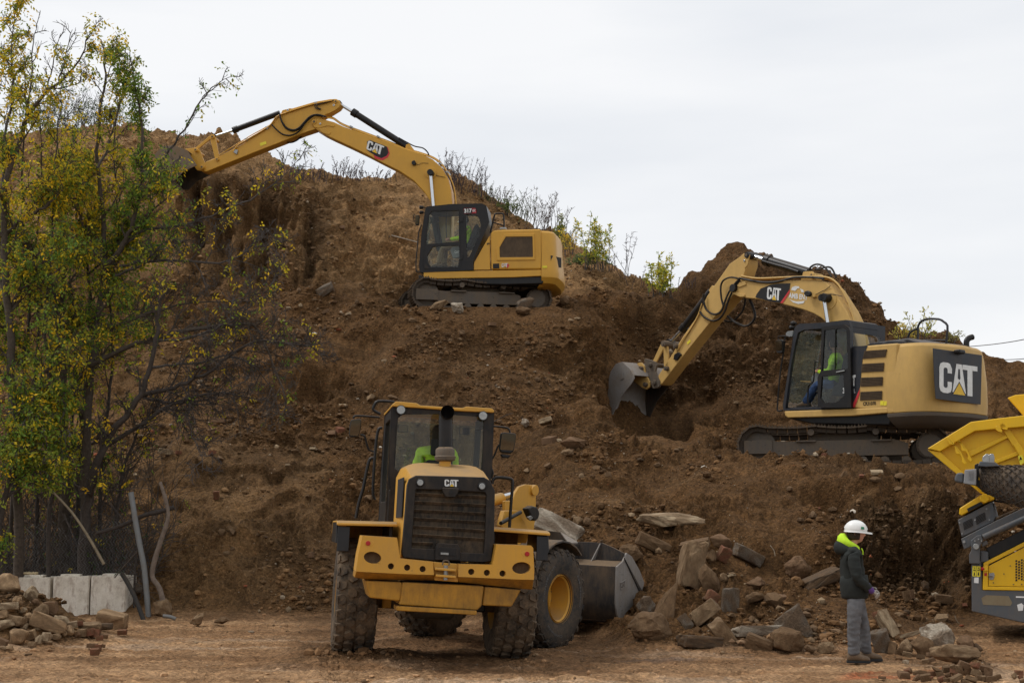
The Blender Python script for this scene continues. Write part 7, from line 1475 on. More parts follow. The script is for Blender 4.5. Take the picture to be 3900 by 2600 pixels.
# loose stones over the slope: one by one, sharing a few meshes
SETS = {}
for kind, tint in (('rock', 'tan'), ('rock', 'brown'), ('block', 'rust'), ('round', 'brown'), ('slab', 'pale'), ('brick', 'red'), ('rock', 'grey'), ('rock', 'white')): SETS[(kind, tint)] = [rock_mesh(kind, 40+i, TINTS[tint], 0) for i in range(5)]
LBL = {'tan': 'loose tan stone', 'brown': 'brown stone sunk in dirt', 'rust': 'loose rust brown block', 'pale': 'pale flat stone chip', 'red': 'red brick fragment', 'grey': 'loose grey stone', 'white': 'whitish stone chip'}
GRP = {k: f'{k} stones scattered over the slope' for k in LBL}
LM = [(1840, 1300, 'below the ledge excavator'), (1350, 900, 'left of the ledge excavator cab'), (1000, 800, 'under the ledge excavator arm'), (750, 1650, 'behind the leaning tree'), (1200, 1650, 'behind the loader cab'), (800, 2050, 'on the long bare slope'), (2250, 1650, 'on the small mound'), (2150, 1900, 'behind the loader arms'), (2750, 1500, 'beneath the weathered excavator arm'), (2850, 1830, 'in front of the weathered excavator tracks'), (2700, 2200, 'among the boulders'), (3250, 1830, 'under the weathered excavator sill'), (3200, 2250, 'behind the worker'), (3500, 2250, 'beside the screening machine'), (2250, 1250, 'behind the ledge excavator')]
cnt = 0
while cnt < 150:
    px, py = RNG.uniform(430, 3520), RNG.uniform(760, 2460)
    if RNG.random() < .5: px, py = RNG.choice([(740, 1700), (1250, 1640), (1350, 900), (2100, 1750), (2950, 2300), (3300, 1790), (1450, 1600), (2350, 1750), (1750, 1220), (700, 1720), (3450, 2350)]); px += RNG.gauss(0, 130); py += RNG.gauss(0, 60)
    h, n = hit(px, py)
    if HITI[min(int(py)//CELL, _gh-1), min(max(int(px)//CELL, 0), _gw-1)] < 0 or h.z < .25 or h.y > 46 or px < 400: continue
    key = RNG.choice([('rock', 'brown')]*3+[('round', 'brown')]*2+list(SETS)); s = RNG.choice([.05, .06, .07, .08, .10, .13])*(.6 if key[1] in ('white', 'red', 'pale', 'grey') else 1)
    o = bpy.data.objects.new('brick' if key[0] == 'brick' else 'stone', RNG.choice(SETS[key])); COL.objects.link(o)
    o.matrix_world = Matrix.Translation(h+n*s*.18) @ Matrix.Rotation(RNG.uniform(0, 6.28), 4, 'Z') @ Matrix.Rotation(RNG.uniform(-.6, .6), 4, 'X') @ Matrix.Diagonal((s*RNG.uniform(.9, 1.6), s*RNG.uniform(.7, 1.1), s*(.35 if key[0] == 'slab' else RNG.uniform(.55, .9)), 1))
    lm = min(LM, key=lambda q: (q[0]-px)**2+(q[1]-py)**2)[2]; big_ = 'fist sized ' if s < .07 else ('large ' if s > .09 else 'head sized ')
    tag(o, big_+LBL[key[1]]+' '+lm, 'brick' if key[0] == 'brick' else 'stone', GRP[key[1]]+' '+lm); cnt += 1
# rubble and clods too many to count
rg_ = np.random.default_rng(3)
ico = bmesh.new(); bmesh.ops.create_icosphere(ico, subdivisions=1, radius=1); IV = np.array([v.co[:] for v in ico.verts]); IF = np.array([[v.index for v in f.verts] for f in ico.faces]); ico.free()
vis = HITI.ravel(); vis = vis[vis >= 0]; zz_ = TV[vis, 2]; 
cl = np.clip(fbm(TV[vis, 0].astype(f32), TV[vis, 1].astype(f32), TV[vis, 2].astype(f32), 3, .5, s=201)*2.4+.25, .03, 1)**1.6
onhill = zz_ > .12
pr_ = np.where(onhill, cl, .10*cl); pr_ = pr_/pr_.sum()
NS = 34000
pick = rg_.choice(vis, NS, p=pr_)
sz = .010+.016*rg_.pareto(2.4, NS); sz = np.clip(sz, .010, .075); low = TV[pick, 2] <= .12; sz = np.where(low, sz*.6, sz)
V_ = IV[None]*(1+rg_.uniform(-.28, .28, (NS, 12, 1)))
sc = np.stack([rg_.uniform(.8, 1.5, NS), rg_.uniform(.7, 1.2, NS), rg_.uniform(.45, .95, NS)], -1)*sz[:, None]
V_ = V_*sc[:, None]
an = rg_.uniform(0, 6.28, NS); ca, sa = np.cos(an)[:, None], np.sin(an)[:, None]
V_ = np.stack([V_[..., 0]*ca-V_[..., 1]*sa, V_[..., 0]*sa+V_[..., 1]*ca, V_[..., 2]], -1)
jit = np.stack([rg_.uniform(-.04, .04, NS), rg_.uniform(-.02, .02, NS), np.zeros(NS)], -1)
V_ = V_+(TV[pick]+TN[pick]*sz[:, None]*.25+jit)[:, None]
pal = np.array([(.12, .074, .040), (.16, .10, .055), (.20, .13, .072), (.095, .06, .034), (.28, .20, .12), (.33, .26, .18), (.48, .42, .34), (.27, .085, .04)]); pp = np.array([.22, .22, .18, .14, .12, .07, .02, .03])
soilc = C.reshape(-1, 3)[pick]; own = rg_.random(NS) < .80
tc_ = np.where(own[:, None], soilc*rg_.uniform(.6, 1.5, (NS, 1)), pal[rg_.choice(8, NS, p=pp)]*(1+rg_.uniform(-.2, .2, (NS, 1))))
me = fastmesh('rubble', V_.reshape(-1, 3), (IF[None]+12*np.arange(NS)[:, None, None]).reshape(-1, 3), tinted('rubble_stone', .95, 20, .2, 0), np.repeat(tc_, 12, 0), False)
o = bpy.data.objects.new('rubble', me); COL.objects.link(o); tag(o, 'small stones and clods of earth littering the slope and yard', 'rubble', kind='stuff')
# ================================================================== trees, weeds, fence, blocks
BARK = plain('bark', (.075, .058, .044), .95, var=.4, scale=18, bump=.8)
BARKD = plain('dark_bark', (.055, .044, .037), .95, var=.35, scale=18, bump=.5)
TWIG = plain('twig_bark', (.085, .072, .065), .95, var=.35, scale=12)
def leaf_mat():
    m, t, b = base_mat('leaf'); lk = t.links.new; at = N(t, 'ShaderNodeAttribute', attribute_name='tint'); lk(at.outputs['Color'], b.inputs['Base Color']); b.inputs['Roughness'].default_value = .65; b.inputs['Specular IOR Level'].default_value = .25
    tl_ = N(t, 'ShaderNodeBsdfTranslucent'); lk(at.outputs['Color'], tl_.inputs[0]); mx_ = N(t, 'ShaderNodeMixShader'); mx_.inputs[0].default_value = .45
    lk(b.outputs[0], mx_.inputs[1]); lk(tl_.outputs[0], mx_.inputs[2]); lk(mx_.outputs[0], t.nodes['Material Output'].inputs[0]); return m
LEAF = leaf_mat()
TRD = random.Random(77)
def rv(s=1.0): return Vector((TRD.gauss(0, s), TRD.gauss(0, s), TRD.gauss(0, s)))
PALG = [(.10, .165, .022), (.13, .19, .026), (.16, .21, .028), (.075, .13, .022), (.20, .22, .025)]
PALY = [(.42, .34, .022), (.52, .38, .02), (.30, .28, .025), (.60, .38, .018), (.22, .24, .025)]
class Leaves:
    def __init__(self): self.v = []; self.c = []
    def add(self, p, d, n, ln, wd, col):
        s = d.cross(n); s = s.normalized() if s.length > 1e-6 else Vector((1, 0, 0)); 
        up = s.cross(d).normalized()
        self.v += [p, p+d*ln*.45+s*wd*.5+up*ln*.06, p+d*ln, p+d*ln*.45-s*wd*.5+up*ln*.06]; k = TRD.uniform(1.0, 1.8); self.c += [tuple(x*k for x in col)]*4
    def build(self, name, par):
        n = len(self.v)//4
        if not n: return None
        me = fastmesh(name, np.array([tuple(p) for p in self.v]), np.arange(4*n).reshape(-1, 4), LEAF, np.array(self.c), False)
        o = bpy.data.objects.new(name, me); COL.objects.link(o); o.parent = par; o['kind'] = 'stuff'; return o
def grow(mb, p, d, ln, r, depth, lv, dens, pal, droop=0.0, seg=5, spread=.9, leafsize=.10):
    """a side shoot with its own shoots and leaves"""
    n = 5 if depth else 4; pts = [p]; rr = [r]; q = p.copy(); dd = d.normalized()
    for k in range(n):
        dd = (dd+rv(.16)+Vector((0, 0, -droop+.03))).normalized(); q = q+dd*ln/n; pts.append(q.copy()); rr.append(max(r*(1-.75*(k+1)/n), .0045))
    mb.tube(pts, rr, seg if depth > 1 else (4 if depth else 3), caps=False)
    if depth:
        m = TRD.randint(5, 7)
        for k in range(m):
            t = .22+.75*k/m; i = min(int(t*n), n-1); b = pts[i].lerp(pts[i+1], t*n-i); a = (pts[i+1]-pts[i]).normalized(); s = rv(1); s = (s-a*s.dot(a)).normalized()
            grow(mb, b, a*.75+s*spread+Vector((0, -.05, .12)), ln*TRD.uniform(.38, .6)*(1-.35*t), max(rr[i]*.62, .0065), depth-1, lv, dens, pal, droop, seg, spread, leafsize)
    if dens > 0 and depth <= 1:
        m = int(dens*.95+TRD.random())
        for k in range(m):
            t = TRD.uniform(.15, 1); i = min(int(t*n), n-1); b = pts[i].lerp(pts[i+1], t*n-i)
            ax = (rv(.8)+Vector((0, 0, -.35))).normalized(); nn = rv(1)
            ra = leafsize*TRD.uniform(1.8, 3.0); cp = TRD.choice(pal)
            for j in range(TRD.randint(3, 6)):
                f = (j+1)/6; lp = b+ax*ra*f+Vector((0, 0, -.25*ra*f*f)); sd_ = ax.cross(nn).normalized()*(1 if j % 2 else -1)
                lv.add(lp, (ax*.5+sd_+Vector((0, 0, -.35))+rv(.25)).normalized(), rv(1)+Vector((0, 0, 1)), leafsize*TRD.uniform(.6, 1.1), leafsize*TRD.uniform(.32, .5), cp)
def limb(mb, lv, pts, r0, r1, dens, pal, n_side, slen, droop=0.0, depth=2, seg=8, dirb=(0, 0, .2), start=.15, leafsize=.10):
    p = smooth_path(pts, 4); m = len(p); rr = [r0+(r1-r0)*k/(m-1) for k in range(m)]
    p = [p[0]]+[q+rv(.012+.05*r0) for q in p[1:]]
    mb.tube(p, rr, seg, caps=True)
    for k in range(n_side):
        t = start+(1-start)*(k+TRD.random()*.8)/n_side; i = min(int(t*(m-1)), m-2); b = p[i].lerp(p[i+1], t*(m-1)-i); a = (p[i+1]-p[i]).normalized(); s = rv(1); s = (s-a*s.dot(a)).normalized()
        grow(mb, b, a*.8+s*.8+Vector(dirb), slen*TRD.uniform(.55, 1.2)*(1-.3*t), max(rr[i]*.5, .012), depth, lv, dens, pal, droop, leafsize=leafsize)
def tree(label, base, Y, limbs, mat, group='trees behind the concrete blocks'):
    """limbs: list of (pixel points, r0, r1, leaf density, palette, side shoots, shoot length, droop, dy)"""
    px, py = base; b = P(px, py, Y); z0 = zat(b.x, Y); b.z = z0
    root = thing('tree', Matrix.Translation(b), label, 'tree', group); lv = Leaves(); I = -b
    for k, (pts, r0, r1, dens, pal, ns_, sl, droop, dy) in enumerate(limbs):
        n = len(pts); q = [P(x, y, Y+dy*(i/(n-1)))+I for i, (x, y) in enumerate(pts)]
        if k == 0: q[0] = Vector((q[0].x, q[0].y, -.15))
        mb = MB(); limb(mb, lv, q, r0, r1, dens, pal, ns_, sl, droop, 2 if sl > .5 else 1, 9 if k == 0 else 7)
        mb.build('trunk' if k == 0 else 'limb', mat if r0 > .04 else TWIG, root, sm=70)
    lv.build('crown', root); return root
MIXP = PALG*2+PALY; YEL = PALY*2+PALG[2:]; GRN = PALG*3+PALY[:1]
tree('leafy tree with the thickest straight trunk behind the middle concrete block', (247, 2200), 28.6, [
  ([(247, 2200), (245, 1900), (240, 1700), (236, 1500), (226, 1250), (196, 1080), (150, 980), (98, 970)], .11, .05, .9, MIXP, 16, 1.3, .02, -.6),
  ([(226, 1250), (240, 1100), (260, 980), (300, 860), (320, 760), (345, 640)], .06, .02, 1.0, YEL, 12, 1.3, .02, .6),
  ([(236, 1480), (150, 1380), (70, 1300), (0, 1240)], .05, .02, 1.3, MIXP, 9, 1.2, .03, -1.0),
  ([(230, 1330), (300, 1240), (380, 1190), (440, 1100)], .045, .015, 0.8, MIXP, 8, 1.2, .03, -.8),
  ([(226, 1260), (130, 1130), (60, 1020), (20, 900)], .05, .02, 1.0, YEL, 10, 1.3, .0, .8),
  ([(215, 1100), (240, 900), (230, 740), (250, 600)], .04, .012, 1.1, YEL, 10, 1.2, .0, .5)], BARK)
tree('tall thin tree with bare tip rising behind the right concrete block', (330, 2195), 28.3, [
  ([(330, 2195), (326, 1950), (322, 1800), (338, 1520), (352, 1380), (372, 1200), (400, 1010), (392, 860), (372, 631), (379, 421), (403, 280), (386, 151)], .11, .012, .7, YEL, 14, 1.0, .0, .4),
  ([(379, 430), (404, 300), (430, 240), (447, 210)], .016, .005, 0, YEL, 4, .5, .0, .2),
  ([(372, 640), (430, 500), (470, 330), (487, 200)], .03, .006, .5, YEL, 9, .7, .0, .4),
  ([(400, 1010), (470, 930), (505, 850), (530, 740), (540, 631), (537, 456), (520, 351), (491, 196)], .06, .008, 1.1, GRN, 16, .8, .0, -.5),
  ([(540, 640), (590, 610), (631, 596), (701, 491), (757, 393), (793, 358), (821, 323), (860, 300), (898, 291)], .028, .004, .5, GRN, 12, .5, .0, -.6),
  ([(350, 1390), (488, 1319), (690, 1265), (861, 1239), (964, 1244), (1010, 1310), (1073, 1474), (1090, 1560)], .055, .008, .04, MIXP, 20, 1.1, .02, -1.2),
  ([(367, 1273), (488, 1227), (603, 1181), (746, 1152), (976, 1147)], .045, .007, .03, MIXP, 16, 1.1, .0, .6),
  ([(448, 1015), (631, 992), (803, 1003), (918, 975), (990, 900)], .035, .005, .06, YEL, 14, 1.0, .0, -.8),
  ([(470, 930), (561, 877), (701, 856), (842, 807), (982, 743), (1052, 694), (1150, 603)], .035, .004, .10, YEL, 16, .9, .0, -.9),
  ([(400, 1010), (330, 900), (300, 780), (280, 640)], .045, .012, 1.4, YEL, 10, 1.2, .0, .6),
  ([(470, 935), (560, 820), (630, 760), (690, 690)], .03, .006, .5, MIXP, 9, .8, .0, -.7), ([(440, 1050), (540, 1010), (620, 930), (680, 880)], .03, .006, .35, MIXP, 10, .8, .0, -.7)], BARK)
tree('leaning tree whose bare branches sweep out over the dirt slope', (312, 2185), 27.9, [
  ([(312, 2185), (322, 2000), (344, 1843), (373, 1761), (413, 1663), (476, 1589), (534, 1503), (574, 1394), (597, 1267), (604, 1175), (640, 1090)], .10, .022, .25, YEL, 8, 1.0, .0, -.8),
  ([(530, 1508), (600, 1490), (690, 1468), (800, 1411), (890, 1342), (987, 1296), (1080, 1308), (1148, 1313), (1215, 1330)], .05, .007, .03, YEL, 22, 1.1, .05, -1.0),
  ([(402, 1700), (517, 1629), (660, 1537), (780, 1505), (861, 1500), (1033, 1525)], .05, .007, .02, YEL, 18, 1.1, .04, -.4),
  ([(545, 1515), (620, 1530), (720, 1530), (840, 1500), (950, 1440)], .035, .006, .02, YEL, 14, 1.0, .03, .8),
  ([(590, 1300), (700, 1290), (820, 1250), (900, 1210), (1000, 1120), (1075, 1040)], .03, .005, .08, YEL, 16, 1.0, .0, -.5),
  ([(570, 1400), (660, 1390), (760, 1380), (860, 1360), (960, 1390), (1030, 1470), (1075, 1600)], .03, .005, .02, YEL, 16, 1.0, .04, .4),
  ([(720, 1430), (720, 1560), (730, 1660), (770, 1740), (770, 1800)], .018, .004, .0, YEL, 8, .7, .06, -.3)], BARKD)
tree('tall tree at the wood edge with long bare upright shoots against the sky', (72, 2195), 27.5, [
  ([(72, 2195), (72, 1870), (50, 1600), (32, 1200), (14, 900), (20, 701), (70, 561), (112, 435), (196, 337), (281, 260), (344, 133)], .10, .010, .7, YEL, 18, .9, .0, -.4),
  ([(14, 800), (10, 600), (50, 350), (42, 200), (60, 14)], .04, .006, .8, YEL, 14, .7, .0, .5),
  ([(105, 445), (126, 210), (137, 91)], .02, .005, .1, YEL, 6, .5, .0, .1), ([(175, 360), (200, 250), (231, 126)], .02, .005, 0, YEL, 5, .5, .0, .1), ([(225, 310), (250, 220), (274, 116)], .02, .005, 0, YEL, 5, .5, .0, -.1),
  ([(196, 340), (260, 330), (310, 310)], .015, .004, 0, YEL, 5, .5, 0, .1),
  ([(50, 1600), (120, 1500), (180, 1400), (230, 1290)], .05, .015, 0.8, MIXP, 10, 1.2, .02, -.8),
  ([(32, 1200), (90, 1080), (160, 1010), (240, 960)], .05, .015, 1.0, MIXP, 11, 1.2, .02, -.6),
  ([(20, 900), (90, 830), (170, 790), (230, 720)], .045, .012, 1.1, YEL, 12, 1.2, .0, -.4),
  ([(14, 1100), (-60, 980), (-100, 860)], .05, .015, 1.4, YEL, 8, 1.2, .0, .4)], BARK)
tree('low leafy understorey tree at the wood edge left of the thick trunk', (10, 2190), 26.9, [
  ([(10, 2190), (0, 2000), (30, 1850), (60, 1760), (110, 1700)], .07, .02, 1.0, MIXP, 12, 1.0, .05, -.2),
  ([(20, 1900), (100, 1800), (160, 1760), (190, 1700)], .03, .01, 0.9, MIXP, 10, .9, .06, -.2),
  ([(10, 1950), (-60, 1800), (-80, 1650)], .03, .01, 0.9, MIXP, 8, 1.0, .05, .2),
  ([(50, 1780), (40, 1650), (90, 1560), (150, 1520)], .03, .01, 1.0, MIXP, 10, 1.0, .02, .2),
  ([(110, 1700), (200, 1640), (250, 1560)], .02, .006, 0.8, MIXP, 8, .8, .02, .1)], BARKD)
tree('dark slender tree standing between the thick and the leaning trunks', (290, 2195), 29.2, [
  ([(290, 2195), (296, 1950), (300, 1750), (330, 1450), (345, 1200), (330, 1000), (300, 900)], .07, .02, 0.6, MIXP, 14, 1.1, .02, .3),
  ([(330, 1450), (400, 1340), (470, 1260), (520, 1150)], .03, .008, 0.6, MIXP, 9, 1.0, .0, .5),
  ([(340, 1250), (420, 1120), (450, 1000), (470, 880)], .03, .008, 1.2, MIXP, 9, 1.0, .0, -.5),
  ([(335, 1050), (400, 980), (480, 940), (560, 960)], .03, .008, 1.0, MIXP, 9, .9, .0, -.5)], BARKD)
for k, (px, Y, pts, dens) in enumerate([(130, 28.9, [(130, 2195), (140, 1900), (120, 1600), (150, 1300), (130, 1000), (160, 700), (150, 480)], .35), (185, 27.6, [(185, 2195), (190, 1950), (210, 1700), (190, 1450), (170, 1200), (200, 900), (215, 560), (240, 300)], .3), (395, 28.7, [(395, 2190), (380, 1950), (395, 1700), (430, 1400), (420, 1150), (450, 850), (430, 560), (455, 400)], .22), (430, 28.5, [(425, 2185), (440, 1980), (470, 1800), (520, 1650), (600, 1560), (700, 1600)], .05), (30, 28.2, [(30, 2195), (45, 1900), (90, 1500), (110, 1100), (80, 760), (100, 420), (90, 260)], .4), (270, 29.6, [(270, 2195), (262, 1900), (275, 1600), (290, 1300), (270, 1050), (300, 700), (290, 520)], .3)]):
    tree(('slim sapling rising beside the low understorey tree', 'slim sapling crossing in front of the thick trunk', 'slim sapling just right of the leaning trunk', 'crooked bare sapling bending over the long slope', 'slim leafy sapling at the wood edge', 'slim sapling hidden behind the thick trunk')[k], (px, 2195), Y, [(pts, .045, .008, dens, YEL, 22, 1.0, .02, TRD.uniform(-.4, .4))], BARKD)
# brush tangled at the foot of the trees
def brush(label, px, py, Y, w_, h_, n, mat, dens=0.0, pal=GRN, group=None, name='bush', cat='bush', lsz=.07, up=.9, depth=1):
    b = P(px, py, Y); b.z = zat(b.x, Y)-.03; root = thing(name, Matrix.Translation(b), label, cat, group); mb = MB(); lv = Leaves()
    for k in range(n):
        p = Vector((TRD.uniform(-.5, .5)*w_, TRD.uniform(-.3, .3)*w_*.6, 0)); d = Vector((TRD.gauss(0, .35), TRD.gauss(0, .25), up)); grow(mb, p, d, h_*TRD.uniform(.5, 1.1), .010, depth, lv, dens, pal, .01, leafsize=lsz)
    mb.build('stems', mat, root, sm=70)['kind'] = 'stuff'; lv.build('foliage', root); return root
brush('tangle of bare brown brambles behind the fence', 380, 2200, 28.2, 2.0, 1.9, 60, TWIG)
brush('bare bramble thicket under the wood edge', 120, 2200, 28.5, 2.8, 2.0, 70, TWIG, .15, GRN)
brush('high bramble thicket between the trunks and the slope', 300, 2180, 29.4, 3.6, 3.0, 60, BARKD, .12, GRN)
brush('leafy bramble screen at the foot of the wood edge', 60, 2190, 29.2, 2.4, 3.2, 40, BARKD, .35, MIXP)
brush('dark ivy clump climbing between the trunks', 400, 2180, 28.1, .5, 1.9, 12, BARKD, .9, [(.02, .05, .015), (.03, .06, .02)])
brush('round green bush on the crest behind the wood', 300, 520, 49.0, 3.2, 1.5, 34, TWIG, 1.0, [(.05, .085, .025), (.07, .10, .03), (.10, .12, .03)], lsz=.10)
brush('low green bush on the crest beside the round one', 400, 545, 48.5, 2.0, 1.1, 20, TWIG, 1.0, [(.05, .085, .025), (.06, .10, .03)], lsz=.09)
brush('thin green brush on the crest at the wood edge', 190, 520, 49.2, 2.0, 1.6, 16, TWIG, .5, [(.06, .10, .03), (.12, .13, .03)], lsz=.08)
# weeds along the crest
WEED = plain('dry_weed', (.085, .060, .050), .9, var=.35, scale=10); WEEDG = plain('green_weed', (.10, .12, .04), .9, var=.35, scale=10); PURW = plain('purple_weed', (.065, .045, .050), .9, var=.3, scale=10)
def weed(v, x, y, hpx, n, mat, label, fluff=1.0, lean=.15):
    px, py = vpx(v, x, y); h, nn = hit(px, py+14); k = h.y/FPX/VIEW[v][2]; H = hpx*k; b = h-Vector((0, 0, .06))
    root = thing('weed', Matrix.Translation(b), label, 'weed', 'dry weeds along the crest of the heap'); mb = MB()
    for i in range(n):
        p = Vector((TRD.gauss(0, .22), TRD.gauss(0, .2), 0)); d = Vector((TRD.gauss(lean*.5, .22), TRD.gauss(0, .15), 1)).normalized(); L_ = H*TRD.uniform(.45, 1.05); pts = [p]; q = p.copy(); m = 6
        for s in range(m): d = (d+rv(.06)+Vector((lean*.10, 0, -.012*s))).normalized(); q = q+d*L_/m; pts.append(q.copy())
        mb.tube(pts, [.009*(1-.8*s/m)+.002 for s in range(m+1)], 3, caps=False)
        for s in range(int(14*fluff)):
            t = TRD.uniform(.35, 1); j = min(int(t*m), m-1); c = pts[j].lerp(pts[j+1], t*m-j); e = (rv(.7)+Vector((0, 0, .9))).normalized()*L_*TRD.uniform(.05, .14); mb.tube([c, c+e*.6+rv(.01), c+e], [.006, .007, .002], 3, caps=False)
    mb.build('stems', mat, root, sm=70)['kind'] = 'stuff'; return root
WL_ = 'dry feathery weed clump on the crest'
for x, y, hp_ in [(110, 195, 120), (170, 210, 90), (215, 212, 70), (270, 212, 110), (310, 215, 60), (385, 215, 120), (430, 218, 90), (470, 216, 110), (520, 212, 80), (560, 210, 60), (610, 215, 50), (890, 235, 130), (930, 250, 190), (970, 262, 220), (1000, 268, 180), (1040, 275, 200), (1080, 295, 150), (1110, 310, 110), (1150, 325, 100), (1190, 340, 90), (1230, 385, 170), (1290, 400, 150), (1330, 410, 120), (1380, 450, 190), (1420, 470, 150), (1460, 490, 210), (1500, 530, 120)]:
    weed(15, x, y, hp_*1.1, 11, TRD.choice([WEED, WEED, PURW, WEEDG] if x > 1050 else [WEED, PURW]), WL_+(' seen under the ledge excavator boom' if x < 700 else ' right above the ledge excavator cab' if x < 1240 else ' behind the ledge excavator handrail'))
for x, y, hp_, lb in [(1790, 690, 250, 'tall thin weed stalks standing between two yellow shrubs'), (1880, 745, 120, 'purple brown weed tuft beside the low yellow shrub'), (1745, 660, 110, 'purple brown weed tuft under the tallest yellow shrub'), (2130, 745, 70, 'single dead weed in the notch between the two heaps')]: weed(15, x, y, hp_, 6, PURW, lb, 1.0, .05)
weed(17, 340, 430, 120, 4, WEED, 'small dead weed on the shoulder of the darker heap', 1.0, 0)
def shrub(v, x, y, hpx, wpx, n, dens, pal, label):
    pal = [tuple(c*1.5 for c in q) for q in pal]
    px, py = vpx(v, x, y); h, nn = hit(px, py+12); k = h.y/FPX/VIEW[v][2]; b = h-Vector((0, 0, .08)); root = thing('shrub', Matrix.Translation(b), label, 'shrub', 'yellowing shrubs on the crest'); mb = MB(); lv = Leaves()
    for i in range(n): 
        L_ = hpx*k*TRD.uniform(.55, 1.05); p = Vector((TRD.gauss(0, .3)*wpx*k, TRD.gauss(0, .2)*wpx*k, 0)); d = Vector((TRD.gauss(0, .16), TRD.gauss(0, .12), 1)).normalized(); pts = [p]; q = p.copy()
        for s in range(6): d = (d+rv(.07)).normalized(); q = q+d*L_/6; pts.append(q.copy())
        mb.tube(pts, [.012*(1-.8*s/6)+.003 for s in range(7)], 3, caps=False)
        for s in range(int(26*dens)):
            t = TRD.uniform(.18, 1); j = min(int(t*6), 5); c = pts[j].lerp(pts[j+1], t*6-j); e = (Vector((TRD.gauss(0, 1), TRD.gauss(0, 1), .6))).normalized(); ln_ = TRD.uniform(.1, .32)*(1.1-t*.6); mb.tube([c, c+e*ln_], [.005, .002], 3, caps=False)
            cp = TRD.choice(pal)
            for u in range(5): f = (u+1)/5; lv.add(c+e*ln_*f, (e*.6+rv(.7)+Vector((0, 0, .2))).normalized(), rv(1)+Vector((0, -.5, .5)), TRD.uniform(.06, .11), TRD.uniform(.03, .045), cp)
    mb.build('stems', TWIG, root, sm=70)['kind'] = 'stuff'; lv.build('foliage', root); return root
YG = [(.20, .22, .03), (.28, .26, .03), (.14, .18, .03), (.36, .30, .03)]; OY = [(.40, .27, .03), (.34, .26, .04), (.22, .20, .04)]
shrub(15, 1545, 575, 210, 80, 7, .45, OY, 'sparse orange yellow shrub behind the ledge excavator counterweight')
shrub(15, 1655, 665, 310, 110, 13, 1.0, YG, 'tallest yellow green shrub on the crest')
shrub(15, 1940, 790, 180, 60, 6, .7, YG, 'low yellow green shrub left of its taller twin')
shrub(15, 2015, 790, 225, 80, 9, .9, YG, 'yellow green shrub in the notch between the two heaps')
shrub(15, 1480, 520, 130, 70, 6, .5, [(.12, .14, .03), (.18, .18, .03)], 'small green shrub just behind the ledge excavator')
shrub(15, 1215, 385, 90, 60, 6, .5, [(.07, .10, .03), (.10, .12, .03)], 'small green shrub above the ledge excavator cab')
shrub(15, 1620, 640, 80, 130, 8, .6, [(.06, .09, .035), (.09, .11, .04)], 'low grey green shrub below the tallest shrub')
shrub(5, 1400, 345, 190, 160, 6, .45, [(.34, .27, .06), (.25, .23, .05)], 'pale yellow shrub behind the weathered excavator boom')
shrub(5, 1590, 345, 270, 150, 6, .45, [(.30, .27, .06), (.22, .22, .05)], 'taller sparse shrub behind the weathered excavator handrail')
shrub(5, 1760, 370, 110, 60, 3, .35, [(.16, .15, .05)], 'thin twiggy shrub beside the weathered excavator exhaust')
# ---- overhead wires
for a, b, Y, lb in (((3650, 1322), (4300, 1175), 60, 'thin overhead wire above the right end of the heap'), ((3760, 1370), (4300, 1268), 60, 'lower thin overhead wire just over the right end of the heap')):
    p0, p1_ = P(*a, 58), P(*b, 40); o = MB().tube([p0.lerp(p1_, t)-Vector((0, 0, .25*math.sin(math.pi*t))) for t in [k/12 for k in range(13)]], .016, 5).build('overhead_wire', BLK, None, sm=60); tag(o, lb, 'wire', 'overhead wires')
# ---- concrete blocks
CONC = plain('cast_concrete', (.50, .46, .40), .9, var=.16, scale=5, bump=.4)
def conc_mat():
    m, t, b = base_mat('stained_concrete'); lk = t.links.new; n1 = noise_node(t, 4, 10, .75); r1 = ramp(t, [(.3, (.45, .39, .31)), (.5, (.68, .62, .52)), (.7, (.80, .75, .66))]); lk(n1.outputs['Fac'], r1.inputs[0])
    n2 = noise_node(t, 9, 10, .8, stretch=(1, 1, .35)); r2 = ramp(t, [(.50, (0, 0, 0)), (.68, (.8, .8, .8))]); lk(n2.outputs['Fac'], r2.inputs[0]); mx_ = N(t, 'ShaderNodeMixRGB'); lk(r2.outputs[0], mx_.inputs[0]); lk(r1.outputs[0], mx_.inputs[1]); mx_.inputs[2].default_value = (.24, .15, .10, 1)
    lk(mx_.outputs[0], b.inputs['Base Color']); b.inputs['Roughness'].default_value = .92; bp = N(t, 'ShaderNodeBump'); bp.inputs['Strength'].default_value = .5; bp.inputs['Distance'].default_value = .02; lk(n2.outputs['Fac'], bp.inputs['Height']); lk(bp.outputs[0], b.inputs['Normal']); return m
CONC = conc_mat()
YBL = 27.4
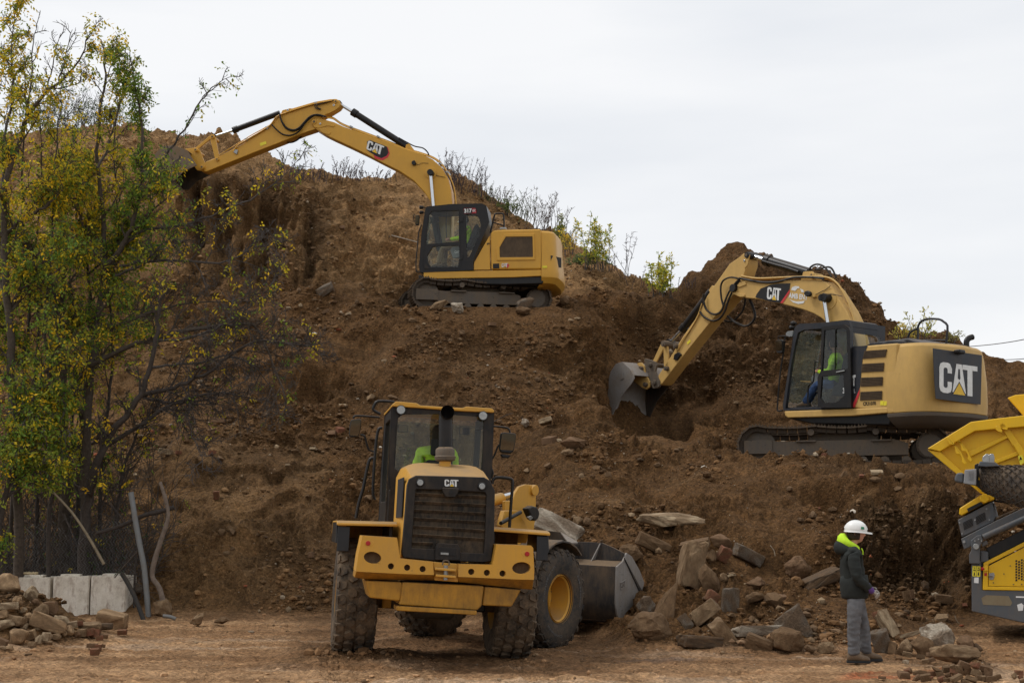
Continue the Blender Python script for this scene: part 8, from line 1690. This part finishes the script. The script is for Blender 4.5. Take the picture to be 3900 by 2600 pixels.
for k, (xa, xb_, ya, yb_, lb) in enumerate([(58, 186, 2198, 2345, 'concrete block at the rubble pile end of the row'), (202, 332, 2194, 2348, 'middle one of the three pale concrete blocks'), (347, 477, 2192, 2338, 'concrete block at the row end nearest the steel pole')]):
    a, b = P(xa, ya, YBL), P(xb_, yb_, YBL); z0 = zat((a.x+b.x)/2, YBL); zt_ = a.z; w_ = b.x-a.x; hh = zt_-z0+.06
    root = thing('concrete_block', Matrix.Translation(((a.x+b.x)/2, YBL+.37, z0-.06)) @ Matrix.Rotation(R((-1, 1.5, -.5)[k]), 4, 'Z'), lb, 'concrete block', 'row of concrete blocks')
    bm_ = bmesh.new(); bmesh.ops.create_cube(bm_, size=1); bmesh.ops.scale(bm_, vec=(w_, .74, hh), verts=bm_.verts[:]); bmesh.ops.translate(bm_, vec=(0, 0, hh/2), verts=bm_.verts[:])
    bmesh.ops.bevel(bm_, geom=bm_.edges[:], offset=.018, segments=2, affect='EDGES'); bmesh.ops.triangulate(bm_, faces=bm_.faces[:]); bmesh.ops.subdivide_edges(bm_, edges=[e for e in bm_.edges if e.calc_length() > .08], cuts=7, use_grid_fill=True)
    for q in bm_.verts: q.co += q.co.normalized()*.012*mnoise.noise(q.co*5+Vector((k*9, 0, 0)))
    me = bpy.data.meshes.new('block'); bm_.to_mesh(me); bm_.free(); link('block', me, CONC, root, sm=40)
    MB().box((TRD.uniform(-.1, .1), -.05, hh+.012), (w_*.55, .3, .05)).build('cast_key', CONC, root, .015)
tw_ = P(108, 2196, 27.7); TWN = []
for k in range(60): a = k*.55; TWN.append(Vector((math.cos(a)*.16*(1+.2*math.sin(k)), math.sin(a*.98)*.08, .03+.05*math.sin(k*1.7)**2)))
o = MB().tube(TWN, .008, 5).build('rope_coil', plain('pale_rope', (.52, .42, .26), .9), None, sm=60); o.location = P(110, 2197, 27.75)+Vector((0, 0, .02)); tag(o, 'coil of pale rope lying on the first concrete block', 'rope')
# ---- steel pole, bent branch, pipes
GALV = paint('galvanised_steel', (.20, .215, .22), .55, .4, dust=.3, scale=4, wear=((.16, .07, .035), .63))
def pole(v, pts, Y, r, name, mat, label, cat, seg=14, jit=0.0, down=True):
    q = [P(*vpx(v, p[0], p[1]), Y+(p[2] if len(p) > 2 else 0)) for p in pts]
    if down: q[0].z = min(q[0].z, zat(q[0].x, q[0].y)-.02)
    b = q[0].copy(); q = [p-b for p in smooth_path(q, 4)]; o = MB().tube(q, r if not isinstance(r, tuple) else [r[0]+(r[1]-r[0])*i/(len(q)-1)+TRD.uniform(-jit, jit) for i in range(len(q))], seg).build(name, mat, None, sm=60); o.location = b; tag(o, label, cat); return o
pole(7, [(990, 985), (960, 830), (925, 640), (895, 470), (868, 302)], 27.0, .052, 'steel_pole', GALV, 'leaning galvanised steel pole with rust patches beside the blocks', 'pole')
pole(7, [(1110, 1020), (1060, 945), (1010, 860), (1030, 740), (1075, 600), (1115, 470), (1105, 380), (1080, 290), (1062, 235)], 27.05, (.055, .032), 'bent_branch', plain('weathered_wood', (.17, .13, .10), .9, var=.35, scale=14, bump=.5), 'bent bare branch standing upright next to the steel pole', 'branch', 10, .006)
pole(7, [(640, 575, .4), (760, 540, .3), (860, 500, .2), (960, 455, .1), (1080, 425), (1155, 402)], 27.2, (.035, .045), 'dead_log', BARKD, 'dark dead log resting across the pole and the bent branch', 'log', 8, 0, False)
pole(7, [(955, 1100, -.2), (900, 1010, 0), (850, 910, .2), (810, 845, .4)], 26.9, .042, 'black_pipe', RUB, 'black plastic pipe leaning against the end concrete block', 'pipe', 10)
pole(7, [(1082, 1122), (1130, 1128), (1165, 1142)], 26.4, .035, 'grey_pipe', GALV, 'short grey pipe end poking out of the dirt by the pole', 'pipe', 12, 0, False)
pole(7, [(965, 645), (890, 720), (800, 820), (760, 870)], 27.15, (.02, .012), 'fallen_stick', BARK, 'thin stick leaning across the foot of the steel pole', 'stick', 6, 0, False)
pole(7, [(690, 780, -.3), (600, 620, -.2), (480, 440, -.1), (330, 280), (200, 150, .2), (0, 60, .4)], 26.8, (.03, .012), 'fallen_branch', plain('pale_branch', (.20, .155, .10), .9, var=.3, scale=12), 'long pale branch slanting down across the trunks to the fence', 'branch', 7, 0, False)
pl = P(1580+0, 1000, 42); hb, hn = hit(*vpx(2, 1645, 1000)); o = MB().bar(Vector((-.42, 0, .10)), Vector((.42, 0, -.12)), .06, .02).build('wooden_lath', plain('whitish_lath', (.55, .50, .42), .8), None, .004); o.location = hb+hn*.04; tag(o, 'whitish wooden lath lying on the slope left of the ledge excavator', 'lath')
# ---- chain link fence
fa, fb = P(-30, 2210, 28.0), P(520, 2210, 27.6); zf0 = min(zat(fa.x, 28.0), zat(fb.x, 27.6)); root = thing('chain_link_fence', Matrix.Translation((fa.x, 28.0, zf0)), 'sagging chain link fence behind the concrete blocks', 'fence')
LW, HW_, sp = fb.x-fa.x, 1.75, .065; mb = MB(); nW = int(LW/sp); nH = int(HW_/sp)
sg_ = lambda x: -.35*math.sin(x/LW*7+.6)**2
for i in range(nW+1):
    pts = []
    for j in range(nH+1):
        x = i*sp+(sp*.5 if j % 2 else -sp*.5); z = j*sp; top = HW_+sg_(x)
        if z > top or x < 0: continue
        pts.append(Vector((x, -.4*x/LW+(.012 if (i+j) % 2 else -.012)+.10*math.sin(z*2.2+x), z)))
    if len(pts) > 2: mb.tube(pts, .0028, 3, caps=False)
mb.build('wire_mesh', GALV, root, sm=0)
for x in (.05, LW-.05): MB().tube([(x, -.4*x/LW+.05, -.2), (x, -.4*x/LW+.05, 1.5)], .022, 8).build('fence_post', BARKD, root, sm=60)
# bits caught among the stones: roots and wire
for k, (v, pts, Y) in enumerate([(14, [(1470, 480), (1490, 540), (1520, 580)], 20.9), (13, [(1430, 480), (1465, 530), (1475, 580)], 22.2), (11, [(1, 1), (2, 2), (3, 3)], 0)][:2]):
    h, n = hit(*vpx(v, *pts[1])); q = [P(*vpx(v, *p), h.y-.06) for p in pts]; o = MB().tube(smooth_path(q, 3), .008, 5).build('root', plain('pale_root', (.35, .28, .20), .9), None, sm=60); tag(o, ('pale bent root on the slope beside the screening machine', 'thin pale root hanging down the rubble slope')[k], 'root')
